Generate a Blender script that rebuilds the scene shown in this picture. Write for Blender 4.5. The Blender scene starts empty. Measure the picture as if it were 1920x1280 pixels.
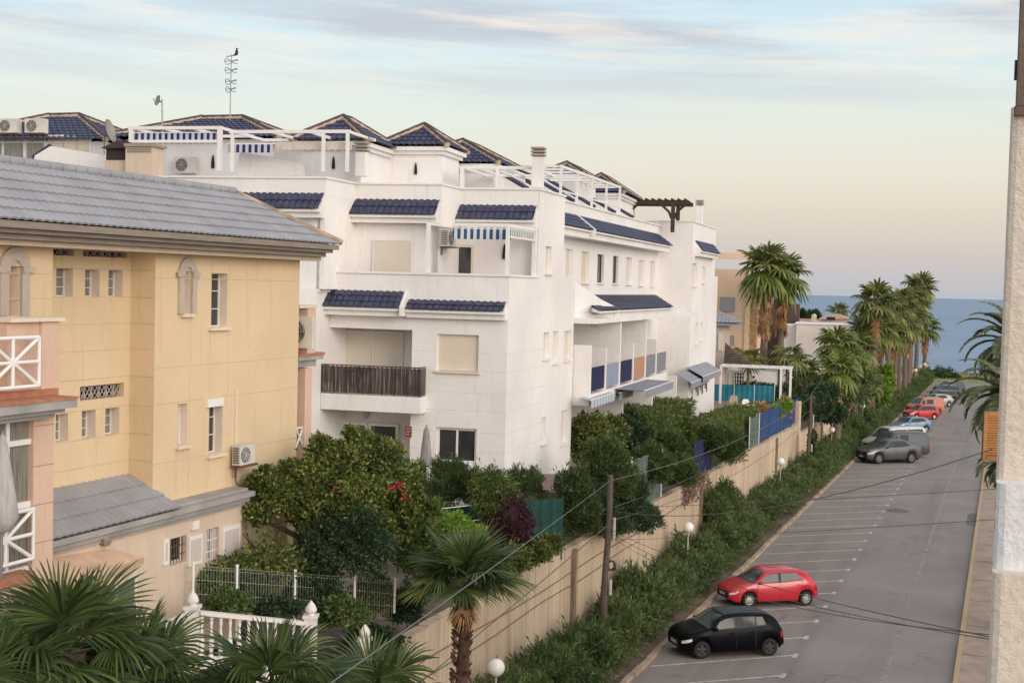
import bpy, math, random
import numpy as np
from mathutils import Vector, Matrix
random.seed(7)
RS = np.random.RandomState(11)
scene = bpy.context.scene
col = scene.collection
PI = math.pi
# ------------------------------------------------------------------ camera
F = 2500.0; EYE = 12.0
pitch = math.radians(2.43); roll = math.radians(1.43)
RM = Matrix.Rotation(PI/2 - pitch, 3, 'X') @ Matrix.Rotation(roll, 3, 'Z')
CAMP = Vector((0, 0, EYE))
cam = bpy.data.cameras.new('camera'); camo = bpy.data.objects.new('camera', cam); col.objects.link(camo)
camo.matrix_world = Matrix.Translation(CAMP) @ RM.to_4x4()
cam.sensor_width = 36; cam.lens = 36*F/1920; cam.clip_end = 30000; cam.clip_start = 0.05
scene.camera = camo

def ray(x, y):
    d = RM @ Vector(((x-960)/F, -(y-640)/F, -1.0)); return d/d.y
def at(x, y, Y):
    return CAMP + ray(x, y)*Y
U = ray(1887, 585).normalized()
RT = Vector((U.y, -U.x, 0)).normalized()
UP = RT.cross(U)
def rd(s, t, h=0):                       # point in the street's frame
    p = U*s + RT*t; return Vector((p.x, p.y, p.z+h))
def st(x, y, h=0):                       # street coordinates of a ground point
    d = ray(x, y); k = -(UP.dot(CAMP)-h)/UP.dot(d); P = CAMP+d*k
    return P.dot(U), P.dot(RT)
def tp(x, y, t):
    d = ray(x, y); k = (t-CAMP.dot(RT))/d.dot(RT); P = CAMP+d*k
    s = P.dot(U); return s, P.z-(U*s+RT*t).z

# ------------------------------------------------------------------ mesh builder
class MB:
    def __init__(s): s.v = []; s.f = []; s.sm = []
    def add(s, vs, fs, smooth=False):
        o = len(s.v); s.v += [tuple(p) for p in vs]
        s.f += [tuple(i+o for i in f) for f in fs]; s.sm += [smooth]*len(fs)
    def quad(s, a, b, c, d): s.add([a, b, c, d], [(0, 1, 2, 3)])
    def hexa(s, p):      # 8 points: bottom loop 0-3, top loop 4-7
        s.add(p, [(3, 2, 1, 0), (4, 5, 6, 7), (0, 1, 5, 4), (1, 2, 6, 5), (2, 3, 7, 6), (3, 0, 4, 7)])
    def box(s, c, sx, sy, sz, ax=None):
        c = Vector(c); X, Y, Z = ax if ax else (Vector((1, 0, 0)), Vector((0, 1, 0)), Vector((0, 0, 1)))
        P = [c+X*(a*sx/2)+Y*(b*sy/2)+Z*(d*sz/2) for d in (-1, 1) for a, b in ((-1, -1), (1, -1), (1, 1), (-1, 1))]
        s.hexa(P)
    def tube(s, pts, r, n=8, cap=True, smooth=True):
        pts = [Vector(p) for p in pts]; rr = r if isinstance(r, (list, tuple)) else [r]*len(pts)
        vs = []; fs = []
        for i, p in enumerate(pts):
            t = (pts[min(i+1, len(pts)-1)]-pts[max(i-1, 0)]).normalized()
            a = t.cross(Vector((0, 0, 1)) if abs(t.z) < .95 else Vector((1, 0, 0))).normalized(); b = t.cross(a)
            for k in range(n):
                q = 2*PI*k/n; vs.append(p+a*(math.cos(q)*rr[i])+b*(math.sin(q)*rr[i]))
        for i in range(len(pts)-1):
            for k in range(n):
                k2 = (k+1) % n; fs.append((i*n+k, i*n+k2, (i+1)*n+k2, (i+1)*n+k))
        s.add(vs, fs, smooth)
        if cap:
            s.add([vs[k] for k in range(n)], [tuple(range(n-1, -1, -1))]); s.add([vs[-n+k] for k in range(n)], [tuple(range(n))])
    def lathe(s, c, prof, n=14, smooth=True):      # prof: (r,z)
        c = Vector(c); vs = []; fs = []
        for r, z in prof:
            for k in range(n):
                q = 2*PI*k/n; vs.append(c+Vector((math.cos(q)*r, math.sin(q)*r, z)))
        for i in range(len(prof)-1):
            for k in range(n):
                k2 = (k+1) % n; fs.append((i*n+k, i*n+k2, (i+1)*n+k2, (i+1)*n+k))
        s.add(vs, fs, smooth)
    def prism(s, poly, vec):                       # polygon extruded along vec
        n = len(poly); poly = [Vector(p) for p in poly]; vec = Vector(vec)
        s.add(poly+[p+vec for p in poly], [tuple(range(n-1, -1, -1)), tuple(range(n, 2*n))]+[(i, (i+1) % n, (i+1) % n+n, i+n) for i in range(n)])
    def raw(s, V, Fa, smooth=False):
        o = len(s.v); s.v += [tuple(p) for p in V.tolist()]; s.f += [tuple(i+o for i in f) for f in Fa.tolist()]; s.sm += [smooth]*len(Fa)
    def build(s, name, mat, parent=None, loc=None, smooth=None):
        base = Vector((0, 0, 0))
        if parent is not None: base = Vector(parent['_b']) if '_b' in parent else Vector((0, 0, 0))
        elif loc is not None: base = Vector(loc)
        me = bpy.data.meshes.new(name)
        V = np.array(s.v, dtype=np.float64)-np.array(base)
        me.from_pydata(V.tolist(), [], s.f)
        sm = s.sm if smooth is None else [smooth]*len(s.f)
        if any(sm): me.polygons.foreach_set('use_smooth', sm)
        me.update()
        me.materials.append(mat)
        o = bpy.data.objects.new(name, me); col.objects.link(o)
        if parent is not None: o.parent = parent; o['_b'] = tuple(base)
        else: o.location = base; o['_b'] = tuple(base)
        return o
def tag(o, label=None, cat=None, group=None, kind=None):
    if label: o['label'] = label
    if cat: o['category'] = cat
    if group: o['group'] = group
    if kind: o['kind'] = kind
    return o
def empty(name, loc, label, cat, group=None):
    o = bpy.data.objects.new(name, None); col.objects.link(o); o.location = loc; o['_b'] = tuple(loc)
    o.empty_display_size = .3
    return tag(o, label, cat, group)
def copy_tree(o, parent=None):
    c = o.copy(); col.objects.link(c)
    if parent is not None: c.parent = parent
    for ch in [x for x in col.objects if x.parent == o]: copy_tree(ch, c)
    return c

# ------------------------------------------------------------------ materials
def lin(h):
    if not isinstance(h, str): return tuple(h)+(1,)
    v = [int(h[i:i+2], 16)/255 for i in (0, 2, 4)]
    return tuple(((c+.055)/1.055)**2.4 if c > .04045 else c/12.92 for c in v)+(1,)
class NT:
    def __init__(s, m): s.t = m.node_tree; s.n = s.t.nodes
    def new(s, ty, **k):
        n = s.n.new(ty)
        for a, b in k.items():
            if a.startswith('i_'): n.inputs[a[2:].replace('_', ' ')].default_value = b
            else: setattr(n, a, b)
        return n
    def link(s, a, b): s.t.links.new(a, b)
    def math(s, op, a, b=None, clamp=False):
        n = s.n.new('ShaderNodeMath'); n.operation = op; n.use_clamp = clamp
        for i, x in enumerate((a, b)):
            if x is None: continue
            if isinstance(x, (int, float)): n.inputs[i].default_value = x
            else: s.link(x, n.inputs[i])
        return n.outputs[0]
    def noise(s, scale=5, detail=4, vec=None, stretch=None, rough=.55, dist=0):
        n = s.n.new('ShaderNodeTexNoise'); n.inputs['Scale'].default_value = scale; n.inputs['Detail'].default_value = detail
        n.inputs['Roughness'].default_value = rough; n.inputs['Distortion'].default_value = dist
        v = vec or s.obj()
        if stretch:
            mp = s.n.new('ShaderNodeMapping'); mp.inputs['Scale'].default_value = stretch; s.link(v, mp.inputs[0]); v = mp.outputs[0]
        s.link(v, n.inputs['Vector']); return n.outputs[0]
    def obj(s):
        if not hasattr(s, '_o'): s._o = s.n.new('ShaderNodeTexCoord').outputs['Object']
        return s._o
    def ramp(s, fac, stops, interp='LINEAR'):
        r = s.n.new('ShaderNodeValToRGB'); r.color_ramp.interpolation = interp; e = r.color_ramp.elements
        while len(e) < len(stops): e.new(.5)
        for k, (p, c) in zip(e, stops): k.position = p; k.color = c if not isinstance(c, str) else lin(c)
        s.link(fac, r.inputs[0]); return r.outputs[0]
    def mix(s, fac, a, b, mode='MIX'):
        m = s.n.new('ShaderNodeMix'); m.data_type = 'RGBA'; m.blend_type = mode
        for i, x in ((0, fac), (6, a), (7, b)):
            if isinstance(x, (int, float)): m.inputs[i].default_value = x
            elif isinstance(x, tuple): m.inputs[i].default_value = x
            elif isinstance(x, str): m.inputs[i].default_value = lin(x)
            else: s.link(x, m.inputs[i])
        return m.outputs[2]
G0 = (0, 0, 0, 1); G1 = (1, 1, 1, 1)
MATS = {}
def base_mat(name, rough=.8, metal=0, spec=.5):
    m = bpy.data.materials.new(name); m.use_nodes = True; nt = NT(m); b = nt.n['Principled BSDF']
    b.inputs['Roughness'].default_value = rough; b.inputs['Metallic'].default_value = metal
    b.inputs['Specular IOR Level'].default_value = spec
    return m, nt, b
def simple(name, c, rough=.6, metal=0, var=.12, vs=3, bump=0, bs=30, spec=.5, stretch=None):
    if name in MATS: return MATS[name]
    m, nt, b = base_mat(name, rough, metal, spec); c = lin(c)
    n = nt.noise(vs, 4, stretch=stretch)
    dark = tuple(x*(1-var) for x in c[:3])+(1,); lite = tuple(min(1, x*(1+var*.7)) for x in c[:3])+(1,)
    cc = nt.ramp(n, [(.3, dark), (.7, lite)]); nt.link(cc, b.inputs['Base Color'])
    if bump:
        bn = nt.new('ShaderNodeBump', i_Strength=bump, i_Distance=.02); nt.link(nt.noise(bs, 5), bn.inputs['Height']); nt.link(bn.outputs[0], b.inputs['Normal'])
    MATS[name] = m; return m
def plaster(name, c, stain='8a7f74', amt=.35, bump=.25, rough=.9, gs=28):
    m, nt, b = base_mat(name, rough, 0, .25); c = lin(c)
    big = nt.noise(.35, 5); fine = nt.noise(14, 4); st_ = nt.noise(1.6, 6, stretch=(3.2, 3.2, .22), rough=.7)
    d1 = tuple(x*.90 for x in c[:3])+(1,); l1 = tuple(min(1, x*1.05) for x in c[:3])+(1,)
    cc = nt.ramp(big, [(.3, d1), (.7, l1)])
    cc = nt.mix(nt.math('MULTIPLY', nt.ramp(st_, [(.55, G0), (.8, G1)]), amt), cc, stain)
    cc = nt.mix(nt.math('MULTIPLY', nt.ramp(fine, [(.4, G0), (.75, G1)]), .10), cc, stain)
    nt.link(cc, b.inputs['Base Color'])
    bn = nt.new('ShaderNodeBump', i_Strength=bump, i_Distance=.015); nt.link(nt.noise(gs, 6, rough=.7), bn.inputs['Height']); nt.link(bn.outputs[0], b.inputs['Normal'])
    MATS[name] = m; return m
WHITE = plaster('white_plaster', (.815, .79, .77), '8a7f76', .24, .35)
WHITE2 = plaster('white_trim', (.80, .78, .765), '8a7f76', .30, .1)
YEL = plaster('yellow_plaster', (.70, .545, .355), '9a835f', .30, .2)
YELT = plaster('cream_trim', (.74, .63, .52), '8d7350', .25, .15)
PINK = plaster('peach_stone', (.66, .47, .365), '8a5f48', .25, .15)
CREAM = plaster('cream_plaster', (.64, .52, .41), '7c6450', .35, .25)
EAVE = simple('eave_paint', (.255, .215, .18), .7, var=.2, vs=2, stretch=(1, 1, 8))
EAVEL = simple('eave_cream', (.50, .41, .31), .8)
GREYR = simple('grey_tile', (.30, .30, .32), .6, var=.13, vs=1.6, bump=.15, bs=12)
MORT = simple('ridge_mortar', (.36, .265, .195), .9, var=.45, vs=2.4, bump=.3)
GREYT = simple('grey_concrete_trim', (.34, .325, .31), .85, var=.25, vs=1.2, bump=.2)
def blue_tile():
    m, nt, b = base_mat('blue_glazed_tile', .42, 0, .4)
    n = nt.noise(6, 2); n2 = nt.noise(1.1, 3)
    cc = nt.ramp(n, [(.25, (.011, .013, .038, 1)), (.55, (.024, .028, .068, 1)), (.8, (.085, .088, .125, 1))])
    cc = nt.mix(nt.math('MULTIPLY', n2, .25), cc, (.11, .11, .15, 1))
    vo = nt.new('ShaderNodeTexVoronoi', i_Scale=3.6); nt.link(nt.obj(), vo.inputs['Vector']); cc = nt.mix(nt.math('MULTIPLY', nt.ramp(vo.outputs['Color'], [(.3, G0), (.8, G1)]), .35), cc, (.050, .056, .115, 1)); nt.link(cc, b.inputs['Base Color'])
    MATS['bt'] = m; return m
BLUET = blue_tile()
ARCHM = plaster('pale_arch_stone', (.82, .74, .65), 'a08a70', .15, .1)
TERRA = simple('terracotta', (.40, .17, .10), .8, var=.25, vs=5)
WMET = simple('white_metal', (.78, .76, .74), .45, var=.05)
GMET = simple('grey_metal', (.32, .32, .32), .4, .6)
DMET = simple('dark_metal', (.035, .033, .03), .5)
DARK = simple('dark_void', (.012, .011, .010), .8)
GLASS = simple('window_glass', (.03, .035, .038), .06, var=.3, spec=.9)
GLASSL = simple('curtained_glass', (.22, .21, .185), .12, var=.4, vs=7, spec=.8, stretch=(5, 5, .3))
def slat_mat(name, c, sp=.055, d=.35, axis=2, rough=.6):
    m, nt, b = base_mat(name, rough); c = lin(c)
    sx = nt.new('ShaderNodeSeparateXYZ'); nt.link(nt.obj(), sx.inputs[0])
    w = nt.math('FRACT', nt.math('DIVIDE', sx.outputs[axis], sp))
    k = nt.ramp(w, [(0, G0), (.12, G1), (.9, G1), (1, G0)])
    cc = nt.mix(k, tuple(x*(1-d) for x in c[:3])+(1,), c); n = nt.noise(2.2, 4, stretch=(2, 2, .4))
    cc = nt.mix(nt.math('MULTIPLY', n, .25), cc, tuple(x*.72 for x in c[:3])+(1,)); nt.link(cc, b.inputs['Base Color'])
    bn = nt.new('ShaderNodeBump', i_Strength=.5, i_Distance=.01); nt.link(k, bn.inputs['Height']); nt.link(bn.outputs[0], b.inputs['Normal'])
    MATS[name] = m; return m
SHUT = slat_mat('cream_shutter', (.72, .66, .57))
SHUTY = slat_mat('yellowed_shutter', (.72, .63, .50))
SHUTG = slat_mat('grey_shutter', (.36, .36, .37))
SHUTW = slat_mat('white_shutter', (.62, .57, .52), .05, .4)
BRWN = slat_mat('brown_louvre', (.035, .022, .017), .14, .7)
ORNG = slat_mat('orange_wood_louvre', (.36, .15, .035), .055, .65)
WOOD = simple('dark_wood', (.05, .022, .014), .6, var=.3, stretch=(1, 1, 6))
POLEW = simple('weathered_pole_wood', (.115, .088, .070), .9, var=.45, vs=4, bump=.5, bs=9, stretch=(6, 6, .7))
def reed():
    m, nt, b = base_mat('reed_screen', .9)
    n = nt.noise(26, 3, stretch=(1, 1, .04)); n2 = nt.noise(1.1, 4)
    cc = nt.ramp(n, [(.3, (.035, .026, .022, 1)), (.5, (.10, .08, .07, 1)), (.72, (.32, .28, .25, 1))])
    cc = nt.mix(nt.ramp(n2, [(.42, G0), (.7, G1)]), cc, (.055, .038, .036, 1)); nt.link(cc, b.inputs['Base Color'])
    bn = nt.new('ShaderNodeBump', i_Strength=.8, i_Distance=.02); nt.link(n, bn.inputs['Height']); nt.link(bn.outputs[0], b.inputs['Normal'])
    return m
REED = reed()
def stripes(name, a, bcol, d, w):
    m, nt, b = base_mat(name, .85); vm = nt.new('ShaderNodeVectorMath', operation='DOT_PRODUCT'); nt.link(nt.obj(), vm.inputs[0]); vm.inputs[1].default_value = d
    k = nt.math('GREATER_THAN', nt.math('FRACT', nt.math('DIVIDE', vm.outputs['Value'], w)), .5)
    nt.link(nt.mix(k, a+(1,), bcol+(1,)), b.inputs['Base Color']); return m

LEAFK = 2.2
def leafmat(name, a, b_, c=None, trans=.25, rough=.55, clump=1.5, spec=.35):
    m, nt, b = base_mat(name, rough, 0, spec)
    g = nt.new('ShaderNodeNewGeometry'); r = g.outputs['Random Per Island']
    q_ = lambda v: tuple(min(.8, x*LEAFK) for x in v)+(1,)
    stops = [(0, q_(a)), (.55, q_(b_)), (1, q_(c or b_))]
    c1 = nt.ramp(r, stops)
    n = nt.noise(clump, 3)
    c2 = nt.mix(nt.ramp(n, [(.35, G0), (.65, G1)]), nt.mix(1.0, c1, (.55, .6, .55, 1), 'MULTIPLY'), c1)
    nt.link(c2, b.inputs['Base Color'])
    tr = nt.new('ShaderNodeBsdfTranslucent'); nt.link(c2, tr.inputs['Color'])
    mx = nt.new('ShaderNodeMixShader'); mx.inputs[0].default_value = trans
    nt.link(b.outputs[0], mx.inputs[1]); nt.link(tr.outputs[0], mx.inputs[2])
    nt.link(mx.outputs[0], nt.n['Material Output'].inputs['Surface']); MATS[name] = m; return m
L_OLE = leafmat('oleander_leaves', (.032, .054, .020), (.056, .084, .028), (.115, .130, .045))
L_TREE = leafmat('citrus_leaves', (.030, .036, .012), (.062, .080, .019), (.165, .18, .045), clump=2.2)
L_DARK = leafmat('dark_shrub_leaves', (.016, .032, .016), (.028, .050, .022), (.050, .070, .030))
L_CON = leafmat('conifer_foliage', (.020, .036, .014), (.040, .062, .018), (.085, .105, .030), clump=2.2)
L_CON2 = leafmat('clipped_cypress_foliage', (.030, .048, .012), (.062, .085, .020), (.12, .14, .035), clump=1.7)
L_BRI = leafmat('bright_leaves', (.055, .10, .012), (.10, .17, .02), (.17, .24, .04))
L_PUR = leafmat('purple_leaves', (.022, .008, .013), (.045, .014, .022), (.07, .03, .035))
L_RED = leafmat('magenta_bracts', (.30, .01, .04), (.38, .02, .06), (.42, .04, .10))
L_DRY = leafmat('dry_twigs', (.10, .055, .05), (.16, .09, .08), (.2, .13, .11))
L_PALMF = leafmat('dark_palm_leaflets', (.016, .030, .010), (.034, .052, .016), (.075, .095, .028), clump=1.2, rough=.5, spec=.35)
L_PALM = leafmat('palm_leaflets', (.046, .054, .016), (.085, .095, .027), (.17, .165, .052), clump=.8, rough=.5, spec=.35)
L_PALMY = leafmat('yellow_green_palm_leaflets', (.05, .075, .018), (.095, .12, .028), (.19, .19, .055), clump=.8, rough=.45)
L_PHX = leafmat('date_palm_leaflets', (.06, .075, .042), (.11, .125, .068), (.18, .19, .10), clump=.8)
L_DEAD = leafmat('dead_palm_fronds', (.14, .075, .035), (.23, .13, .06), (.34, .19, .08), clump=1)
L_GRASS = leafmat('grass_blades', (.10, .13, .03), (.15, .17, .04), (.22, .2, .07))
BARK = simple('bark', (.055, .04, .03), .9, var=.4, vs=8, bump=.6, bs=14)
PBARK = simple('palm_bark', (.17, .125, .10), .95, var=.45, vs=5, bump=.9, bs=9, stretch=(1, 1, 3))
PBARKR = simple('red_palm_boots', (.085, .045, .032), .95, var=.5, vs=7, bump=.9, bs=11)
BRONZE = simple('soil', (.16, .11, .075), .95, var=.4, vs=2, bump=.5)
# ------------------------------------------------------------------ light
world = bpy.data.worlds.new('World'); scene.world = world; world.use_nodes = True
SUN_AZ = math.radians(142); SUN_EL = math.radians(16)       # azimuth clockwise from +Y
sd = Vector((math.sin(SUN_AZ)*math.cos(SUN_EL), math.cos(SUN_AZ)*math.cos(SUN_EL), math.sin(SUN_EL)))
def make_world():
    nt = NT(world); t = nt.t; bg = nt.n['Background']
    sky = nt.new('ShaderNodeTexSky'); sky.sky_type = 'NISHITA'; sky.sun_disc = False
    sky.sun_elevation = SUN_EL; sky.sun_rotation = SUN_AZ; sky.dust_density = 2.0
    tc = nt.new('ShaderNodeTexCoord'); g = tc.outputs['Generated']
    sx = nt.new('ShaderNodeSeparateXYZ'); nt.link(g, sx.inputs[0])
    el = nt.math('MULTIPLY', nt.math('ARCSINE', sx.outputs[2]), 180/PI/40)      # elevation, 0..40 degrees
    el = nt.math('MAXIMUM', el, 0)
    grad = nt.ramp(el, [(0, 'b6b8c0'), (.013, 'bcbabf'), (.042, 'c9beb9'), (.065, 'd1c6ba'), (.09, 'd8cdbe'), (.13, 'ded8c8'), (.175, 'dadfd4'), (.22, 'd4e0de'), (.27, 'cbdfe6'), (.33, 'bfd3e1'), (.45, 'b4cbdd'), (1, 'a3bedd')])
    az = nt.math('ARCTAN2', sx.outputs[0], sx.outputs[1])
    cb = nt.new('ShaderNodeCombineXYZ'); nt.link(az, cb.inputs[0]); nt.link(nt.math('MULTIPLY', el, 4.2), cb.inputs[1])
    # the cloud streaks lean a little, as a band of altocumulus seen in perspective
    rot = nt.new('ShaderNodeMapping'); rot.inputs['Rotation'].default_value = (0, 0, .22); rot.inputs['Location'].default_value = (3.1, 1.7, .6); nt.link(cb.outputs[0], rot.inputs[0])
    n1 = nt.noise(3.4, 8, vec=rot.outputs[0], stretch=(.8, 1.45, 1), rough=.58, dist=.25)
    n2 = nt.noise(6.5, 8, vec=rot.outputs[0], stretch=(.7, 1.5, 1), rough=.62, dist=.3)
    up = nt.ramp(el, [(.165, G0), (.26, G1)])
    m1 = nt.math('MULTIPLY', nt.ramp(n1, [(.42, G0), (.60, G1)]), up)
    m2 = nt.math('MULTIPLY', nt.ramp(n2, [(.47, G0), (.66, G1)]), up)
    c = nt.mix(nt.math('MULTIPLY', m1, .85), grad, lin('b9bcc4'))
    c = nt.mix(nt.math('MULTIPLY', m2, .8), c, lin('f0e4d6'))
    # afterglow towards the low sun, behind the camera
    dp = nt.new('ShaderNodeVectorMath', operation='DOT_PRODUCT'); nt.link(g, dp.inputs[0]); dp.inputs[1].default_value = tuple(sd)
    glow = nt.math('POWER', nt.math('MAXIMUM', nt.math('ADD', nt.math('MULTIPLY', dp.outputs['Value'], .5), .5), 0.0), 5)
    c = nt.mix(nt.math('MULTIPLY', glow, .9), c, (2.1, 1.9, 1.72, 1))
    sc_ = nt.mix(1.0, c, (8.9, 8.9, 8.9, 1), 'MULTIPLY')
    tot = nt.mix(.12, sc_, sky.outputs[0], 'MIX')
    nt.link(tot, bg.inputs['Color']); bg.inputs['Strength'].default_value = .13
make_world()
sl = bpy.data.lights.new('sun', 'SUN'); so = bpy.data.objects.new('sun', sl); col.objects.link(so)
sl.energy = .95; sl.angle = math.radians(28); sl.color = (1, .90, .80); so.location = (0, 0, 60)
so.rotation_euler = (-sd).to_track_quat('-Z', 'Y').to_euler()
scene.view_settings.view_transform = 'Standard'; scene.view_settings.look = 'None'; scene.view_settings.gamma = 1
scene.view_settings.exposure = 0.07
scene.cycles.max_bounces = 5; scene.cycles.transparent_max_bounces = 4
try: scene.cycles.use_denoising = True
except Exception: pass

# ------------------------------------------------------------------ ground, street, sea
def strip(mb, s0, s1, t0, t1, h, n=1):
    for i in range(n):
        a = s0+(s1-s0)*i/n; b = s0+(s1-s0)*(i+1)/n
        mb.quad(rd(a, t0, h), rd(a, t1, h), rd(b, t1, h), rd(b, t0, h))
def strip3(mb, s0, s1, t0, t1, h0, h1):      # solid
    mb.hexa([rd(s0, t0, h0), rd(s0, t1, h0), rd(s1, t1, h0), rd(s1, t0, h0), rd(s0, t0, h1), rd(s0, t1, h1), rd(s1, t1, h1), rd(s1, t0, h1)])
GRND = simple('dry_ground', (.20, .155, .10), .95, var=.35, vs=.4, bump=.5, bs=3)
def asphalt():
    m, nt, b = base_mat('asphalt', .88, 0, .3)
    n = nt.noise(.22, 5); f = nt.noise(45, 3); p = nt.noise(1.3, 6, rough=.7)
    cc = nt.ramp(n, [(.3, (.232, .200, .180, 1)), (.7, (.305, .268, .244, 1))])
    cc = nt.mix(nt.math('MULTIPLY', nt.ramp(p, [(.52, G0), (.75, G1)]), .35), cc, (.27, .225, .19, 1))
    cc = nt.mix(nt.math('MULTIPLY', nt.ramp(f, [(.35, G0), (.7, G1)]), .22), cc, (.09, .085, .085, 1))
    # sandy dirt washed against the left kerb, tyre-darkened lane tracks
    vm = nt.new('ShaderNodeVectorMath', operation='DOT_PRODUCT'); nt.link(nt.obj(), vm.inputs[0]); vm.inputs[1].default_value = tuple(RT)
    tt = nt.math('ADD', vm.outputs['Value'], nt.math('MULTIPLY', nt.noise(.5, 5), 2.4))
    d = nt.ramp(nt.math('DIVIDE', nt.math('ADD', tt, 12), 5), [(.30, G1), (.62, G0)])
    cc = nt.mix(nt.math('MULTIPLY', d, .62), cc, (.31, .235, .175, 1))
    pk = nt.ramp(nt.math('DIVIDE', nt.math('ADD', tt, 12), 10), [(.60, G1), (.68, G0)])
    cc = nt.mix(nt.math('MULTIPLY', pk, .30), cc, (.245, .205, .175, 1))
    ln = nt.noise(.9, 4, stretch=(1, 1, 1)); 
    st2 = nt.new('ShaderNodeMapping'); st2.inputs['Rotation'].default_value = (0, 0, math.radians(20.3)); nt.link(nt.obj(), st2.inputs[0])
    tr = nt.noise(1.0, 4, vec=st2.outputs[0], stretch=(.75, .03, 1))
    cc = nt.mix(nt.math('MULTIPLY', nt.ramp(tr, [(.5, G0), (.7, G1)]), .28), cc, (.11, .098, .096, 1))
    # hairline cracks, repaired seams and oil drips
    vo = nt.new('ShaderNodeTexVoronoi', feature='DISTANCE_TO_EDGE'); vo.inputs['Scale'].default_value = .16
    wv = nt.new('ShaderNodeVectorMath', operation='ADD'); nt.link(nt.obj(), wv.inputs[0]); nzc = nt.new('ShaderNodeTexNoise', i_Scale=.7, i_Detail=5.0); nt.link(nt.obj(), nzc.inputs['Vector'])
    nsc = nt.new('ShaderNodeVectorMath', operation='SCALE'); nt.link(nzc.outputs[1], nsc.inputs[0]); nsc.inputs['Scale'].default_value = 3.0; nt.link(nsc.outputs[0], wv.inputs[1]); nt.link(wv.outputs[0], vo.inputs['Vector'])
    crack = nt.ramp(vo.outputs['Distance'], [(.0, G1), (.012, G0)]); cc = nt.mix(nt.math('MULTIPLY', nt.math('MULTIPLY', crack, nt.ramp(nt.noise(.1, 3), [(.45, G0), (.6, G1)])), .55), cc, (.06, .055, .055, 1))
    oil = nt.ramp(nt.noise(1.1, 3, rough=.4), [(.66, G0), (.74, G1)]); cc = nt.mix(nt.math('MULTIPLY', nt.math('MULTIPLY', oil, pk), .42), cc, (.06, .055, .052, 1))
    nt.link(cc, b.inputs['Base Color'])
    bn = nt.new('ShaderNodeBump', i_Strength=.35, i_Distance=.01); nt.link(f, bn.inputs['Height']); nt.link(bn.outputs[0], b.inputs['Normal'])
    return m
def worn(name, c, keep=.5, under=(.19, .165, .155, 1)):
    m, nt, b = base_mat(name, .8); n = nt.noise(5, 6, rough=.75)
    nt.link(nt.mix(nt.ramp(n, [(keep-.12, G1), (keep+.12, G0)]), under, c), b.inputs['Base Color']); return m
mb = MB(); mb.quad(rd(-80, -420, -.01), rd(-80, 300, -.01), rd(262, 300, -.01), rd(262, -420, -.01)); tag(mb.build('ground', GRND), kind='structure')
mb = MB(); strip(mb, 5, 236, -10.7, -1.14, .0, 1); tag(mb.build('road', asphalt()), kind='structure')
mb = MB(); strip3(mb, 5, 233, -13.1, -10.86, -.3, .09); tag(mb.build('planting_bed', BRONZE), kind='structure')
KERB = simple('sandstone_kerb', (.40, .31, .22), .9, var=.4, vs=1.2, bump=.5, bs=6)
mb = MB(); s = 5.0
while s < 233:
    L = 1.0; j = random.uniform(-.025, .025); strip3(mb, s, s+L-.012, -10.86+j, -10.68+j, -.2, .13+random.uniform(-.02, .02)); s += L
tag(mb.build('kerb', KERB), kind='structure')
PAVE = simple('pavement_slab', (.34, .255, .195), .9, var=.22, vs=1.5, bump=.2)
mb = MB(); strip3(mb, 5, 236, -.98, 5, -.3, .12); tag(mb.build('pavement', PAVE), kind='structure')
YK = worn('worn_yellow_kerb_paint', (.50, .32, .09, 1), .46, (.36, .28, .20, 1))
mb = MB(); s = 5.0
while s < 236:
    strip3(mb, s, s+.99, -1.16, -.984, -.2, .124); s += 1.0
tag(mb.build('kerb_right', YK), kind='structure')
JNT = simple('paving_joint', (.10, .075, .06), .9)
mb = MB()
for i in range(28): strip(mb, 30+i*4.6, 30+i*4.6+.05, -.97, 2, .124)
tag(mb.build('pavement_joints', JNT), kind='structure')
# parking bay lines
WL = worn('worn_white_line', (.56, .53, .50, 1), .56)
WLF = worn('faded_white_line', (.36, .335, .32, 1), .45)
a_ = st(1331, 1240); b_ = st(1489, 1228); k_ = (b_[0]-a_[0])/(b_[1]-a_[1])
TIP = -6.42; mb = MB()
def obl(mb, s, t0, t1, w, h=.004):           # oblique line through (s, TIP)
    f = lambda t: s+(t-TIP)*k_
    d = w/2*math.sqrt(1+k_*k_)
    mb.quad(rd(f(t0)-d, t0, h), rd(f(t1)-d, t1, h), rd(f(t1)+d, t1, h), rd(f(t0)+d, t0, h))
bays = [46.04+2.72*i for i in range(-4, 56)]
for s in bays:
    obl(mb, s, -10.55, TIP, .10)
    mb.quad(rd(s-.28, TIP-.02, .004), rd(s-.24, TIP+.14, .004), rd(s+.30, TIP+.14, .004), rd(s+.26, TIP-.02, .004))
tag(mb.build('parking_lines', WL), kind='structure')
mb = MB(); s = 8
while s < 226:
    L = 4.2; strip(mb, s, s+L, -3.37, -3.22, .004); s += L+.5
tag(mb.build('lane_line', WLF), kind='structure')
PATCH = simple('fresh_asphalt_patch', (.13, .12, .115), .9, var=.25)
mb = MB()
c0 = st(1820, 973); mb.add([rd(c0[0]+math.cos(q)*2.6, c0[1]+.3+math.sin(q)*.6+.12*math.sin(3*q), .004) for q in np.linspace(0, 2*PI, 15)[:-1]], [tuple(range(14))])
c0 = st(1683, 957); mb.add([rd(c0[0]+math.cos(q)*.9, c0[1]+math.sin(q)*.7, .004) for q in np.linspace(0, 2*PI, 15)[:-1]], [tuple(range(14))])
tag(mb.build('asphalt_patches', PATCH), kind='structure')
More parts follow.
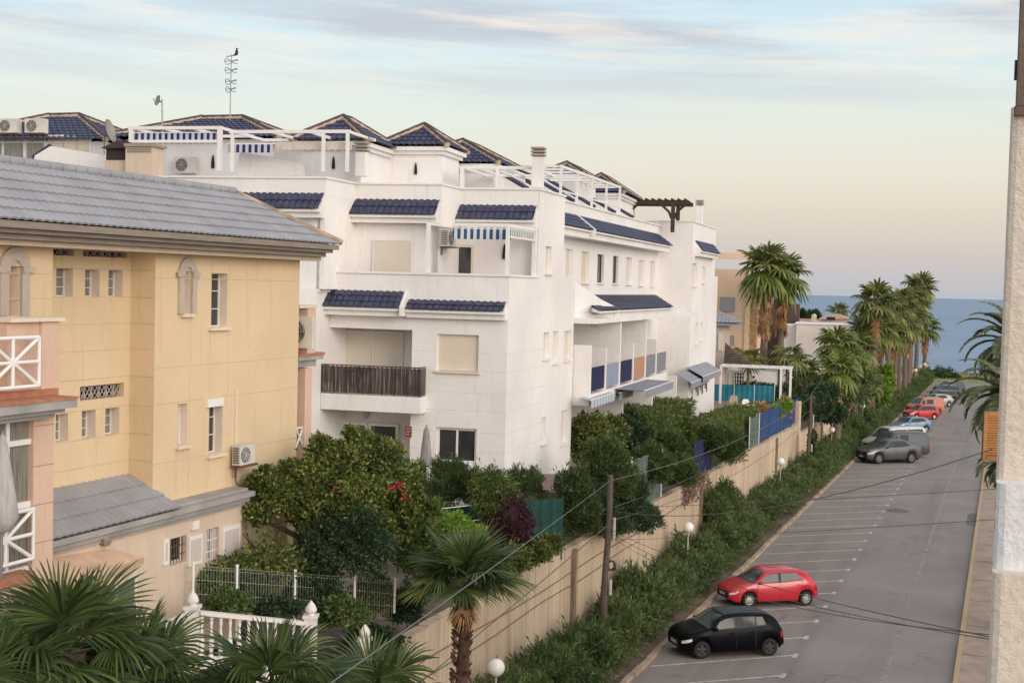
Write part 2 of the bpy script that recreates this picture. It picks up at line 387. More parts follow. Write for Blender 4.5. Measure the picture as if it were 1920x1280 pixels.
# sea
def sea():
    m, nt, b = base_mat('sea_water', .45, 0, .35)
    n = nt.noise(.012, 5, stretch=(.35, 1, 1)); w = nt.noise(.10, 5, stretch=(.30, 1.4, 1))
    cc = nt.ramp(n, [(.3, (.135, .215, .325, 1)), (.7, (.165, .25, .365, 1))])
    cc = nt.mix(nt.math('MULTIPLY', nt.ramp(w, [(.48, G0), (.66, G1)]), .6), cc, (.08, .145, .225, 1))
    nt.link(cc, b.inputs['Base Color'])
    bn = nt.new('ShaderNodeBump', i_Strength=.7, i_Distance=.8); nt.link(w, bn.inputs['Height']); nt.link(bn.outputs[0], b.inputs['Normal'])
    return m
mb = MB(); mb.quad((-9000, 150, -8), (14000, 150, -8), (14000, 9500, -8), (-9000, 9500, -8)); tag(mb.build('sea', sea()), kind='structure')
# coast
def leaves(n, P, size, up=.35, asp=.45, jit=.5, N=None):
    """n leaf quads at points P (n,3); N optional outward directions"""
    n = len(P); a = RS.normal(size=(n, 3))
    if N is not None: a = a*jit+N
    a[:, 2] += up; a /= np.linalg.norm(a, axis=1)[:, None]+1e-9
    b = np.cross(a, RS.normal(size=(n, 3))); b /= np.linalg.norm(b, axis=1)[:, None]+1e-9
    s = size*RS.uniform(.45, 1.5, (n, 1)); c = np.cross(a, b)
    V = np.empty((n, 4, 3)); V[:, 0] = P; V[:, 1] = P+a*s*.5+b*s*asp*.5+c*s*.06; V[:, 2] = P+a*s; V[:, 3] = P+a*s*.5-b*s*asp*.5+c*s*.06
    return V.reshape(-1, 3), np.arange(4*n).reshape(n, 4)
def blob_pts(blobs, n, shell=.55, clump=None, cth=.5):
    """points in the outer layer of ellipsoids ((cx,cy,cz),(rx,ry,rz))"""
    vol = np.array([b[1][0]*b[1][1]+b[1][1]*b[1][2]+b[1][0]*b[1][2] for b in blobs]); vol = vol/vol.sum()
    P = []; Nn = []
    for b, w in zip(blobs, vol):
        k = max(3, int(n*w)); d = RS.normal(size=(k, 3)); d /= np.linalg.norm(d, axis=1)[:, None]
        ph = RS.uniform(0, 6, 6)
        lump = 1+.19*np.sin(d[:, 0]*5+ph[0])*np.sin(d[:, 1]*6+ph[1])+.15*np.sin(d[:, 2]*8+ph[2]+d[:, 0]*7)+.10*np.sin(d[:, 1]*15+ph[3])*np.sin(d[:, 2]*13+ph[4])
        r = (shell+(1-shell)*RS.uniform(0, 1, k)**.5)*lump*np.where(RS.uniform(0, 1, k) > .93, RS.uniform(1, 1.28, k), 1)
        P.append(np.array(b[0])+d*r[:, None]*np.array(b[1])); Nn.append(d)
    P = np.vstack(P); Nn = np.vstack(Nn)
    if clump:
        q = P*clump; g = np.sin(q[:, 0]+1.3*np.sin(q[:, 2]*.9))*np.sin(q[:, 1]*1.1+q[:, 2])+np.sin(q[:, 2]*1.3+q[:, 0]*.7)*.8+.5*np.sin(q[:, 0]*2.3+q[:, 2]*2.1)
        k = g > RS.normal(-.35, .25, len(g)); P = P[k]; Nn = Nn[k]
    return P, Nn
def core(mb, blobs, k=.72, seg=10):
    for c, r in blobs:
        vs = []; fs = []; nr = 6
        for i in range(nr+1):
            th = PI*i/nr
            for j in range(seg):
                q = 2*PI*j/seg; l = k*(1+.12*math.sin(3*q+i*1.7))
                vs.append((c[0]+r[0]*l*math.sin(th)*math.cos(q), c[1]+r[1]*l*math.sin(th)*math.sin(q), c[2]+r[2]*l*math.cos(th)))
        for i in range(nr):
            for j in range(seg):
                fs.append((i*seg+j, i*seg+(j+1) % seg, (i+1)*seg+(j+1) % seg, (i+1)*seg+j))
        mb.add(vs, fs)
CORE = simple('dark_core', (.030, .042, .018), .95, var=.4, vs=4)  # dark colour for the solid cores added inside crowns
def shrub(name, blobs, n, size, mat, label, cat, group=None, stem=None, up=.3, asp=.5, jit=.7, shell=.6, corek=.7, base=None, parts=True, barkmat=None, flowers=None, kind=None, gap=None, inner=.5):
    base = base or (blobs[0][0][0], blobs[0][0][1], blobs[0][0][2]-blobs[0][1][2])
    P, Nn = blob_pts(blobs, n, shell, gap)
    if gap:
        Pi, Ni = blob_pts([(b[0], tuple(x*.78 for x in b[1])) for b in blobs], int(n*inner), .6); P = np.vstack([P, Pi]); Nn = np.vstack([Nn, Ni]); corek = corek and corek*.72
    V, Fa = leaves(n, P, size, up, asp, jit, Nn)
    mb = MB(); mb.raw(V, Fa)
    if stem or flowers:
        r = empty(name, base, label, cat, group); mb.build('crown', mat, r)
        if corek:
            c = MB(); core(c, blobs, corek); c.build('light_block_core', CORE, r)  # solid dark lumps added inside the leaves to block light, not branches
        if stem:
            t = MB()
            for pts, rad in stem: t.tube(pts, rad, 7)
            t.build('trunk', barkmat or BARK, r)
        if flowers:
            fb, fn, fs, fm = flowers; P, Nn = blob_pts(fb, fn, .3); V, Fa = leaves(fn, P, fs, .1, .8, 1); f = MB(); f.raw(V, Fa); f.build('flowers', fm, r)
        return r
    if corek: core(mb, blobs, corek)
    o = mb.build(name, mat, None, base); tag(o, label, cat, group, kind); return o
mb = MB()
cp = [rd(s_, t_, .5) for s_, t_ in ((236, -60), (236, 60))]
P = np.array([list(rd(RS.uniform(237, 261), RS.uniform(-60, 50), 0)) for _ in range(16000)]); V, Fa = leaves(16000, P, .35, 1.2, .25); mb.raw(V, Fa)
mb.quad(rd(236.5, -80, .03), rd(236.5, 60, .03), rd(261, 60, .03), rd(261, -80, .03))
tag(mb.build('grass', L_GRASS), kind='stuff', label='dry green grass strip between road end and sea', cat='grass')
c = at(1768, 697, 235)
shrub('coastal_bush', [((c.x, c.y, c.z-.6), (2.3, 1.6, 1.3)), ((c.x-1.8, c.y, c.z-1.2), (1.7, 1.4, .8)), ((c.x+1.6, c.y, c.z-1.2), (1.6, 1.4, .8))], 2600, .4, L_DARK, 'round dark bush on the grass in front of the sea', 'bush')
c = at(1815, 704, 250)
shrub('low_scrub', [((c.x+i*1.8-4, c.y, c.z-.4), (1.5, 1.2, .7)) for i in range(6)], 2600, .35, L_DRY, 'low brownish scrub strip along the shore right of the round bush', 'bush')

# ------------------------------------------------------------------ facades
class Fac:
    def __init__(s, O, ang):             # ang in degrees from +X of the direction along the facade
        s.O = Vector(O); q = math.radians(ang); s.a = Vector((math.cos(q), math.sin(q), 0)); s.n = Vector((math.sin(q), -math.cos(q), 0)); s.z = Vector((0, 0, 1))
    def P(s, a, z, o=0): return Vector((s.O.x, s.O.y, 0))+s.a*a+s.n*o+Vector((0, 0, z))
    def px(s, x, y, o=0):
        d = ray(x, y); Q = Vector((s.O.x, s.O.y, 0))+s.n*o; k = (Q-CAMP).dot(s.n)/d.dot(s.n); p = CAMP+d*k
        return (p-Q).dot(s.a), p.z
    def rect(s, x0, y0, x1, y1, o=0):
        xm = (x0+x1)/2; ym = (y0+y1)/2
        return s.px(x0, ym, o)[0], s.px(x1, ym, o)[0], s.px(xm, y1, o)[1], s.px(xm, y0, o)[1]
    def box(s, mb, a0, a1, z0, z1, o0, o1):
        if a1 < a0: a0, a1 = a1, a0
        mb.hexa([s.P(a0, z0, o1), s.P(a1, z0, o1), s.P(a1, z0, o0), s.P(a0, z0, o0), s.P(a0, z1, o1), s.P(a1, z1, o1), s.P(a1, z1, o0), s.P(a0, z1, o0)])
    def boxpx(s, mb, x0, y0, x1, y1, o0, o1):
        a0, a1, z0, z1 = s.rect(x0, y0, x1, y1, o1); s.box(mb, a0, a1, z0, z1, o0, o1)
    def panel(s, mb, a0, a1, z0, z1, holes=(), off=0, depth=.25):
        A = sorted({a0, a1}|{h[0] for h in holes}|{h[1] for h in holes}); Z = sorted({z0, z1}|{h[2] for h in holes}|{h[3] for h in holes})
        A = [x for x in A if a0 <= x <= a1]; Z = [x for x in Z if z0 <= x <= z1]
        for i in range(len(A)-1):
            for j in range(len(Z)-1):
                ca = (A[i]+A[i+1])/2; cz = (Z[j]+Z[j+1])/2
                if any(h[0] < ca < h[1] and h[2] < cz < h[3] for h in holes): continue
                mb.quad(s.P(A[i], Z[j], off), s.P(A[i+1], Z[j], off), s.P(A[i+1], Z[j+1], off), s.P(A[i], Z[j+1], off))
        for h in holes:
            l, r, b, t = h[:4]; o = off; d = off-depth
            mb.quad(s.P(l, b, o), s.P(l, b, d), s.P(l, t, d), s.P(l, t, o)); mb.quad(s.P(r, b, d), s.P(r, b, o), s.P(r, t, o), s.P(r, t, d))
            mb.quad(s.P(l, t, d), s.P(r, t, d), s.P(r, t, o), s.P(l, t, o)); mb.quad(s.P(l, b, o), s.P(r, b, o), s.P(r, b, d), s.P(l, b, d))
def window(f, par, a0, a1, z0, z1, off=0, depth=.16, glass=GLASS, frame=WMET, nx=1, ny=1, fw=.05, shut=0, shmat=None, sill=None, name='window', label=None, bars=None):
    mb = MB(); o1 = off-depth; o0 = o1-.06
    if shut < 1:
        f.box(mb, a0, a0+fw, z0, z1, o0, o1); f.box(mb, a1-fw, a1, z0, z1, o0, o1)
        f.box(mb, a0+fw, a1-fw, z1-fw, z1, o0, o1); f.box(mb, a0+fw, a1-fw, z0, z0+fw, o0, o1)
        for i in range(1, nx): c = a0+(a1-a0)*i/nx; f.box(mb, c-fw*.4, c+fw*.4, z0+fw, z1-fw, o0, o1-.005)
        for j in range(1, ny): c = z0+(z1-z0)*j/ny; f.box(mb, a0+fw, a1-fw, c-fw*.3, c+fw*.3, o0, o1-.01)
    else:
        f.box(mb, a0, a0+.03, z0, z1, o0, o1+.02); f.box(mb, a1-.03, a1, z0, z1, o0, o1+.02); f.box(mb, a0+.03, a1-.03, z1-.03, z1, o0, o1+.02)
    w = mb.build(name, frame, par)
    if label: w['label'] = label
    if shut < 1:
        g = MB(); f.box(g, a0+fw*.5, a1-fw*.5, z0+fw*.5, z1-fw*.5, o0-.02, o0+.03); g.build('pane', glass, w)
    if shut > 0:
        g = MB(); f.box(g, a0+.03, a1-.03, z1-(z1-z0)*shut+.01, z1-.03, o1-.02, o1+.005); g.build('shutter', shmat or SHUT, w)
    if sill is not None:
        g = MB(); f.box(g, a0-.07, a1+.07, z0-.07, z0-.003, off-depth, off+.09); g.build('sill', sill, w)
    if bars is not None:
        g = MB()
        for i in range(1, 6): c = a0+(a1-a0)*i/6; f.box(g, c-.008, c+.008, z0+.03, z1-.03, off-.06, off-.04)
        for j in range(1, 3): c = z0+(z1-z0)*j/3; f.box(g, a0+.02, a1-.02, c-.01, c+.01, off-.04, off-.03)
        g.build('grille', bars, w)
    return w
def tile_roof(mb, e0, e1, r1, r0, pitchw=.24, course=.36, amp=.05, sub=6, ncourse=None, lip=.03):
    """barrel tiles on the slope eave e0-e1 up to r0-r1"""
    e0, e1, r1, r0 = map(Vector, (e0, e1, r1, r0)); E = (e1-e0); Lu = E.length; eu = E/Lu
    n = E.cross(r0-e0 if (r0-e0).length > .01 else r1-e1).normalized()
    if n.z < 0: n = -n
    sv = n.cross(eu); 
    if sv.z < 0: sv = -sv
    Lv = (r0-e0).dot(sv); u0t = (r0-e0).dot(eu); u1t = (r1-e0).dot(eu)
    nc = ncourse or max(1, round(Lv/course)); us = np.arange(min(0, u0t), max(Lu, u1t)+1e-6, pitchw/sub)
    def pt(u, v, h):
        lo = u0t*v/Lv; hi = Lu+(u1t-Lu)*v/Lv
        u = min(max(u, lo), hi); w = abs(math.sin(PI*u/pitchw)); w = w**.8
        return e0+eu*u+sv*v+n*(amp*w+h)
    prev = None
    for k in range(nc):
        v0 = Lv*k/nc; v1 = Lv*(k+1)/nc
        A = [pt(u, v0, lip) for u in us]; B = [pt(u, v1, 0) for u in us]; Z = [pt(u, v0, 0) for u in us]
        o = len(mb.v); m = len(us); mb.v += [tuple(p) for p in Z+A+B]
        lo0 = u0t*v0/Lv; hi0 = Lu+(u1t-Lu)*v0/Lv; lo1 = u0t*v1/Lv; hi1 = Lu+(u1t-Lu)*v1/Lv
        for i in range(m-1):
            if us[i+1] <= min(lo0, lo1)+1e-6 or us[i] >= max(hi0, hi1)-1e-6: continue
            mb.f.append((o+i, o+i+1, o+m+i+1, o+m+i)); mb.f.append((o+m+i, o+m+i+1, o+2*m+i+1, o+2*m+i)); mb.sm += [False, False]
def ridge_tiles(mb, p0, p1, r=.11, L=.38):
    p0 = Vector(p0); p1 = Vector(p1); n = max(1, round((p1-p0).length/L))
    for i in range(n):
        a = p0.lerp(p1, i/n); b = p0.lerp(p1, (i+1.12)/n if i < n-1 else 1); mb.tube([a+Vector((0, 0, .01)), b+Vector((0, 0, .035))], [r*1.12, r*.88], 8)
def ac_unit(f, a, z, o, label, group=None, w=.82, h=.58, d=.3, bracket=True, fan='n'):
    """split-unit condenser standing out from facade offset o; fan on the broad face"""
    r = empty('air_conditioner', f.P(a, z-h/2, o+d/2), label, 'air conditioner', group)
    CS = simple('aged_white_casing', (.62, .59, .54), .55, var=.15)
    b = MB(); f.box(b, a-w/2, a+w/2, z-h/2, z+h/2, o, o+d); b.build('casing', CS, r)
    g = MB(); cx = a-w*.14
    g2 = MB()
    cen = f.P(cx, z, o+d+.004)
    ring = [cen+f.a*(math.cos(q)*h*.4)+Vector((0, 0, math.sin(q)*h*.4)) for q in np.linspace(0, 2*PI, 21)[:-1]]
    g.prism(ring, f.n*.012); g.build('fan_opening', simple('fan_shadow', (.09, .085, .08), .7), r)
    for k in range(1, 5):
        rr = h*.4*k/4.2; pts = [cen+f.n*.02+f.a*(math.cos(q)*rr)+Vector((0, 0, math.sin(q)*rr)) for q in np.linspace(0, 2*PI, 19)]; g2.tube(pts, .006, 4, False)
    for k in range(8):
        q = PI*k/4; g2.tube([cen+f.n*.022, cen+f.n*.022+f.a*(math.cos(q)*h*.4)+Vector((0, 0, math.sin(q)*h*.4))], .005, 4, False)
    g2.build('fan_guard', CS, r)
    v = MB()
    for k in range(7): zz = z-h*.36+h*.72*k/6; v.box(f.P(a-w/2-.004, zz, o+d/2), .02, d*.75, .03, (f.a, -f.n, Vector((0, 0, 1))))
    v.build('side_louvres', simple('louvre_grey', (.10, .10, .10), .6), r)
    if bracket:
        k = MB(); f.box(k, a-w/2-.03, a+w/2+.03, z-h/2-.045, z-h/2-.003, o-.0, o+d+.08); f.box(k, a-w*.35, a-w*.35+.04, z-h/2-.3, z-h/2-.046, o, o+.04); k.build('bracket', simple('rusty_bracket', (.16, .06, .035), .8, var=.4), r)
    return r
def awning(f, a0, a1, zt, drop, o0, o1, parent, mat, val=.22, rail=True, scal=.04):
    mb = MB(); mb.quad(f.P(a0, zt, o0), f.P(a1, zt, o0), f.P(a1, zt-drop, o1), f.P(a0, zt-drop, o1))
    mb.quad(f.P(a0, zt-.012, o0), f.P(a0, zt-drop-.012, o1), f.P(a1, zt-drop-.012, o1), f.P(a1, zt-.012, o0))
    n = max(4, int(abs(a1-a0)/.22))
    for i in range(n):
        x0 = a0+(a1-a0)*i/n; x1 = a0+(a1-a0)*(i+1)/n; xm = (x0+x1)/2
        mb.add([f.P(x0, zt-drop, o1), f.P(x1, zt-drop, o1), f.P(x1, zt-drop-val, o1), f.P(xm, zt-drop-val-scal, o1+.01), f.P(x0, zt-drop-val, o1)], [(4, 3, 2, 1, 0)])
    aw = mb.build('awning', mat, parent)
    if rail: m2 = MB(); f.box(m2, a0-.03, a1+.03, zt-drop, zt-drop+.04, o1-.03, o1-.002); m2.build('front_rail', WMET, aw)
    return aw
# ------------------------------------------------------------------ yellow apartment house
Y = Fac(at(400, 600, 29), 69)
yb = empty('yellow_apartment_house', Y.P(0, 4, -2), 'yellow plastered apartment house with grey tiled roof at the left edge', 'building')
R = Y.rect
ZT = 12.62
hM = [R(342, 509, 357, 588), R(395, 512, 426, 613), R(333, 756, 351, 834), R(391, 750, 417, 850)]
hR = [R(*q, -.6) for q in ((105, 502, 137, 556), (159, 505, 187, 557), (203, 506, 230, 557), (104, 775, 128, 828), (153, 768, 179, 822), (197, 764, 224, 815))]
hV = [R(*q, -.6) for q in ((100.5, 454, 139, 479), (156, 457, 238, 482), (150, 721, 232, 747))]
hL = [R(13, 499, 37, 592)]
mb = MB()
aR0, aR1 = -5.15, -2.09
Y.panel(mb, -2.09, 3.66, 6.9, ZT, hM, 0, .24)
Y.panel(mb, aR0, aR1, 6.9, ZT, hR+hV, -.6, .24)
Y.panel(mb, -14, aR0, 4, ZT, hL, 0, .3)
mb.quad(Y.P(-2.09, 6.9, -.6), Y.P(-2.09, 6.9, 0), Y.P(-2.09, ZT, 0), Y.P(-2.09, ZT, -.6))
mb.quad(Y.P(aR0, 6.9, 0), Y.P(aR0, 6.9, -.6), Y.P(aR0, ZT, -.6), Y.P(aR0, ZT, 0))
Y.box(mb, -14, 3.655, 4, ZT, -9, -1.05)
Y.box(mb, 3.3, 3.658, 4, ZT, -1.05, -.005); Y.box(mb, -2.085, 3.3, 4, ZT, -1.05, -.30)
mb.build('wall', YEL, yb)
# low storey
mb = MB(); lw = [R(319, 1006, 350, 1056, .35), R(385, 990, 410, 1054, .35)]
Y.panel(mb, -9, .72, 4, 7.05, lw, .35, .2); Y.box(mb, -9, .715, 4, 7.05, -.9, .1)
mb.build('lower_wall', CREAM, yb)
mb = MB(); Y.box(mb, -9, .80, 7.05, 7.16, 0.01, .50); Y.box(mb, -9, .86, 7.163, 7.27, 0.01, .60); Y.box(mb, -9, .78, 6.96, 7.047, .353, .42)
Y.box(mb, -2.05, .84, 7.273, 7.33, .01, .42)
mb.build('string_course', GREYT, yb)
mb = MB(); tile_roof(mb, Y.P(-9, 7.30, .60), Y.P(-1.9, 7.30, .60), Y.P(-2.12, 7.92, -.6), Y.P(-9, 7.92, -.6), .2, .36, .022, 6, 3, .035)
mb.build('lower_roof', GREYR, yb)
# joints
mb = MB()
for y in (521, 691, 759, 871):
    z = Y.px(289, y, 0)[1]; Y.box(mb, -2.09, 3.66, z-.008, z+.008, .0005, .003)
for x in (357, 394, 428):
    a = Y.px(x, 650)[0]; Y.box(mb, a-.005, a+.005, 7.4, ZT, .0005, .0025)
for y in (506, 557, 606, 654, 705, 760, 812, 862):
    z = Y.px(235, y, -.6)[1]; Y.box(mb, aR0+.01, aR1-.004, z-.008, z+.008, -.5995, -.597)
    mb.box(Y.P(-2.0935, z, -.3), .005, .56, .016, (Y.a, Y.n, Vector((0, 0, 1))))
for y in (513, 560, 640):
    z = Y.px(60, y, 0)[1]; Y.box(mb, -9, aR0, z-.008, z+.008, .0005, .003)
mb.build('wall_joints', simple('joint_line', (.56, .43, .27), .9), yb)
# light painted reveals
mb = MB()
for h, o in [(x, 0) for x in hM]+[(x, -.6) for x in hR]+[(hL[0], 0)]:
    l, r_, b_, t_ = h; d = .19
    mb = MB(); Y.box(mb, r_-.004, r_+.0, b_, t_, o-d, o+.002); Y.box(mb, l, l+.004, b_, t_, o-d, o+.002); Y.box(mb, l+.004, r_-.004, t_-.004, t_, o-d, o+.002); Y.box(mb, l+.004, r_-.004, b_, b_+.004, o-d, o+.002); mb.build('window_reveal', YELT, yb)
# windows
for h in hR: window(Y, yb, *h, -.6, .20, GLASSL, WMET, 2, 3, .02)
window(Y, yb, *hM[1], 0, .20, GLASS, WMET, 2, 3, .03, sill=YELT); window(Y, yb, *hM[3], 0, .20, GLASS, WMET, 2, 3, .03, sill=YELT)
window(Y, yb, *hM[0], 0, .22, GLASSL, WMET, 1, 1, .03, shut=1, shmat=SHUTW, sill=YELT); window(Y, yb, *hM[2], 0, .2, GLASSL, WMET, 1, 1, .03, shut=1, shmat=SHUTW, sill=YELT)
window(Y, yb, *hL[0], 0, .27, GLASSL, PINK, 1, 1, .03, shut=1, shmat=PINK, sill=YELT)
mb = MB(); Y.boxpx(mb, 390, 747, 420, 762, .002, .05); mb.build('shutter_box', WMET, yb)
def arch(a0, a1, z0, zs, w, nm):
    """raised surround: two jambs, impost blocks and a round head"""
    mb = MB(); c = (a0+a1)/2; r = (a1-a0)/2; n = 14
    Y.box(mb, a0-w, a0-.002, z0, zs, .002, .06); Y.box(mb, a1+.002, a1+w, z0, zs, .002, .06)
    Y.box(mb, a0-w-.09, a0-.004, zs-.11, zs-.001, .061, .085); Y.box(mb, a1+.004, a1+w+.09, zs-.11, zs-.001, .061, .085)
    zc = zs+.001; ro = r+w
    for i in range(n):
        q0 = PI*i/n; q1 = PI*(i+1)/n; f = lambda q, rr: (c-math.cos(q)*rr, zc+math.sin(q)*rr*.92)
        p = [f(q0, r*.75), f(q0, ro), f(q1, ro), f(q1, r*.75)]
        mb.hexa([Y.P(x, z, .06) for x, z in p]+[Y.P(x, z, .002) for x, z in p])
    for i in range(n):
        q0 = PI*i/n; q1 = PI*(i+1)/n; f = lambda q, rr: (c-math.cos(q)*rr, zc+math.sin(q)*rr*.92)
        mb.add([Y.P(c, zc, .02), Y.P(*f(q0, r*.76), .02), Y.P(*f(q1, r*.76), .02)], [(0, 1, 2)])
        mb.build(nm, ARCHM, yb)
arch(hM[0][0], hM[0][1], hM[0][2], hM[0][3], .17, 'arched_surround')
arch(hL[0][0], hL[0][1], hL[0][2], hL[0][3], .20, 'arched_surround')
for h in hV:
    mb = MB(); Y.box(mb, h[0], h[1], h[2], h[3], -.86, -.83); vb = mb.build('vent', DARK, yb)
    mb = MB(); n = max(2, int((h[1]-h[0])/.20)); w = (h[1]-h[0])/n; zc = (h[2]+h[3])/2; hh = (h[3]-h[2])/2
    for i in range(n):
        c = h[0]+w*(i+.5)
        for q in np.linspace(0, 2*PI, 9)[:-1]:
            pass
        pts = [Y.P(c+math.cos(q)*w*.42, zc+math.sin(q)*hh*.9, -.70) for q in np.linspace(0, 2*PI, 9)]; mb.tube(pts, .014, 4, False)
        for q in (.78, 2.36): mb.tube([Y.P(c-math.cos(q)*w*.5, zc-math.sin(q)*hh, -.70), Y.P(c+math.cos(q)*w*.5, zc+math.sin(q)*hh, -.70)], .012, 4, False)
        Y.box(mb, h[0]+w*i-.01, h[0]+w*i+.01, h[2], h[3], -.72, -.68)
    mb.build('lattice', simple('lattice_block', (.42, .36, .34), .85), vb)
# roof
OT = -.95; zr = Y.px(0, 292, OT)[1]; zr2 = Y.px(442, 352, OT)[1]; zr = (zr+zr2)/2-.13; ZE = 12.87
mb = MB(); aE = 4.2; aRt = Y.px(444, 352, OT)[0]
tile_roof(mb, Y.P(-16, ZE, .82), Y.P(aE, ZE, .82), Y.P(aRt, zr, OT), Y.P(-16, zr, OT), .2, .36, .022, 6, 6, .035)
tile_roof(mb, Y.P(aE, ZE, .82), Y.P(aE, ZE, -10), Y.P(aRt, zr, -10), Y.P(aRt, zr, OT), .2, .36, .022, 6, 6, .035)
mb.build('roof', GREYR, yb)
mb = MB(); Y.box(mb, -16, aRt+.02, zr-.30, zr-.02, OT-.5, OT-.02); Y.box(mb, -16, aRt, zr-.9, zr-.25, -10, OT-.3)
mb.build('roof_mortar', MORT, yb)
mb = MB(); ridge_tiles(mb, Y.P(-16, zr+.03, OT-.05), Y.P(aRt, zr+.03, OT-.05), .10, .36); mb.build('ridge_tiles', GREYR, yb)
mb = MB(); mb.tube([Y.P(aRt, zr+.02, OT), Y.P(aE+.02, ZE+.05, .84)], .07, 8); mb.build('hip_mortar', MORT, yb)
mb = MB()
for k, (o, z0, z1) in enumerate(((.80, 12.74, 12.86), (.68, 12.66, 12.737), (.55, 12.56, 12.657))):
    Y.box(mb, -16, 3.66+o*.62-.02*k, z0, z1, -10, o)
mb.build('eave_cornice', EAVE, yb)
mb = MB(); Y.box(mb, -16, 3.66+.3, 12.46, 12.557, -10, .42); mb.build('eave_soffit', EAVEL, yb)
# features of the lower wall
window(Y, yb, *lw[0], .35, .14, DARK, WMET, 1, 1, .05, bars=simple('brown_bars', (.12, .08, .06), .6)); window(Y, yb, *lw[1], .35, .14, GLASS, WMET, 2, 1, .05, bars=WMET)
for q in ((308, 1010, 317, 1058), (355, 1003, 380, 1058), (419, 985, 450, 1052)):
    mb = MB(); Y.boxpx(mb, *q, .353, .40); sh = mb.build('open_shutter', WMET, yb)
    a0, a1, z0, z1 = R(*q, .40); mb = MB(); Y.box(mb, a0+.05, a1-.05, z0+.08, z1-.08, .401, .408); mb.build('shutter_slats', SHUTW, sh)
mb = MB(); Y.boxpx(mb, 362, 975, 374, 992, .353, .42); mb.build('wall_vent', WMET, yb)
p = Y.P(*Y.px(193, 1010, .36), .36); mb = MB(); mb.tube([p, p+Y.n*.12], [.13, .13], 16); mb.tube([p+Y.n*.121, p+Y.n*.16], [.09, .05], 12); tag(mb.build('wall_lamp', simple('lamp_dome', (.25, .21, .19), .5), yb))
mb = MB(); Y.boxpx(mb, 442.5, 730, 445, 835, .003, .04); mb.build('downpipe', YELT, yb)
mb = MB(); q = [Y.P(*Y.px(x, y, .03), .03+k) for x, y, k in ((441, 872, 0), (443, 905, 0), (442, 925, .6), (437, 940, .35), (436, 990, .35))]; mb.tube(q, .012, 5); mb.build('cable', DMET, yb)
p = Y.px(457, 851, .2); ac_unit(Y, p[0], p[1], .10, 'white condenser on rusty bracket on the yellow wall, above the tree', None, .62, .44, .20)
# projecting bay at the far left
bo = 1.5
mb = MB(); a0, a1, z0, z1 = R(62, 770, 100, 1060, bo); pz = R(62, 770, 100, 775, bo)[3]
Y.box(mb, a0, a1, 4, pz, -.5, bo); mb.build('bay_pillar', PINK, yb)
mb = MB()
for y in (797, 872, 944, 1015): z = Y.px(80, y, bo)[1]; Y.box(mb, a0, a1+.002, z-.007, z+.007, bo+.0005, bo+.003)
mb.build('bay_joints', simple('pink_joint', (.36, .22, .15), .9), yb)
aS = Y.px(145, 745, bo+.45)[0]; zs = Y.px(145, 744, bo+.45)[1]
mb = MB(); Y.box(mb, -16, aS, zs-.17, zs-.03, -.5, bo+.45); Y.box(mb, -16, aS-.14, zs-.25, zs-.172, -.5, bo+.32); Y.box(mb, -16, aS-.24, zs-.33, zs-.252, -.5, bo+.2)
mb.build('bay_cornice', GREYT, yb)
mb = MB(); Y.box(mb, -16, aS+.02, zs-.028, zs+.01, -.5, bo+.47); Y.box(mb, -16, Y.px(110, 725, bo)[0], zs+.012, zs+.12, bo-.5, bo+.0)
mb.build('terrace_tiles', TERRA, yb)
mb = MB(); q = R(26, 603, 110, 722, bo-.05); Y.box(mb, Y.px(78, 660, bo-.04)[0], q[1], zs+.122, q[3], bo-.7, bo-.04); Y.box(mb, q[0]-.1, Y.px(78, 660, bo-.04)[0], zs+.122, q[3]-.002, bo-.5, bo-.10)
mb.build('terrace_pier', PINK, yb)
mb = MB(); Y.box(mb, q[0]-.15, q[1]+.07, q[3]+.001, q[3]+.06, bo-.75, bo+.02); mb.build('pier_cap', YELT, yb)
def xrail(x0, y0, x1, y1, o, nm='railing'):
    a0, a1, z0, z1 = R(x0, y0, x1, y1, o); a0 = min(a0, a1-.9); w = a1-a0; c = a0+w*.5; zc = (z0+z1)/2; mb = MB(); t = .035
    for (p, q_) in (((a0, z0), (a0, z1)), ((a1, z0), (a1, z1)), ((c, z0), (c, z1)), ((a0, z0), (a1, z0)), ((a0, z1), (a1, z1)), ((a0, zc), (a1, zc)), ((a0, z0), (a1, z1)), ((a0, z1), (a1, z0))):
        mb.tube([Y.P(*p, o), Y.P(*q_, o)], t, 6)
    return mb.build(nm, WMET, yb)
aq = R(-30, 630, 74, 732, bo+.1); xrail(-28, 634, 73, 727, bo+.12)
xrail(-45, 965, 62, 1060, bo+.1)
mb = MB(); wz = R(-60, 778, 62, 950, bo-.1)
window(Y, yb, -9.6, Y.px(62, 800, bo-.1)[0], Y.px(30, 1075, bo-.1)[1], wz[3]+.0, bo+.02, .10, GLASSL, WMET, 4, 1, .09)
mb = MB(); z = Y.px(30, 832, bo)[1]; Y.box(mb, -9.6, Y.px(62, 800, bo-.1)[0], z-.045, z+.045, bo-.12, bo-.05); z = Y.px(30, 952, bo)[1]; Y.box(mb, -9.6, Y.px(62, 800, bo-.1)[0], z-.06, z+.06, bo-.12, bo-.05); mb.build('transom', WMET, yb)
mb = MB(); Y.box(mb, -16, -9.6, 4, pz, -.5, bo-.05); Y.box(mb, -9.6, a0, 4, 6.9, -.5, bo-.2); mb.build('bay_wall', PINK, yb)
mb = MB(); z = Y.px(62, 1065, bo+.2)[1]; Y.box(mb, -16, Y.px(66, 1065, bo+.3)[0], z-.16, z-.02, bo+.003, bo+.3); mb.build('lower_slab', TERRA, yb)
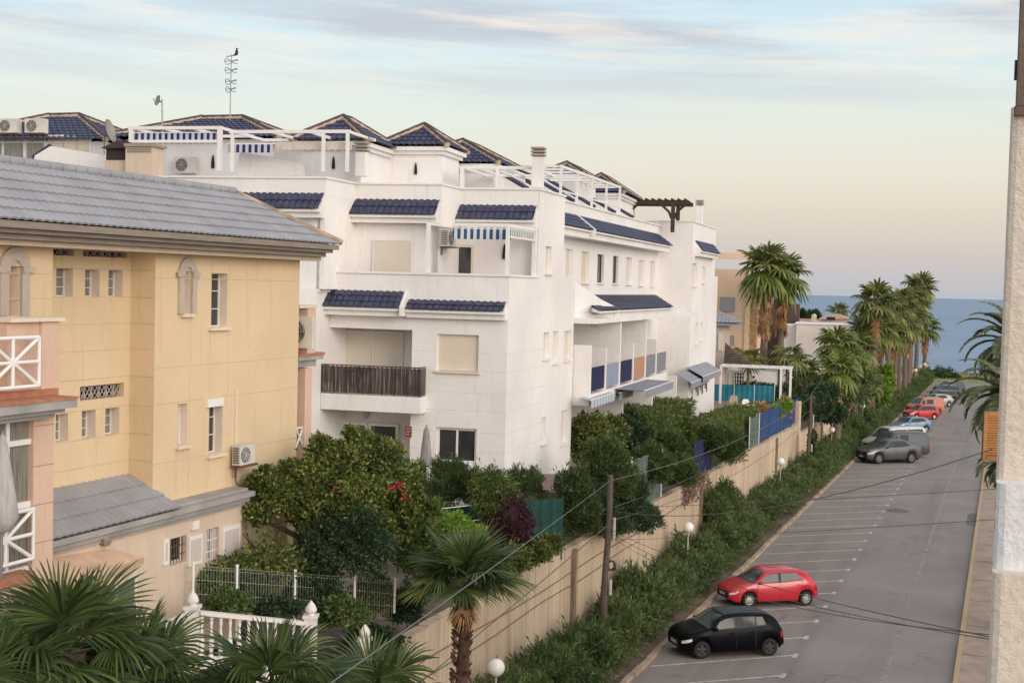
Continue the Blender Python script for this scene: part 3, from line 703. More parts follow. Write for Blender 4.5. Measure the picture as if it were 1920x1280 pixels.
# peach porch roof and its white glazed room
mb = MB(); pts = [Y.P(-7.2, 7.02, 1.2), Y.P(-2.9, 6.42, 1.6), Y.P(-3.4, 5.95, 3.0), Y.P(-8.1, 6.0, 3.0)]
A = [at(100, 1004, 24.6), at(270, 1044, 25.6), at(232, 1078, 23.8), at(90, 1110, 22.4)]
mb.prism(A, Vector((0, 0, -.12))); pr = mb.build('porch_roof', simple('peach_paint', (.62, .43, .29), .8, var=.12), yb)
mb = MB(); b0 = at(258, 1062, 25.2); b1 = at(215, 1085, 23.7); mb.hexa([b1+Vector((0, 0, -1.8)), b0+Vector((0, 0, -1.8)), b0+Vector((-.1, .1, -1.8)), b1+Vector((-.1, .1, -1.8)), b1, b0, b0+Vector((-.1, .1, 0)), b1+Vector((-.1, .1, 0))])
pw = mb.build('porch_window', WMET, yb)
mb = MB(); d = (b0-b1); nn = Vector((d.y, -d.x, 0)).normalized()*.012; dn = Vector((0, 0, 1))
mb.hexa([b1+d*.15-dn*1.5+nn, b1+d*.85-dn*1.5+nn, b1+d*.85-dn*1.5, b1+d*.15-dn*1.5, b1+d*.15-dn*.15+nn, b1+d*.85-dn*.15+nn, b1+d*.85-dn*.15, b1+d*.15-dn*.15]); mb.build('pane', GLASSL, pw)
# back-side balcony seen past the end wall
def far_a(x): return Y.px(x, 700, -.02)[0]
def fz(y): return Y.px(580, y, -.02)[1]
a75, a90, a06 = far_a(575), far_a(590), far_a(605)
mb = MB(); Y.box(mb, a75, a90, fz(662), fz(578), -.5, -.02); Y.box(mb, a75-.05, far_a(586), 4, fz(690), -.5, -.03); mb.build('balcony_pillar', PINK, yb)
mb = MB(); Y.box(mb, 3.7, a90+.05, fz(577.5), fz(572), -.6, .0); mb.build('pier_cap', YELT, yb)
mb = MB(); Y.box(mb, 3.7, a06, fz(675), fz(667), -1.8, .0); Y.box(mb, 3.7, a06-.2, fz(688), fz(675.3), -1.8, -.1); mb.build('balcony_slab', GREYT, yb)
mb = MB(); Y.box(mb, 3.7, a06+.03, fz(666.6), fz(662), -1.8, .02); mb.build('terrace_tiles', TERRA, yb)
mb = MB(); Y.box(mb, 3.7, a75-.06, 4, fz(700), -1.2, -.9); mb.build('balcony_return', CREAM, yb)
mb = MB()
for p, q_ in (((3.8, fz(835)), (a75, fz(800))), ((3.8, fz(800)), (a75, fz(835))), ((3.8, fz(800)), (a75, fz(800)))): mb.tube([Y.P(*p, -.1), Y.P(*q_, -.1)], .03, 5)
mb.build('railing', WMET, yb)
f = Fac(Y.P(3.95, 0, -.45), -21); p = f.px(567, 622); ac_unit(f, f.px(563, 622)[0], p[1], .0, 'round-fan condenser peeking past the yellow end wall', None, .8, .78, .12, False)
# folded parasol against the bay
p = at(4, 850, 20.6); mb = MB(); mb.lathe(p-Vector((0, 0, 1.25)), [(.02, 1.55), (.06, 1.5), (.13, 1.1), (.21, .6), (.26, .25), (.16, .06), (.03, 0)], 12)
fp = empty('folded_parasol', p-Vector((0, 0, 3)), 'pale grey closed parasol in front of the glazed bay, far left', 'parasol'); mb.build('canopy', simple('parasol_grey_cloth', (.42, .40, .39), .9, var=.2, vs=5, stretch=(4, 4, .3)), fp)
mb = MB(); mb.tube([p-Vector((0, 0, 3)), p+Vector((0, 0, .35))], .025, 6); mb.build('pole', GMET, fp)

# ------------------------------------------------------------------ white apartment block
K = at(950, 700, 44); K.z = 0; q17 = math.radians(17); VV = Vector((math.sin(q17), math.cos(q17), 0))
S = Fac(K, 73)
def E(u): return Fac(K+VV*u, -13.4)
E0 = E(0); AE = E0.a
wbld = empty('white_apartment_block', K+Vector((-3, 20, 4.3)), 'long white apartment block with blue tiled canopies beside the street wall', 'building')
def wb(mb, u0, u1, a0, a1, z0, z1):
    f = lambda u, a, z: K+VV*u+AE*a+Vector((0, 0, z))
    mb.hexa([f(u0, a0, z0), f(u0, a1, z0), f(u1, a1, z0), f(u1, a0, z0), f(u0, a0, z1), f(u0, a1, z1), f(u1, a1, z1), f(u1, a0, z1)])
F2 = 11.3; P2 = 12.32; P3 = 15.42; GZ = 3.9
aw = -6.25
mb = MB()
hE = [E0.rect(819, 627, 897, 696), E0.rect(817, 802, 893, 868)]
aC = E0.px(772, 670)[0]
E0.panel(mb, aC, 0, GZ, P2-.06, hE, 0, .22)
E0.panel(mb, aw, aC, 10.6, P2-.06, (), 0, .2)
E0.box(mb, aw, aC, 10.4, 10.6, -1.3, 0)                          # lintel over the recess
wb(mb, .26, 7, aC, -.26, GZ, F2); wb(mb, 1.45, 7, aw, aC, GZ, F2)
mb.quad(E0.P(aC, GZ, -1.5), E0.P(aC, GZ, 0), E0.P(aC, 10.6, 0), E0.P(aC, 10.6, -1.5))
hS = [S.rect(*q) for q in ((1023, 462, 1034, 512), (1019, 623, 1029, 671), (1037, 621, 1046, 679), (1058, 620, 1071, 674), (1015, 782, 1023, 830), (1052, 769, 1063, 830))]
hSl = [h for h in hS[1:]]; uA = 3.4
S.panel(mb, 0, uA, GZ, P2-.06, [h for h in hSl if h[1] < uA], 0, .22)
S.panel(mb, uA, 6.95, GZ, P3-.06, [h for h in hS if uA < h[0] and h[1] < 6.95], 0, .22)
S.panel(mb, 6.95, 8.75, GZ, 12.4, [h for h in hSl if h[0] >= 6.95], 0, .22)
wb(mb, 7.0, 8.75, -2.2, -.26, GZ, 12.38)
# stepped upper volumes
wb(mb, 3.45, 6.95, -3.0, -.26, F2, P3-.5); wb(mb, 3.395, 3.6, -.262, -.004, P2-.1, P3-.62); wb(mb, 1.45, 7.1, aw, -2.98, F2, P3-.5); wb(mb, -1, 7.2, -15, -6.2, 11.6, P3-.5); wb(mb, -2.6, 7, -15, -6.26, GZ, 11.7)
wb(mb, 3.42, 3.62, -2.95, -.005, P3-.62, P3-.06); wb(mb, 1.43, 1.63, aw, -2.91, P3-.62, P3-.06); wb(mb, 1.63, 3.42, -3.11, -2.912, P3-.62, P3-.06)
wb(mb, -1.02, -.82, -15, -6.02, P3-.62, P3-.06); wb(mb, -.82, 1.43, -6.22, -6.022, P3-.62, P3-.06)
wb(mb, -1.0, 1.5, -6.3, -6.03, 11.7, P3-.6); wb(mb, 1.45, 3.45, -3.2, -2.915, F2, P3-.6)
# low side parapet and middle wing
mid0, mid1 = 7, 36.3; MO = -1.9
hMd = [S.rect(*q, MO) for q in ((1060.5, 467, 1073, 527), (1090, 472, 1104, 530), (1120, 477, 1132, 530), (1149, 480, 1159, 531), (1174, 483, 1184, 533), (1197, 488, 1206, 535), (1219, 490, 1227, 536))]
S.panel(mb, mid0, mid1, 11.2, 15.65, hMd, MO, .2); S.box(mb, mid0, mid1, GZ, 15.0, -9, MO-.26)
S.panel(mb, 8.76, mid1, GZ, 11.2, (), MO-.02, .2)
# far block
hF = [S.rect(*q) for q in ((1298, 494, 1306, 536), (1317, 500, 1322, 530), (1304, 606, 1309, 645), (1313, 605, 1317, 638))]
ff0, ff1 = 36.4, 45.6
S.panel(mb, ff0, ff1, GZ-.2, 15.95, hF, 0, .2); S.box(mb, ff0+.002, ff1-.003, GZ-.2, 15.3, -9, -.23)
wb(mb, ff0-.005, ff0+.2, -6, -.005, GZ-.2, 15.95); wb(mb, ff1-.2, ff1+.003, -6, -.008, GZ-.2, 15.95)
S.box(mb, ff1+.004, ff1+1.6, GZ-.2, 12.9, -5, -.02)
mb.build('wall', WHITE, wbld)
# panel joints low on both faces
mb = MB()
for y in (657, 692, 732, 765, 805, 840):
    z = E0.px(775, y)[1]
    for (u0, u1) in ((aC, hE[0][0]-.02), (hE[0][1]+.02, 0)) if (hE[0][2] < z < hE[0][3] or hE[1][2] < z < hE[1][3]) else ((aC, 0),): E0.box(mb, u0, u1-.004, z-.007, z+.007, .0005, .003)
    S.box(mb, .004, 4.6, z-.007, z+.007, .0005, .003)
mb.build('wall_joints', simple('white_joint', (.62, .60, .585), .9), wbld)
# copings
mb = MB()
wb(mb, -.05, .24, aw, .05, P2-.058, P2+.02); wb(mb, .243, uA, -.22, .05, P2-.055, P2+.02)
wb(mb, 3.37, 3.66, -2.9, .05, P3-.058, P3+.01); wb(mb, 3.663, 7.0, -.24, .05, P3-.058, P3+.01); wb(mb, 1.38, 1.68, aw+.03, -2.87, P3-.058, P3+.01); wb(mb, 1.683, 3.42, -3.14, -2.87, P3-.058, P3+.01)
wb(mb, -1.07, -.78, -15, -5.97, P3-.058, P3+.01); wb(mb, -.777, 1.43, -6.25, -5.97, P3-.058, P3+.01)
S.box(mb, 7.02, mid1, 15.652, 15.72, MO-.25, MO+.06); S.box(mb, ff0-.05, ff1+.05, 15.952, 16.02, -.25, .06); wb(mb, ff0-.06, ff0+.24, -6, -.25, 15.953, 16.02)
mb.build('coping', WHITE2, wbld)
mb = MB(); wb(mb, .2, 7, aw, -.2, F2-.02, F2+.03); mb.build('terrace_floor', TERRA, wbld)
# canopies of blue tiles: front ones
def canopy(f, a0, a1, zt, zb, proj, name='tiled_canopy', skl=0, skr=0, fas=.20, base=0, pw=.23):
    mb = MB(); tile_roof(mb, f.P(a0-skl, zb, base+proj), f.P(a1+skr, zb, base+proj), f.P(a1, zt, base+.0), f.P(a0, zt, base+.0), pw, .30, .05, 6)
    o = mb.build(name, BLUET, wbld)
    mb = MB(); lo = zb-.07
    mb.hexa([f.P(a0-skl, lo-.02, base+proj-.03), f.P(a1+skr, lo-.02, base+proj-.03), f.P(a1, lo-.02, base), f.P(a0, lo-.02, base), f.P(a0-skl, lo+.04, base+proj-.03), f.P(a1+skr, lo+.04, base+proj-.03), f.P(a1, zt-.05, base), f.P(a0, zt-.05, base)])
    f.box(mb, a0-skl*.5, a1+skr*.5, lo-fas, lo-.022, base, base+proj-.16)
    mb.build('fascia', WHITE2, o); return o
canopy(E(3.43), -2.93, -.07, 14.80, 14.28, .52); canopy(E(1.44), aw+.05, -2.95, 14.84, 14.30, .52, skl=.05); canopy(E(-1.01), -15, -6.05, 14.86, 14.32, .52)
zl = E0.px(620, 544)[1]; zlb = E0.px(600, 574, .55)[1]; zr_ = E0.px(800, 563)[1]; zrb = E0.px(900, 584, .35)[1]
xd = E0.px(760, 560)[0]
canopy(E0, aw+.02, xd-.03, zl, zlb, .58, skl=.15); canopy(E0, xd+.12, -.06, zr_, zrb, .38)
mb = MB(); mb.prism([E0.P(xd, zlb-.25, 0), E0.P(xd, zlb-.25, .62), E0.P(xd, zlb+.06, .62), E0.P(xd, zl+.06, .0)], E0.a*.1); mb.build('canopy_rib', WHITE, wbld); mb = MB(); mb.prism([E(-2.6).P(-6.22, 11.1, 0), E(-2.6).P(-6.22, 11.1, .5), E(-2.6).P(-6.22, 11.3, .5), E(-2.6).P(-6.22, 12.0, -.3), E(-2.6).P(-6.22, 11.1, -.3)], -AE*.14); mb.build('canopy_rib', WHITE, wbld)
canopy(E(-2.6), -12, -6.4, 11.9, 11.35, .5)
# side canopies
zt = S.px(1061, 398, MO)[1]
canopy(S, 7.0, 35.5, zt-.05, 14.50, .85, skl=.0, skr=.3, base=MO, fas=.3)
mb = MB(); mb.prism([S.P(15.9, 14.3, MO), S.P(15.9, 14.3, MO+.93), S.P(15.9, 14.55, MO+.95), S.P(15.9, zt+.08, MO)], S.a*.16)
mb.build('canopy_rib', WHITE, wbld)
a0 = S.px(1125, 580, 1.0)[0]; a1 = S.px(1262, 578, 1.0)[0]; ze = S.px(1200, 579, 1.0)[1]
canopy(S, 15.6, 35.2, S.px(1160, 554, MO)[1], ze, 2.9, base=MO, skl=a0*-1+15.6, skr=a1-35.2, fas=.25)
mb = MB(); mb.prism([S.P(8.78, 10.7, 0), S.P(13.0, 10.7, .9), S.P(13.0, 11.1, .9), S.P(14.5, 12.2, MO), S.P(8.78, 12.3, 0)], -S.n*.2); mb.build('canopy_cheek', WHITE, wbld)
mb = MB(); S.box(mb, 8.77, 33, 10.55, 10.75, MO, .86); mb.build('balcony_soffit', WHITE2, wbld)
canopy(S, ff0+1.0, ff0+8, 14.9, 14.3, .5, fas=.25)
# windows of the end face
window(E0, wbld, *hE[0], 0, .12, frame=WMET, shut=1, shmat=SHUTY, sill=SHUTY)
window(E0, wbld, *hE[1], 0, .12, GLASS, WMET, 2, 1, .09)
for i, h in enumerate(hS): window(S, wbld, *h, 0, .14, frame=WMET, shut=1, shmat=SHUT, sill=WHITE2)
for i, h in enumerate(hMd):
    if i in (2, 3): window(S, wbld, *h, MO, .12, GLASS, DMET, 1, 2, .07, sill=WHITE2, label='dark framed slit window')
    else: window(S, wbld, *h, MO, .12, frame=WMET, shut=1, shmat=SHUTY if i == 1 else SHUT, sill=WHITE2)
for h in hF: window(S, wbld, *h, 0, .14, frame=WMET, shut=1, shmat=SHUT, sill=WHITE2)
q = E(1.45).rect(640, 621, 757, 722); f = E(1.45)
for k in range(2):
    a0, a1 = q[0]+(q[1]-q[0])*k/2, q[0]+(q[1]-q[0])*(k+1)/2; window(f, wbld, a0+.01, a1-.01, q[2], q[3], .10, .02, frame=WMET, shut=1, shmat=SHUT, fw=.06)
q = f.rect(633, 792, 748, 925)
for k in range(2):
    a0, a1 = q[0]+(q[1]-q[0])*k/2, q[0]+(q[1]-q[0])*(k+1)/2; window(f, wbld, a0+.02, a1-.02, q[2], q[3], .12, .02, GLASS, WMET, 1, 1, .09, name='patio_door')
f = E(1.45); q = f.rect(700, 450, 773, 530); window(f, wbld, *q, .10, .02, frame=WMET, shut=1, shmat=SHUT)
f = E(3.45); q = f.rect(853, 459, 888, 540); window(f, wbld, *q, .08, .02, GLASS, SHUT, 1, 1, .09, name='terrace_door')
mb = MB(); p = E0.rect(760, 799, 772, 819); E0.box(mb, p[0], p[1], p[2], p[3], .003, .03); pl = mb.build('wall_plaque', simple('red_brown_enamel', (.20, .045, .035), .5), wbld)
mb = MB()
for k in range(3): E0.box(mb, p[0]+.03, p[1]-.03-.02*k, p[3]-.09-.1*k, p[3]-.05-.1*k, .0305, .033)
mb.build('plaque_lettering', simple('faded_cream_lettering', (.42, .30, .25), .7), pl)
mb = MB()
for x, y, u in ((691, 600, 1.45), (687, 776, 1.45)):
    p = E(u).px(x, y, .1); c = E(u).P(p[0], p[1], .1); mb.lathe(c-Vector((0, 0, .18)), [(.02, .0), (.06, .05), (.10, .22), (.08, .30)], 10)
mb.build('balcony_lamp', simple('lamp_glass', (.45, .38, .31), .4), wbld)
def bell(f, x, y, o, hh=.42):
    """the little arched dark wall-light opening"""
    a, z = f.px(x, y, o); mb = MB(); P_ = [(-.13, -.5), (.13, -.5), (.12, -.1), (.08, .25), (0, .5), (-.08, .25), (-.12, -.1)]
    mb.prism([f.P(a+px_*hh, z+pz_*hh*1.1, o+.06) for px_, pz_ in P_], -f.n*.055); return mb.build('arched_light', DARK, wbld)
bell(E(3.45), 946, 471, .02, .5)
# balcony with reed screen
mb = MB(); q = E0.rect(601, 741, 788, 771, .62); E0.box(mb, q[0], q[1], q[2], q[3], -1.3, .62); bl = mb.build('balcony', WHITE, wbld)
mb = MB(); q2 = E0.rect(603, 686, 788, 741, .58); n = 72; pts = []
for i in range(n+1):
    a = q2[0]+(q2[1]-q2[0])*i/n; pts.append((a, .56+.018*math.sin(i*2.1)+.01*math.sin(i*.7)))
for i in range(n):
    (a0, o0), (a1, o1) = pts[i], pts[i+1]; j = .015*math.sin(i*1.9)
    mb.quad(E0.P(a0, q[3]+.05, o0), E0.P(a1, q[3]+.05, o1), E0.P(a1, q2[3]-.04+j, o1), E0.P(a0, q2[3]-.04+j, o0))
for sgn, a in ((0, q2[0]), (1, q2[1])): mb.box(E0.P(a, (q[3]+q2[3])/2, -.1), .02, 1.3, q2[3]-q[3]-.08, (E0.a, -E0.n, Vector((0, 0, 1))))
mb.build('reed_screen', REED, bl)
mb = MB(); mb.tube([E0.P(q2[0], q2[3], .6), E0.P(q2[1], q2[3], .6)], .02, 6); mb.tube([E0.P(q2[1], q2[3], .6), E0.P(q2[1], q2[3], -.6)], .02, 6)
for i in range(9): a = q2[0]+(q2[1]-q2[0])*i/8; mb.tube([E0.P(a, q[3], .6), E0.P(a, q2[3], .6)], .012, 5)
ac_, zc_ = E0.px(666, 712, .6)
for k in (-1, 1): mb.tube([E0.P(ac_+k*.33, zc_+.30, .61), E0.P(ac_+k*.14, zc_+.05, .61), E0.P(ac_+k*.10, zc_-.2, .61), E0.P(ac_+k*.2, zc_-.42, .61)], .014, 5)
mb.tube([E0.P(ac_-.33, zc_+.30, .61), E0.P(ac_+.33, zc_+.30, .61)], .014, 5); mb.tube([E0.P(ac_-.16, zc_+.12, .61), E0.P(ac_+.16, zc_+.12, .61)], .012, 5)
mb.build('railing', DMET, bl)
# terrace frame with blue awning on level 2
tf = MB(); zt2 = E0.px(947, 425, -.05)[1]
ap = E0.px(803, 450, -.1)[0]
for a in (ap, -.10): E0.box(tf, a-.06, a+.06, P2, zt2+.1, -.16, -.05)
S.box(tf, 3.12, 3.30, P2, zt2+.05, -.15, -.02)
E0.box(tf, -2.0, -.161, zt2-.0, zt2+.1, -.155, -.055); S.box(tf, .17, 3.11, zt2-.02, zt2+.09, -.13, -.03); S.box(tf, .17, 3.11, zt2-.36, zt2-.30, -.12, -.04)
for a in (ap, -2.0, -.1): wb(tf, .17, 3.3, a-.04, a+.04, zt2+.02, zt2+.095)
tfo = tf.build('terrace_frame', WMET, wbld)
STB = stripes('blue_white_stripe', (.72, .72, .72), (.02, .10, .22), tuple(AE), .225)
awning(E(.9), E(.9).px(850, 430)[0], -.22, zt2-.0, .06, 0, .06, tfo, STB, .34, scal=0)
awning(S, .25, 3.0, zt2-.04, .03, -.1, -.05, tfo, stripes('green_white_stripe', (.66, .66, .62), (.18, .24, .22), tuple(VV), .2), .22)
p = E(1.6).px(836, 445); 
f = Fac(K+VV*1.9+AE*-2.91, 73); a_, z_ = f.px(838, 446, .15); ac_unit(f, a_, z_, .05, 'white condenser beside the blue striped awning on the upper terrace', None, .8, .6, .3)
# side balconies
bo2 = .68; ua = 8.8; ub = S.px(1252, 670, bo2)[0]
zf = S.px(1180, 718, bo2)[1]
mb = MB(); S.box(mb, ua, ub, zf-.42, zf, MO, bo2); zp = S.px(1090, 650, bo2)[1]
S.box(mb, ua, ua+.18, zf, zp, MO, bo2); a2 = S.px(1105, 690, bo2)[0]; S.box(mb, ua+.18, max(a2, ua+.3), zf, zp-.001, bo2-.15, bo2-.001)
cols = [1136, 1162, 1187, 1210, 1230]
for i, x in enumerate(cols):
    a = S.px(x, 690, bo2)[0]; ztp = 10.6 if i in (1, 3) else zf+1.75
    S.box(mb, a-.09, a+.09, zf, ztp, -1.0 if i in (1, 3) else bo2-1.3, bo2+.01)
    if i in (1, 3): S.box(mb, a-.085, a+.085, zf, 10.55, MO, -1.003)
mb.build('side_balcony', WHITE, wbld)
xs = [1105]+cols+[1250]; pcs = [(.008, .012, .06), (.26, .30, .40), (.008, .014, .07), (.46, .24, .15), (.22, .23, .26), (.20, .21, .24)]
pln = ['navy', 'pale_blue', 'navy', 'terracotta', 'grey', 'grey']
for i in range(6):
    a0 = S.px(xs[i], 690, bo2)[0]+.12; a1 = S.px(xs[i+1], 690, bo2)[0]-.12; mb = MB(); S.box(mb, a0, a1, zf+.12, zf+1.05, bo2-.06, bo2-.03)
    mb.build('balcony_screen', simple(pln[i]+'_cloth', pcs[i], .85, var=.22, vs=6, stretch=(6, 6, .3)), wbld)['label'] = pln[i].replace('_', ' ')+' balcony screen'
mb = MB()
a, z = S.px(1192, 600, MO+.03); 
for i in range(9):
    for sg in (-1, 1):
        x0 = a+i*.3-1.2; mb.tube([S.P(x0, z+.5, MO+.05), S.P(x0+sg*1.3, z-2.0, MO+.05)], .018, 4)
mb.build('trellis', simple('trellis_wood', (.40, .34, .30), .8), wbld)
# clothes airer / shelf with plants on the first balcony
mb = MB(); a, z = S.px(1125, 603, -.2); S.box(mb, a-1.3, a+1.3, z-.03, z, -.5, -.1)
for i in range(7): mb.tube([S.P(a-1.1+i*.36, z, -.3), S.P(a-1.1+i*.36, z-.22, -.3)], .03, 5)
mb.build('clothes_airer', SHUTW, wbld)
# ground-floor awnings
GA = simple('grey_awning_cloth', (.26, .27, .32), .85, var=.2); GB = stripes('grey_blue_awning', (.50, .53, .58), (.30, .36, .45), tuple(VV), .5)
for x0, x1, y0, y1, o1 in ((1108, 1153, 742, 752, .95), (1162, 1187, 731, 741, .9)):
    a0 = S.px(x0, y1, o1)[0]; a1 = S.px(x1, y1-8, o1)[0]; awning(S, a0, a1, S.px((x0+x1)/2, (y0+y1)/2-3, o1)[1]+.08, .08, bo2-.2, o1, wbld, GB, .28)
o1 = 2.0; a0 = S.px(1209, 738, o1)[0]; a1 = S.px(1263, 714, o1)[0]; zb_ = S.px(1235, 724, o1)[1]; awning(S, a0, a1, zf-.05, zf-.05-zb_, bo2-.3, o1, wbld, GA, .32)
for u in (15.5, 22.3, 29): 
    mb = MB(); S.box(mb, u, u+.22, GZ, zf-.42, MO, bo2-.1); mb.build('ground_partition', WHITE, wbld)
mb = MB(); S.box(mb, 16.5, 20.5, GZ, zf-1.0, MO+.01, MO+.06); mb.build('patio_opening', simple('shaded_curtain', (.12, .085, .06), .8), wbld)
for x0, x1, y, o1 in ((1296, 1330, 712, .9), (1318, 1352, 700, 1.0)):
    a0 = S.px(x0, y+8, o1)[0]; a1 = S.px(x1, y-6, o1)[0]; z1 = S.px((x0+x1)/2, y, o1)[1]; aw_ = awning(S, a0, a1, z1+.5, .5, .02, o1, wbld, GA, .3)
mb = MB()
for i in range(9):
    u = ff0+.3+i*.55; S.box(mb, u, u+.3, 6.1-.4*(i % 3)*.6, 6.9, .35, .38)
mb.tube([S.P(ff0+.2, 6.92, .36), S.P(ff0+5.4, 6.92, .36)], .015, 5)
tag(mb.build('hanging_laundry', simple('laundry', (.14, .14, .17), .9, var=.8, vs=1.4)), 'dark and pale laundry drying under the awnings at the far end of the white block', 'laundry')

# ---- roof-top volumes
def hip(par, f, a0, a1, o0, o1, ze, zr, ov=.35, ridge=None, name='hip_roof', wallz=None, wm=None, cap=.24):
    """box volume (offsets o0 back .. o1 front) with a hipped blue roof; ridge along a"""
    if wallz is not None:
        mb = MB(); f.box(mb, a0, a1, wallz, ze-.1, o0, o1); mb.build('tower_wall', wm or WHITE, par)
        mb = MB(); f.box(mb, a0-cap/2, a1+cap/2, ze-.04-cap*1.15, ze-.04-cap*.6, o0-cap/2, o1+cap/2); f.box(mb, a0-cap, a1+cap, ze-.038-cap*.6, ze-.04, o0-cap, o1+cap); mb.build('tower_cornice', WHITE2, par)
    A0, A1, O0, O1 = a0-ov, a1+ov, o0-ov, o1+ov; om = (O0+O1)/2; hw = min((O1-O0)/2, (A1-A0)/2-.01)
    if (O1-O0) <= (A1-A0): r0 = (A0+(O1-O0)/2, om); r1 = (A1-(O1-O0)/2, om)
    else: am = (A0+A1)/2; h = (A1-A0)/2; r0 = (am, O1-h); r1 = (am, O0+h)
    mb = MB(); c = [f.P(A0, ze, O1), f.P(A1, ze, O1), f.P(A1, ze, O0), f.P(A0, ze, O0)]
    if (O1-O0) <= (A1-A0):
        L, R_ = f.P(r0[0], zr, om), f.P(r1[0], zr, om)
        quads = [(c[0], c[1], R_, L), (c[1], c[2], R_, R_), (c[2], c[3], L, R_), (c[3], c[0], L, L)]; rr = [(c[0], L), (c[1], R_), (c[2], R_), (c[3], L), (L, R_)]
    else:
        L, R_ = f.P(r0[0], zr, r0[1]), f.P(r1[0], zr, r1[1])
        quads = [(c[0], c[1], L, L), (c[1], c[2], R_, L), (c[2], c[3], R_, R_), (c[3], c[0], L, R_)]; rr = [(c[0], L), (c[1], L), (c[2], R_), (c[3], R_), (L, R_)]
    for qd in quads: tile_roof(mb, *qd, .24, .34, .05, 6)
    ro = mb.build(name, BLUET, par)
    mb = MB(); mt = MB()
    for p, q_ in rr:
        if (q_-p).length > .1: ridge_tiles(mb, p+Vector((0, 0, .07)), q_+Vector((0, 0, .09)), .075); mt.tube([p+Vector((0, 0, .0)), q_+Vector((0, 0, .03))], .115, 6)
    mb.build('ridge_tiles', simple('brown_ridge_tile', (.07, .05, .045), .7, var=.4), ro); mt.build('ridge_mortar', simple('pale_mortar', (.45, .33, .25), .9, var=.3), ro)
    return ro
f = E(4.6); a0 = f.px(729, 320)[0]; a1 = f.px(828, 320)[0]; zE = f.px(790, 272, .35)[1]; zA = f.px(790, 240, -1.4)[1]
hip(wbld, f, a0, a1, -2.3, 0, zE, zA, .3, wallz=15)
bell(f, 780, 316, .0, .4); 
f2 = E(1.6); a0b = f2.px(567, 300)[0]; a1b = f2.px(677, 300)[0]; zE2 = f2.px(650, 262, .35)[1]; zA2 = f2.px(650, 226, -1.6)[1]
hip(wbld, f2, a0b, a1b, -3.0, 0, zE2, zA2, .35, wallz=15)
bell(f2, 626, 305, .0, .4)
f3 = E(8); a0 = f3.px(880, 300)[0]; a1 = f3.px(925, 300)[0]; hip(wbld, f3, a0-2.5, a1, -6, 0, f3.px(905, 305, .3)[1], f3.px(870, 268, -2)[1], .3, wallz=15)
f3 = E(16); 0 and hip(wbld, f3, f3.px(905, 300)[0], f3.px(960, 300)[0], -5, 0, f3.px(950, 309, .3)[1], f3.px(935, 297, -2)[1], .3, wallz=15)
f3 = E(22); hip(wbld, f3, f3.px(1030, 330)[0], f3.px(1085, 300)[0], -5, 0, f3.px(1080, 325, .3)[1], f3.px(1062, 312, -2)[1], .3, wallz=15)
f3 = E(30); a0 = f3.px(1080, 350)[0]; a1 = f3.px(1160, 350)[0]; hip(wbld, f3, a0, a1, -6, 0, f3.px(1120, 360, .3)[1], f3.px(1120, 331, -2)[1], .4, wallz=15)
# sloping party walls with dark tile caps on the roof terraces
for u, a_top in ((9.5, -3.2), (13, -4), (17, -4.2), (21, -4.4), (25.5, -4.6), (30, -4.6)):
    mb = MB(); w0 = K+VV*u
    p = [S.P(u, 15.2, MO-.35), S.P(u, 15.8, MO-.35), S.P(u, 17.2, MO-2.9), S.P(u, 15.2, MO-2.9)]; mb.prism(p, S.a*.15); pw_ = mb.build('party_wall', WHITE, wbld)
    mb = MB(); mb.tube([p[1]+S.a*.07+Vector((0, 0, .05)), p[2]+S.a*.07+Vector((0, 0, .05))], .11, 6); mb.build('wall_cap_tiles', BLUET, pw_)
# chimneys
def chimney(f, x, y0, y1, w, par, o=0, capw=1.25, ybase=None):
    a, zt_ = f.px(x, y0, o); zb_ = f.px(x, y1, o)[1]; mb = MB(); h = zt_-zb_; cw = w*capw
    f.box(mb, a-w/2, a+w/2, zb_, zt_-.40, o-w, o); c = mb.build('chimney', WHITE, par)
    mb = MB()
    for k in range(3): f.box(mb, a-cw/2, a+cw/2, zt_-.36+.12*k, zt_-.29+.12*k, o-w-(cw-w)/2, o+(cw-w)/2)
    f.box(mb, a-w*.38, a+w*.38, zt_-.40, zt_-.05, o-w*.85, o-w*.12); mb.build('chimney_cap', simple('cap_concrete', (.33, .28, .23), .85), c)
chimney(E(3.9), 1008, 273, 352, .38, wbld); chimney(S, 1318, 374, 425, .38, wbld, -.3); chimney(E(.9), 676, 263, 330, .35, wbld)
# rooftop white pergola over the middle wing
def pergola(name, label, f, posts, zb_, zt_, depth, loc, extra=None, t=.10, group=None, rafters=4):
    r = empty(name, loc, label, 'pergola', group); mb = MB()
    for a in posts: mb = MB(); f.box(mb, a-t/2, a+t/2, zb_, zt_, -t, 0); mb.build('post', WMET, r)
    mb = MB(); f.box(mb, posts[0]-.1, posts[-1]+.1, zt_+.001, zt_+.11, -t, 0); f.box(mb, posts[0]-.1, posts[-1]+.1, zt_+.001, zt_+.1, -depth, -depth+t)
    for i in range(rafters): a = posts[0]+(posts[-1]-posts[0])*i/(rafters-1); f.box(mb, a-.04, a+.04, zt_+.012, zt_+.105, -depth+t+.002, -t-.002)
    mb.build('beams', WMET, r)
    return r
fs = Fac(K-S.n*-MO*1.0, 73) if False else Fac(S.P(0, 0, MO-.06), 73)
pp = [fs.px(x, y, 0)[0] for x, y in ((1053, 360), (1083, 375), (1111, 385), (1138, 392), (1163, 398))]
zt_ = fs.px(1053, 314, 0)[1]
pg = pergola('rooftop_pergola', 'white steel pergola frame with five posts on the white block roof edge', fs, pp, 15.72, zt_, 3.6, fs.P(pp[0], 15.72, -1), rafters=9)
mb = MB(); fs.box(mb, pp[0], pp[-1], zt_-1.0, zt_-.94, -.08, -.02); mb.build('mid_rail', WMET, pg)
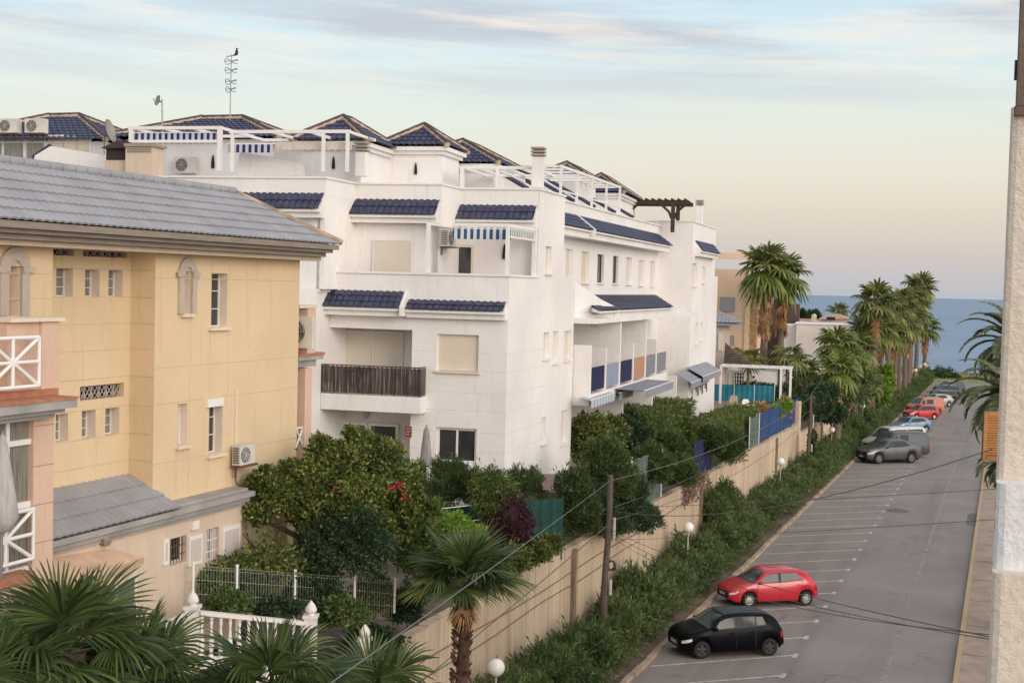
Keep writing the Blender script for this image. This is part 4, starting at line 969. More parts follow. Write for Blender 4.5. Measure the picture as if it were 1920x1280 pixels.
f = E(4.3); a0, a1 = f.px(866, 330)[0], f.px(1000, 330)[0]; zz = f.px(930, 312)[1]
pg = pergola('rooftop_pergola', 'low white beamed pergola behind the tall chimney', f, [a0, (a0+a1)/2, a1], 15.2, zz-.1, 3.5, f.P(a0, 15.2, -1), rafters=6, t=.14)
# brown timber pergola
f = E(35.5); a0, a1 = f.px(1180, 380)[0], f.px(1262, 380)[0]; zz = f.px(1230, 377)[1]
r = empty('timber_pergola', f.P(a1, 15.6, -1), 'dark brown timber pergola with curved braces on the far roof terrace', 'pergola'); mb = MB()
for a in (a0-.2, a1): 
    for o in (0, -2.6): mb = MB(); f.box(mb, a-.11, a+.11, 15.3, zz-.15, o-.22, o); mb.build('post', WOOD, r)
mb = MB()
for o in (-.0, -2.6): f.box(mb, a0-1.1, a1+.9, zz-.148, zz+.08, o-.16, o-.04)
for i in range(12): a = a0-.9+(a1-a0+1.6)*i/11; f.box(mb, a-.05, a+.05, zz+.082, zz+.15, -3.1, .3)
mb.build('beams', WOOD, r); mb = MB()
for a, sg in ((a0-.2, 1), (a1, -1), (a1, 1)):
    pts = [f.P(a+sg*.08, zz-1.0, -.1), f.P(a+sg*.25, zz-.6, -.1), f.P(a+sg*.75, zz-.16, -.1)]; mb = MB(); mb.tube(pts, .08, 5); mb.build('brace', WOOD, r)
# ---- left roof terraces
STN = stripes('navy_white_stripe', (.50, .50, .54), (.015, .02, .12), tuple(AE), .225)
f = E(-.7)
def frame_awn(xs, yt, yb_, label, aw_rng, yv, mat, val, depth=2.6, thick=.12, rail=None):
    A = [f.px(x, 300)[0] for x in xs]; zt_ = f.px(xs[0], yt)[1]; zb_ = f.px(xs[-1], yb_)[1]
    r = pergola('terrace_pergola', label, f, A, zb_, zt_, depth, f.P(A[0], zb_, -1), t=thick, rafters=4)
    if aw_rng:
        a0, a1 = f.px(aw_rng[0], yv)[0], f.px(aw_rng[1], yv)[0]; z = f.px(aw_rng[0], yv)[1]; awning(f, a0, a1, z, .04, -.5, -.12, r, mat, val, scal=0)
    if rail: mb = MB(); z = f.px(xs[0], rail)[1]; f.box(mb, A[0]+.07, A[-1]-.07, z-.05, z+.05, -.1, -.02); mb.build('mid_rail', WMET, r)
    return r
frame_awn([244, 410], 243, 320, 'white roof pergola with long navy striped awning, left one', (250, 406), 247, STN, .36, thick=.14, rail=265)
frame_awn([434, 605, 650], 250, 322, 'white roof pergola with short striped and cream awnings, right one', (424, 510), 268, STN, .28, thick=.10)
f = E(-.2); a0, a1 = f.px(516, 270)[0], f.px(664, 270)[0]; mb = MB(); z = f.px(590, 268)[1]
tag(awning(f, a0, a1, z+.1, .1, -.6, .2, None, simple('cream_awning_cloth', (.62, .55, .48), .85), .24, False), 'cream roller awning under the right-hand roof pergola', 'awning')
# low slanting parapets behind the front parapet
def slant(px_, o, fr, th=.2, m=WHITE, capd=None):
    mb = MB(); P_ = [fr.P(*fr.px(x, y, o), o) for x, y in px_]; mb.prism(P_, -fr.n*th); o_ = mb.build('terrace_divider', m, wbld)
slant([(438, 330), (450, 284), (515, 296), (567, 306), (567, 330)], 0, E(.2))
# house F behind
fb = empty('white_roof_house', E(4).P(-11, 11, -2), 'white rooftop storey under a wide blue hipped roof with antenna mast', 'building')
f = E(3.2); a0, a1 = f.px(222, 280)[0], f.px(512, 280)[0]; zE = f.px(360, 258, .35)[1]; zA = f.px(365, 222, -2)[1]
hip(fb, f, a0, a1, -4.6, 0, zE, zA, .45, wallz=14, cap=.08)
a_, z_ = f.px(341, 310, .2); ac_unit(f, a_+.2, z_, .1, 'small white condenser standing on the roof terrace under the navy awning', None, .8, .6, .3, False)
bell(f, 400, 303, .0, .45)
# stair house and louvred brown shed
f = E(-1.5); mb = MB(); f.boxpx(mb, 235, 275, 285, 345, -.8, 0); sh_ = mb.build('vent_tower', CREAM, wbld)
mb = MB(); f.boxpx(mb, 232, 269, 288, 274.5, -.85, .08)
for k in range(3): f.boxpx(mb, 238, 277+k*3.2, 283, 278.4+k*3.2, .003, .04)
mb.build('tower_cap', simple('cap_concrete', (.33, .28, .23), .85), sh_)
bs = empty('louvred_shed', E(-1).P(-14, 15, -.5), 'dark brown louvred shed with a small pitched roof on the roof terrace', 'shed'); f = E(-1.2)
mb = MB(); f.boxpx(mb, 199, 278, 235, 300, -1.2, 0); mb.build('louvred_wall', BRWN, bs)
mb = MB(); a0, z0 = f.px(194, 279); a1, z1 = f.px(240, 279); am, zm = f.px(224, 266); mb.prism([f.P(a0, z0, .2), f.P(a1, z0, .2), f.P(a1, zm, .2), f.P(am, zm+.02, .2)], -f.n*1.5); mb.build('shed_roof', simple('maroon_felt', (.06, .035, .035), .8), bs)
mb = MB(); f.boxpx(mb, 196, 300.5, 236, 345, -1.2, -.01); mb.build('shed_base', CREAM, bs)
# house G far left
gb = empty('white_corner_house', E(2).P(-18, 11, -2), 'white house with cream glazed veranda and blue roof, far left', 'building')
f = E(1.5); a0, a1 = f.px(-90, 290)[0], f.px(192, 290)[0]; zE = f.px(100, 262, .35)[1]; zA = f.px(60, 217, -2)[1]
hip(gb, f, a0, a1, -5, 0, zE, zA, .35, wallz=11, cap=.08)
for x0, x1, y0, y1, m in ((-40, 6, 262, 300, GLASS), (9, 46, 262, 300, GLASS), (51, 85, 262, 300, GLASS), (93, 119, 256, 279, SHUTY), (121, 145, 258, 283, SHUTY), (147, 170, 260, 286, SHUTY)):
    q = f.rect(x0, y0, x1, y1); mb = MB(); f.box(mb, q[0]-.05, q[1]+.05, q[2]-.05, q[3]+.05, .003, .06); w_ = mb.build('window', WMET, gb); mb = MB(); f.box(mb, q[0]+.02, q[1]-.02, q[2]+.02, q[3]-.02, .061, .075); mb.build('pane', GLASSL if m is GLASS else m, w_)
f = E(.6); P_ = [f.P(*f.px(x, y)) for x, y in ((55, 345), (65, 292), (95, 274), (200, 292), (200, 345))]; mb = MB(); mb.prism(P_, -f.n*.25); mb.build('sloping_parapet', WHITE, gb)
mb = MB(); mb.tube([f.P(*f.px(60, 296), -.1), f.P(*f.px(93, 273), -.1)], .10, 6); mb.build('parapet_cap', BLUET, gb)
f = E(-.3)
for x, lab in ((20, 'left of two white condensers on the far-left blue roof edge'), (70, 'right of two white condensers on the far-left blue roof edge')):
    a_, z_ = E(.9).px(x, 237); ac_unit(E(.9), a_, z_, -.1, lab, 'condensers on the far left roof', .78, .52, .3)
# antennas, dishes
def dish(P0, d, r, label):
    o = empty('satellite_dish', P0, label, 'satellite dish'); mb = MB(); P0 = Vector(P0); d = Vector(d).normalized(); b = d.cross(Vector((0, 0, 1))).normalized(); c = d.cross(b)
    vs = [P0]; fs = []; n = 18
    for k in (1, 2, 3):
        for j in range(n): q_ = 2*PI*j/n; rr = r*k/3; vs.append(P0+b*math.cos(q_)*rr+c*math.sin(q_)*rr+d*(.22*(rr/r)**2*r))
    for j in range(n): fs.append((0, 1+j, 1+(j+1) % n))
    for k in range(2):
        for j in range(n): fs.append((1+k*n+j, 1+(k+1)*n+j, 1+(k+1)*n+(j+1) % n, 1+k*n+(j+1) % n))
    mb.add(vs, fs, True); mb.add([v-d*.012 for v in vs], [tuple(reversed(x)) for x in fs], True)
    mb.build('reflector', simple('dish_paint', (.30, .28, .26), .6), o); mb = MB(); mb.tube([P0+c*r*.9+d*.1, P0+d*r*.9], .012, 5); mb.tube([P0+d*r*.85, P0+d*r*1.0], .03, 6); mb.tube([P0, P0-d*.15, P0-d*.15-Vector((0, 0, r*1.9))], .025, 6); mb.build('arm_and_mast', GMET, o)
dish(E(.5).P(*E(.5).px(203, 246)), (.97, -.1, .25), .42, 'tilted grey satellite dish at the left end of the blue hipped roof')
P0 = E(2.6).P(*E(2.6).px(297, 189)); dish(P0, (-.75, -.6, .2), .20, 'small white round dish on a thin roof mast')
m0 = E(2.6).P(*E(2.6).px(304, 186)); mb = MB(); b0 = E(2.6).P(*E(2.6).px(305, 262)); mb.tube([b0, m0], .03, 6); mb.tube([P0+Vector((0, 0, -.05)), m0-Vector((0, 0, .1))], .02, 5)
tag(mb.build('roof_mast', GMET, None, b0), 'thin grey mast carrying the small round dish', 'mast')
b0 = E(3.2).P(*E(3.2).px(431, 225, -1.8), -1.8); top = E(3.2).P(*E(3.2).px(434, 102, -1.8), -1.8)
an = empty('tv_antenna', b0, 'tall television antenna mast with ring shaped aerials above the blue roof', 'antenna'); mb = MB(); mb.tube([b0-Vector((0, 0, .6)), top], [.025, .018], 6); mb.build('mast', GMET, an); mb = MB()
for z, r in ((-.28, .26), (-.62, .24), (-1.05, .22), (-1.35, .20)):
    c = top+Vector((0, 0, z)); mb.tube([c+Vector((math.cos(q_)*r, math.sin(q_)*r*.6, .10*math.sin(q_*2))) for q_ in np.linspace(.3, 2*PI-.3, 14)], .012, 4, False); mb.tube([c-Vector((r, 0, 0)), c+Vector((r, 0, .05))], .012, 4)
mb.tube([top+Vector((-.2, 0, -.1)), top+Vector((.25, 0, -.02))], .016, 5); mb.build('aerials', simple('aerial_metal', (.10, .10, .10), .5, .5), an)
c = top+Vector((.2, 0, .02)); mb = MB(); mb.lathe(c, [(.0, -.05), (.05, 0), (.065, .06), (.045, .13), (.03, .17), (.038, .20), (.0, .24)], 8); mb.tube([c+Vector((.0, 0, .02)), c+Vector((-.14, 0, -.07))], [.04, .015], 5); mb.tube([c+Vector((.03, 0, .2)), c+Vector((.09, 0, .2))], [.012, .002], 4)
tag(mb.build('bird', simple('bird_feathers', (.03, .03, .03), .8), None, c), 'dark bird perched on top of the television antenna', 'bird')
# ------------------------------------------------------------------ retaining wall and terrace
def concrete_wall():
    m, nt, b = base_mat('tan_board_marked_concrete', .93, 0, .2)
    big = nt.noise(.30, 5); v = nt.noise(1.0, 6, stretch=(7, 7, .10), rough=.65); f = nt.noise(18, 4); dr = nt.noise(.8, 5, stretch=(2.2, 2.2, .12), rough=.7)
    cc = nt.ramp(big, [(.3, (.52, .405, .285, 1)), (.7, (.68, .545, .40, 1))])
    cc = nt.mix(nt.math('MULTIPLY', nt.ramp(v, [(.46, G0), (.60, G1)]), .32), cc, (.28, .20, .14, 1))
    cc = nt.mix(nt.math('MULTIPLY', nt.ramp(dr, [(.52, G0), (.70, G1)]), .45), cc, (.19, .145, .11, 1))
    cc = nt.mix(nt.math('MULTIPLY', nt.ramp(f, [(.4, G0), (.8, G1)]), .15), cc, (.2, .15, .12, 1)); nt.link(cc, b.inputs['Base Color'])
    bn = nt.new('ShaderNodeBump', i_Strength=.6, i_Distance=.02); nt.link(v, bn.inputs['Height']); nt.link(bn.outputs[0], b.inputs['Normal']); return m
WALLM = concrete_wall()
rw = empty('retaining_wall', rd(60, -13.3, 0), 'long tan concrete retaining wall with board marks along the parking row', 'wall')
mb = MB(); s = 10.0
while s < 92.0:
    L = min(4.0, 92.2-s); j = random.uniform(-.008, .008); strip3(mb, s, s+L-.012, -13.42, -13.1+j, -.5, 3.86+random.uniform(-.05, .05)); s += L
mb.build('wall_panels', WALLM, rw)
mb = MB(); strip3(mb, 10, 92, -13.40, -13.14, -.5, 3.8); s = 92.2
strip3(mb, 92.2, 93.3, -13.5, -13.05, -.5, 5.45); mb.build('wall_backing_and_pier', WALLM, rw)
mb = MB(); s = 93.4
while s < 232:
    L = 6.0; strip3(mb, s, s+L-.02, -13.42, -13.1, -.5, 3.15-.004*(s-93)); s += L
mb.build('lower_wall_run', WALLM, rw)
PIL = simple('stained_pilaster', (.25, .185, .13), .95, var=.35, vs=3, stretch=(2, 2, .4), bump=.3)
for x, y in ((1075, 1100), (1313, 980), (1455, 880), (1541, 800)):
    s0, h0 = tp(x, y, -13.05); mb = MB(); strip3(mb, s0-.14, s0+.14, -13.095, -12.97, -.3, 3.8 if s0 < 92 else 3.0); mb.build('pilaster', PIL, rw)
CABS = simple('wall_conduit', (.16, .12, .09), .8)
mb = MB()
for h0, h1, s0, s1 in ((3.0, 3.15, 27, 62), (2.55, 2.7, 27, 50)):
    mb.tube([rd(s0+(s1-s0)*i/12, -13.06, h0+(h1-h0)*i/12+.05*math.sin(i*1.3)) for i in range(13)], .013, 4, False)
mb.build('wall_cable', CABS, rw)
GSOIL = simple('garden_soil', (.13, .10, .07), .95, var=.4, vs=1.5, bump=.4)
mb = MB(); strip3(mb, 0, 93, -60, -13.43, 2.0, 3.72); strip3(mb, 93, 232, -70, -13.43, 1.0, 2.7-.4); tag(mb.build('terrace_ground', GSOIL), kind='structure')

# ------------------------------------------------------------------ fences and screens along the gardens
WF = Fac(rd(0, -13.25, 0), 90-math.degrees(math.atan2(U.x, U.y)))
def mesh_fence(name, label, pts, zb_, zt_, mat, pmat, dx=.06, dz=.3, r=.006, group=None, cloth=None, pr=.03, fin=False, tops=None):
    """posts at each point, wire mesh between; pts are (x, y) world"""
    rt = empty(name, Vector((pts[0][0], pts[0][1], zb_)), label, 'fence', group)
    W = MB()
    for i in range(len(pts)-1):
        a = Vector((*pts[i], 0)); b = Vector((*pts[i+1], 0)); L = (b-a).length; n = int(L/dx)
        z_a, z_b = (tops[i], tops[i+1]) if tops else (zt_, zt_); hgt = zt_-zb_
        if cloth:
            c = MB(); k = 14
            for j in range(k):
                p0 = a.lerp(b, j/k); p1 = a.lerp(b, (j+1)/k); nn = Vector((-(b-a).y, (b-a).x, 0)).normalized()
                o0 = nn*(.03*math.sin(j*1.7)); o1 = nn*(.03*math.sin((j+1)*1.7))
                c.quad(p0+o0+Vector((0, 0, zb_)), p1+o1+Vector((0, 0, zb_)), p1+o1+Vector((0, 0, zt_-.03*abs(math.sin((j+1)*.9)))), p0+o0+Vector((0, 0, zt_-.03*abs(math.sin(j*.9)))))
            c.build('screen_cloth', cloth, rt)
        else:
            for j in range(1, n): p = a.lerp(b, j/n); zz = z_a+(z_b-z_a)*j/n; W.tube([p+Vector((0, 0, zz-hgt)), p+Vector((0, 0, zz))], r, 3, False)
            m = max(2, int((zt_-zb_)/dz))
            for j in range(m+1): z = -hgt+hgt*j/m; W.tube([a+Vector((0, 0, z_a+z)), b+Vector((0, 0, z_b+z))], r*1.5, 3, False)
            W.tube([a+Vector((0, 0, z_a-.06)), b+Vector((0, 0, z_b-.06))], r*1.5, 3, False)
    if W.v: W.build('wire_mesh', mat, rt)
    for i, p in enumerate(pts):
        zz = tops[i] if tops else zt_; q = MB(); q.tube([Vector((*p, zb_-.4)), Vector((*p, zz+.05))], pr, 8)
        if fin: q.tube([Vector((*p, zz+.05)), Vector((*p, zz+.09))], pr*1.35, 8)
        q.build('post', pmat, rt)
    return rt
# white welded mesh fence in front of the tree
fp_ = [at(362, 1100, 27.3), at(444, 1100, 28.0), at(553, 1100, 29.0), at(665, 1100, 30.0), at(740, 1100, 30.7)]
zf1 = 4.72; zf2 = at(553, 1072, 29).z
mesh_fence('mesh_fence', 'white welded mesh fence with five posts in front of the leafy tree', [(p.x, p.y) for p in fp_], zf1, zf2, simple('pale_green_wire', (.42, .46, .42), .6), WMET, .065, .28, .0035, fin=True, tops=[at(x, y, p.y).z for (x, y), p in zip(((362, 1060), (444, 1066), (553, 1074), (665, 1082), (740, 1090)), fp_)])
def screen(name, label, x0, x1, Y0, Y1, zt_, zb_, m, posts=2, pm=WMET, r=.025):
    a = at(x0, 900, Y0); b = at(x1, 900, Y1)
    pts = [(a.x+(b.x-a.x)*i/(posts-1), a.y+(b.y-a.y)*i/(posts-1)) for i in range(posts)]
    return mesh_fence(name, label, pts, zb_, zt_, None, pm, cloth=m, pr=r)
TEAL = simple('dark_green_screen', (.012, .055, .05), .9, var=.3, vs=3); BLUEC = simple('blue_screen', (.014, .055, .17), .8, var=.45, vs=2.5)
GRNW = simple('grey_green_mesh', (.10, .14, .12), .85, var=.25, vs=3)
screen('screen_fence', 'dark green shade-cloth fence below the clipped cypresses, in front of the white block', 770, 1056, 38.5, 41.2, 5.45, 3.9, TEAL, 5, simple('green_post', (.02, .08, .07), .6))
mb = MB()
for z, x0, x1 in ((5.62, 760, 905), (5.2, 790, 915)):
    a = at(x0, 900, 37.2); b = at(x1, 900, 38.4); mb.tube([Vector((a.x, a.y, z)), Vector(((a.x+b.x)/2, (a.y+b.y)/2, z-.03)), Vector((b.x, b.y, z+.02))], .014, 5)
tag(mb.build('clothes_line', WMET), 'two white washing lines stretched across the garden beside the red flowers', 'clothes line')
p0, h0 = tp(1186, 880, -13.3); p1, h1 = tp(1242, 870, -13.3)
def wall_screen(name, label, x0, x1, h0, h1, mat, posts, pm=WMET, t=-13.3, cloth=True, dx=.12):
    s0 = tp(x0, 850, t)[0]; s1 = tp(x1, 850, t)[0]; rt = empty(name, rd(s0, t, h0), label, 'fence'); n = posts
    mb = MB(); k = 16
    if cloth:
        for j in range(k):
            a = s0+(s1-s0)*j/k; b = s0+(s1-s0)*(j+1)/k; w0 = .03*math.sin(j*1.9); w1 = .03*math.sin((j+1)*1.9)
            mb.quad(rd(a, t+w0, h0), rd(b, t+w1, h0), rd(b, t+w1, h1-.04*abs(math.sin(j+1))), rd(a, t+w0, h1-.04*abs(math.sin(j))))
        mb.build('screen_cloth', mat, rt)
    else:
        nn = int((s1-s0)/dx)
        for j in range(nn+1): a = s0+(s1-s0)*j/nn; mb.tube([rd(a, t, h0), rd(a, t, h1)], .028, 4, False)
        for h in (h0+.06, (h0+h1)/2, h1-.06): mb.tube([rd(s0, t, h), rd(s1, t, h)], .035, 4, False)
        mb.build('bars', mat, rt)
    for j in range(n): a = s0+(s1-s0)*j/(n-1); q = MB(); q.tube([rd(a, t, h0-.1), rd(a, t, h1+.12)], .032, 6); q.build('post', pm, rt)
    return rt
wall_screen('mesh_screen', 'grey green mesh panel with pale posts on the wall top among the conifers', 1186, 1242, 3.9, 5.9, GRNW, 2)
wall_screen('navy_screen', 'torn navy screen panel between conifers on the wall top', 1302, 1334, 3.9, 5.6, simple('navy_torn', (.012, .016, .09), .8, var=.8, vs=4), 2, DMET)
wall_screen('mesh_screen', 'short grey mesh panel just before the bright blue fence', 1404, 1422, 3.9, 5.6, GRNW, 2)
wall_screen('blue_fence', 'bright blue slatted fence with cloth along the top of the retaining wall', 1424, 1493, 4.0, 5.65, BLUEC, 6, simple('blue_post', (.02, .06, .3), .6))
# teal garden sheet, plastic chairs, small garden pergola
a = at(1338, 735, 97); b = at(1452, 735, 97)
mesh_fence('teal_screen', 'turquoise fabric screen beside the end wall of the white block', [(a.x, a.y), ((a.x*2+b.x)/3, a.y), ((a.x+2*b.x)/3, b.y), (b.x, b.y)], at(1400, 752, 97).z, at(1400, 721, 97).z, None, WMET, cloth=simple('teal_cloth', (.015, .16, .22), .8, var=.35, vs=1.2), pr=.03)
def plastic_chair(px_, py_, Y_, label, colr, ang):
    p = at(px_, py_, Y_); r = empty('garden_chair', p, label, 'chair'); r.rotation_euler.z = 0; q = Matrix.Rotation(ang, 3, 'Z'); m = simple('chair_'+colr, {'white': (.72, .68, .64), 'beige': (.42, .33, .25)}[colr], .5)
    f = lambda x, y, z: p+q@Vector((x, y, z))
    mb = MB(); mb.hexa([f(-.25, -.22, .42), f(.25, -.22, .42), f(.25, .24, .40), f(-.25, .24, .40), f(-.25, -.22, .45), f(.25, -.22, .45), f(.25, .24, .43), f(-.25, .24, .43)]); mb.build('seat', m, r)
    mb = MB(); P_ = [f(-.24, .22, .45), f(.24, .22, .45), f(.27, .33, .8), f(.17, .37, .98), f(-.17, .37, .98), f(-.27, .33, .8)]; mb.prism(P_, q@Vector((0, .03, 0))); mb.build('backrest', m, r)
    for sx_ in (-.22, .22):
        for sy_ in (-.2, .22): mb = MB(); mb.tube([f(sx_*1.1, sy_*1.1, 0), f(sx_, sy_, .42)], .022, 6); mb.build('leg', m, r)
        mb = MB(); mb.tube([f(sx_*1.15, -.18, .42), f(sx_*1.2, -.18, .63), f(sx_*1.2, .25, .66)], .02, 6); mb.build('armrest', m, r)
plastic_chair(1403, 778, 84, 'white round-backed garden chair behind the hedge by the blue fence', 'white', .4)
plastic_chair(1374, 770, 86, 'beige garden chair left of the white one behind the hedge', 'beige', -.3)
# ------------------------------------------------------------------ white balustrade
br = empty('balustrade', Vector((-6.5, 28.5, 3.8)), 'white turned-baluster balustrade with pointed finials behind the fan palms', 'balustrade')
bp = [at(300, 1165, 25.4), at(361, 1140, 26.3), at(583, 1157, 27.8), at(684, 1200, 28.8)]
zt0 = at(361, 1143, 28).z
STW = plaster('white_cast_stone', (.74, .71, .68), '8a8078', .3, .15)
for i in (1, 2, 3):
    p = Vector((bp[i].x, bp[i].y, 0)); zz = bp[i].z+.0; mb = MB(); mb.box(p+Vector((0, 0, (zz+3.6)/2)), .25, .25, zz-3.6); mb.box(p+Vector((0, 0, zz+.03)), .31, .31, .06)
    mb.lathe(p+Vector((0, 0, zz+.06)), [(.10, 0), (.06, .03), (.12, .07), (.125, .12), (.09, .20), (.035, .27), (.0, .31)], 12); mb.build('pier', STW, br)
for i in range(2):
    a = Vector((bp[i].x, bp[i].y, 0)); b = Vector((bp[i+1].x, bp[i+1].y, 0)); d = (b-a); L = d.length; d.normalize(); n = Vector((-d.y, d.x, 0)); zA_ = bp[i].z-.10; zB_ = bp[i+1].z-.10
    def slab(z0, z1, hw, nm):
        mb = MB(); P_ = []
        for dz in (z0, z1):
            for q, zz in ((a+d*.14, zA_), (b-d*.14, zB_)):
                for sg in ((-1, 1) if q.x < (a.x+b.x)/2 else (1, -1)): P_.append(q+n*hw*sg+Vector((0, 0, zz+dz)))
        mb.hexa(P_); mb.build(nm, STW, br)
    slab(-.04, .04, .085, 'rail'); slab(-1.4, -.86, .085, 'plinth')
    k = int(L/.2); hh = .82/.8
    for j in range(1, k):
        c = a.lerp(b, j/k)+Vector((0, 0, zA_+(zB_-zA_)*j/k-.86)); mb = MB()
        mb.lathe(c, [(.05, 0), (.05, .04*hh), (.028, .08*hh), (.055, .2*hh), (.06, .28*hh), (.03, .5*hh), (.024, .62*hh), (.04, .70*hh), (.028, .74*hh), (.045, .78*hh), (.045, .8*hh)], 8); mb.build('baluster', STW, br)
# ------------------------------------------------------------------ buildings further along
def fac_at(x, Y_, ang=-13.4): p = at(x, 600, Y_); p.z = 0; return Fac(p, ang)
PEACH = plaster('peach_render', (.80, .57, .40), '8a6a50', .15, .1)
pb = empty('peach_villa', at(1380, 700, 110), 'tall peach rendered villa with roof frame behind the white block', 'building'); f = fac_at(1380, 110)
mb = MB(); q = f.rect(1325, 505, 1421, 740); f.box(mb, q[0]-3, q[1], 1, q[3], -8, 0); mb.build('wall', PEACH, pb)
mb = MB(); q2 = f.rect(1325, 474, 1408, 485); f.box(mb, q2[0], q2[1], q2[2], q2[3], -.6, 0); q3 = f.rect(1328, 485.5, 1339, 505); f.box(mb, q3[0], q3[1], q3[2], q3[3], -.6, 0); f.box(mb, q2[1]-.25, q2[1], q3[2], q2[2]-.01, -.6, 0); mb.build('roof_frame', PEACH, pb)
for q in ((1350, 557, 1377, 584), (1361, 629, 1376, 647)): a = f.rect(*q); window(f, pb, *a, .12, .02, frame=GMET, shut=1, shmat=SHUTG)
mb = MB(); q = f.rect(1397, 500, 1406, 665); f.box(mb, *q, .003, .12); mb.build('cream_pilaster', simple('cream_strip', (.72, .56, .34), .8), pb)
mb = MB(); a0, a1, z0, z1 = f.rect(1407, 505, 1420, 690); k = 0; z = z0
while z < z1: f.box(mb, a0+.1*(k % 2), a1, z, z+.3, .003, .07+.02*(k % 2)); z += .32; k += 1
mb.build('stone_quoins', simple('golden_stone', (.45, .27, .14), .9, var=.4, vs=2), pb)
gh = empty('grey_roofed_annex', at(1352, 690, 100), 'small pale annex with grey hipped roof against the white block end', 'building'); f = fac_at(1350, 99)
mb = MB(); q = f.rect(1325, 606, 1360, 720); f.box(mb, q[0], q[1], 1, q[3], -4, 0); mb.build('wall', simple('pale_peach', (.60, .47, .40), .9), gh)
a = f.px(1318, 606)[0]; b = f.px(1386, 604, .5)[0]; ze = f.px(1360, 605, .5)[1]; zt_ = f.px(1350, 583, -1)[1]; mb = MB()
tile_roof(mb, f.P(a-2, ze, .6), f.P(b, ze, .6), f.P(b-2.0, zt_, -1.6), f.P(a-2, zt_, -1.6), .3, .4, .05); tile_roof(mb, f.P(b, ze, .6), f.P(b, ze, -5), f.P(b-2.0, zt_, -3), f.P(b-2.0, zt_, -1.6), .3, .4, .05); f.box(mb, a-2, b-.1, ze-.22, ze-.04, -5, .5)
mb.build('roof', GREYR, gh); window(f, gh, *f.rect(1347, 625, 1356, 658), .1, .02, frame=WMET, shut=1, shmat=SHUTY)
sh_ = empty('lattice_sail', at(1385, 700, 97), 'grey brown lattice shade sail slung beside the annex', 'shade sail'); mb = MB()
for k in range(10):
    t = k/10; p = at(1358+46*t*.9, 688-0*t, 97); A = at(1361+(1412-1361)*t, 642+(686-642)*t**.8, 97.5); B = at(1358+(1405-1358)*t, 686, 97.5)
    mb.tube([A, B], .05, 4)
for k in range(12):
    t = k/12; A = at(1360, 645+40*t, 97.4); B = at(1360+50*t+3, 645+40*t, 97.4); mb.tube([A, B], .045, 4)
mb.add([at(1361, 643, 97.6), at(1412, 687, 97.6), at(1358, 687, 97.6)], [(0, 1, 2)]); mb.add([at(1361, 643, 97.63), at(1358, 687, 97.63), at(1412, 687, 97.63)], [(0, 1, 2)])
mb.build('sail_lattice', simple('sail_brown', (.17, .125, .11), .9, var=.35, vs=2), sh_)
vb = empty('garden_room', at(1420, 740, 101), 'white garden room with gridded windows under the peach villa', 'building'); f = fac_at(1400, 101)
mb = MB(); q = f.rect(1335, 694, 1455, 745); f.box(mb, q[0], q[1], 1, q[3]-.02, -3, 0); mb.build('wall', WHITE, vb)
for q in ((1354, 698, 1367, 722), (1376, 697, 1396, 724), (1409, 703, 1417, 710)): a = f.rect(*q); window(f, vb, *a, .13, .02, GLASS, WMET, 4 if q[0] < 1400 else 1, 4 if q[0] < 1400 else 1, .06)
f = fac_at(1420, 92); A = [f.px(x, 690)[0] for x in (1352, 1465, 1483)]; pg = pergola('garden_pergola', 'long white beamed pergola between the annex and the twin palms', f, A, at(1420, 760, 92).z, f.px(1420, 690)[1], 2.2, f.P(A[0], 3, 0), t=.16, rafters=8)
wl = empty('white_flat_villa', at(1510, 700, 150), 'low white flat-roofed villa right of the twin palms', 'building'); f = fac_at(1510, 150); CRW = plaster('cream_white_render', (.84, .75, .67), 'a09080', .15, .1)
mb = MB(); q = f.rect(1492, 609, 1600, 700); f.box(mb, q[0], q[1], -1, q[3], -9, 0); q = f.rect(1458, 609.5, 1492, 700); f.box(mb, q[0], q[1]-.01, -1, q[3], -8, -1.0); mb.build('wall', CRW, wl)
mb = MB(); q = f.rect(1490, 607.5, 1600, 609); f.box(mb, q[0], q[1], q[2], q[3], -9, .1); mb.build('coping', WHITE2, wl)
for q in ((1487, 657, 1499, 676), (1501, 659, 1505, 674)): a = f.rect(*q); window(f, wl, *a, .14, .02, GLASSL, GMET)
bc = empty('brown_cube_house', at(1480, 609, 160), 'dark brown boxy upper storey behind the white flat villa', 'building'); f = fac_at(1480, 160)
mb = MB(); q = f.rect(1462, 570, 1497, 612); f.box(mb, q[0]-2, q[1], 0, q[3], -7, 0); mb.build('wall', simple('dark_brown_cladding', (.09, .045, .04), .8), bc)
mb = MB(); q = f.rect(1462, 566, 1490, 569.5); f.box(mb, q[0], q[1], q[2]+.02, q[3], -4, -.5); mb.build('roof_edge', simple('pale_roof_edge', (.5, .45, .42), .8), bc)
f = fac_at(1520, 215)
v1 = empty('tiled_villa', at(1520, 610, 215), 'terracotta-roofed villa with cream chimney in front of the sea', 'building'); mb = MB(); q = f.rect(1495, 601, 1536, 620); f.box(mb, q[0], q[1], 0, q[3], -8, 0); mb.build('wall', CREAM, v1)
mb = MB(); a0, z0 = f.px(1494, 604, .5); a1 = f.px(1538, 604, .5)[0]; zt_ = f.px(1510, 597, -4)[1]; mb.prism([f.P(a0, z0, .5), f.P(a0, zt_, -4), f.P(a0, z0, -8)], f.a*(a1-a0)); mb.build('roof', simple('old_terracotta', (.34, .19, .13), .9, var=.3), v1)
mb = MB(); q = f.rect(1521, 594, 1531, 612); f.box(mb, q[0], q[1], q[2], q[3], .0, 1.0); mb.lathe(f.P((q[0]+q[1])/2, q[3], .5), [(.45, 0), (.4, .3), (.15, .5), (0, .52)], 10); mb.build('chimney', CREAM, v1)
v2 = empty('beige_villa', at(1560, 610, 225), 'beige low-pitched villa on the skyline left of the palm row', 'building'); f = fac_at(1560, 225)
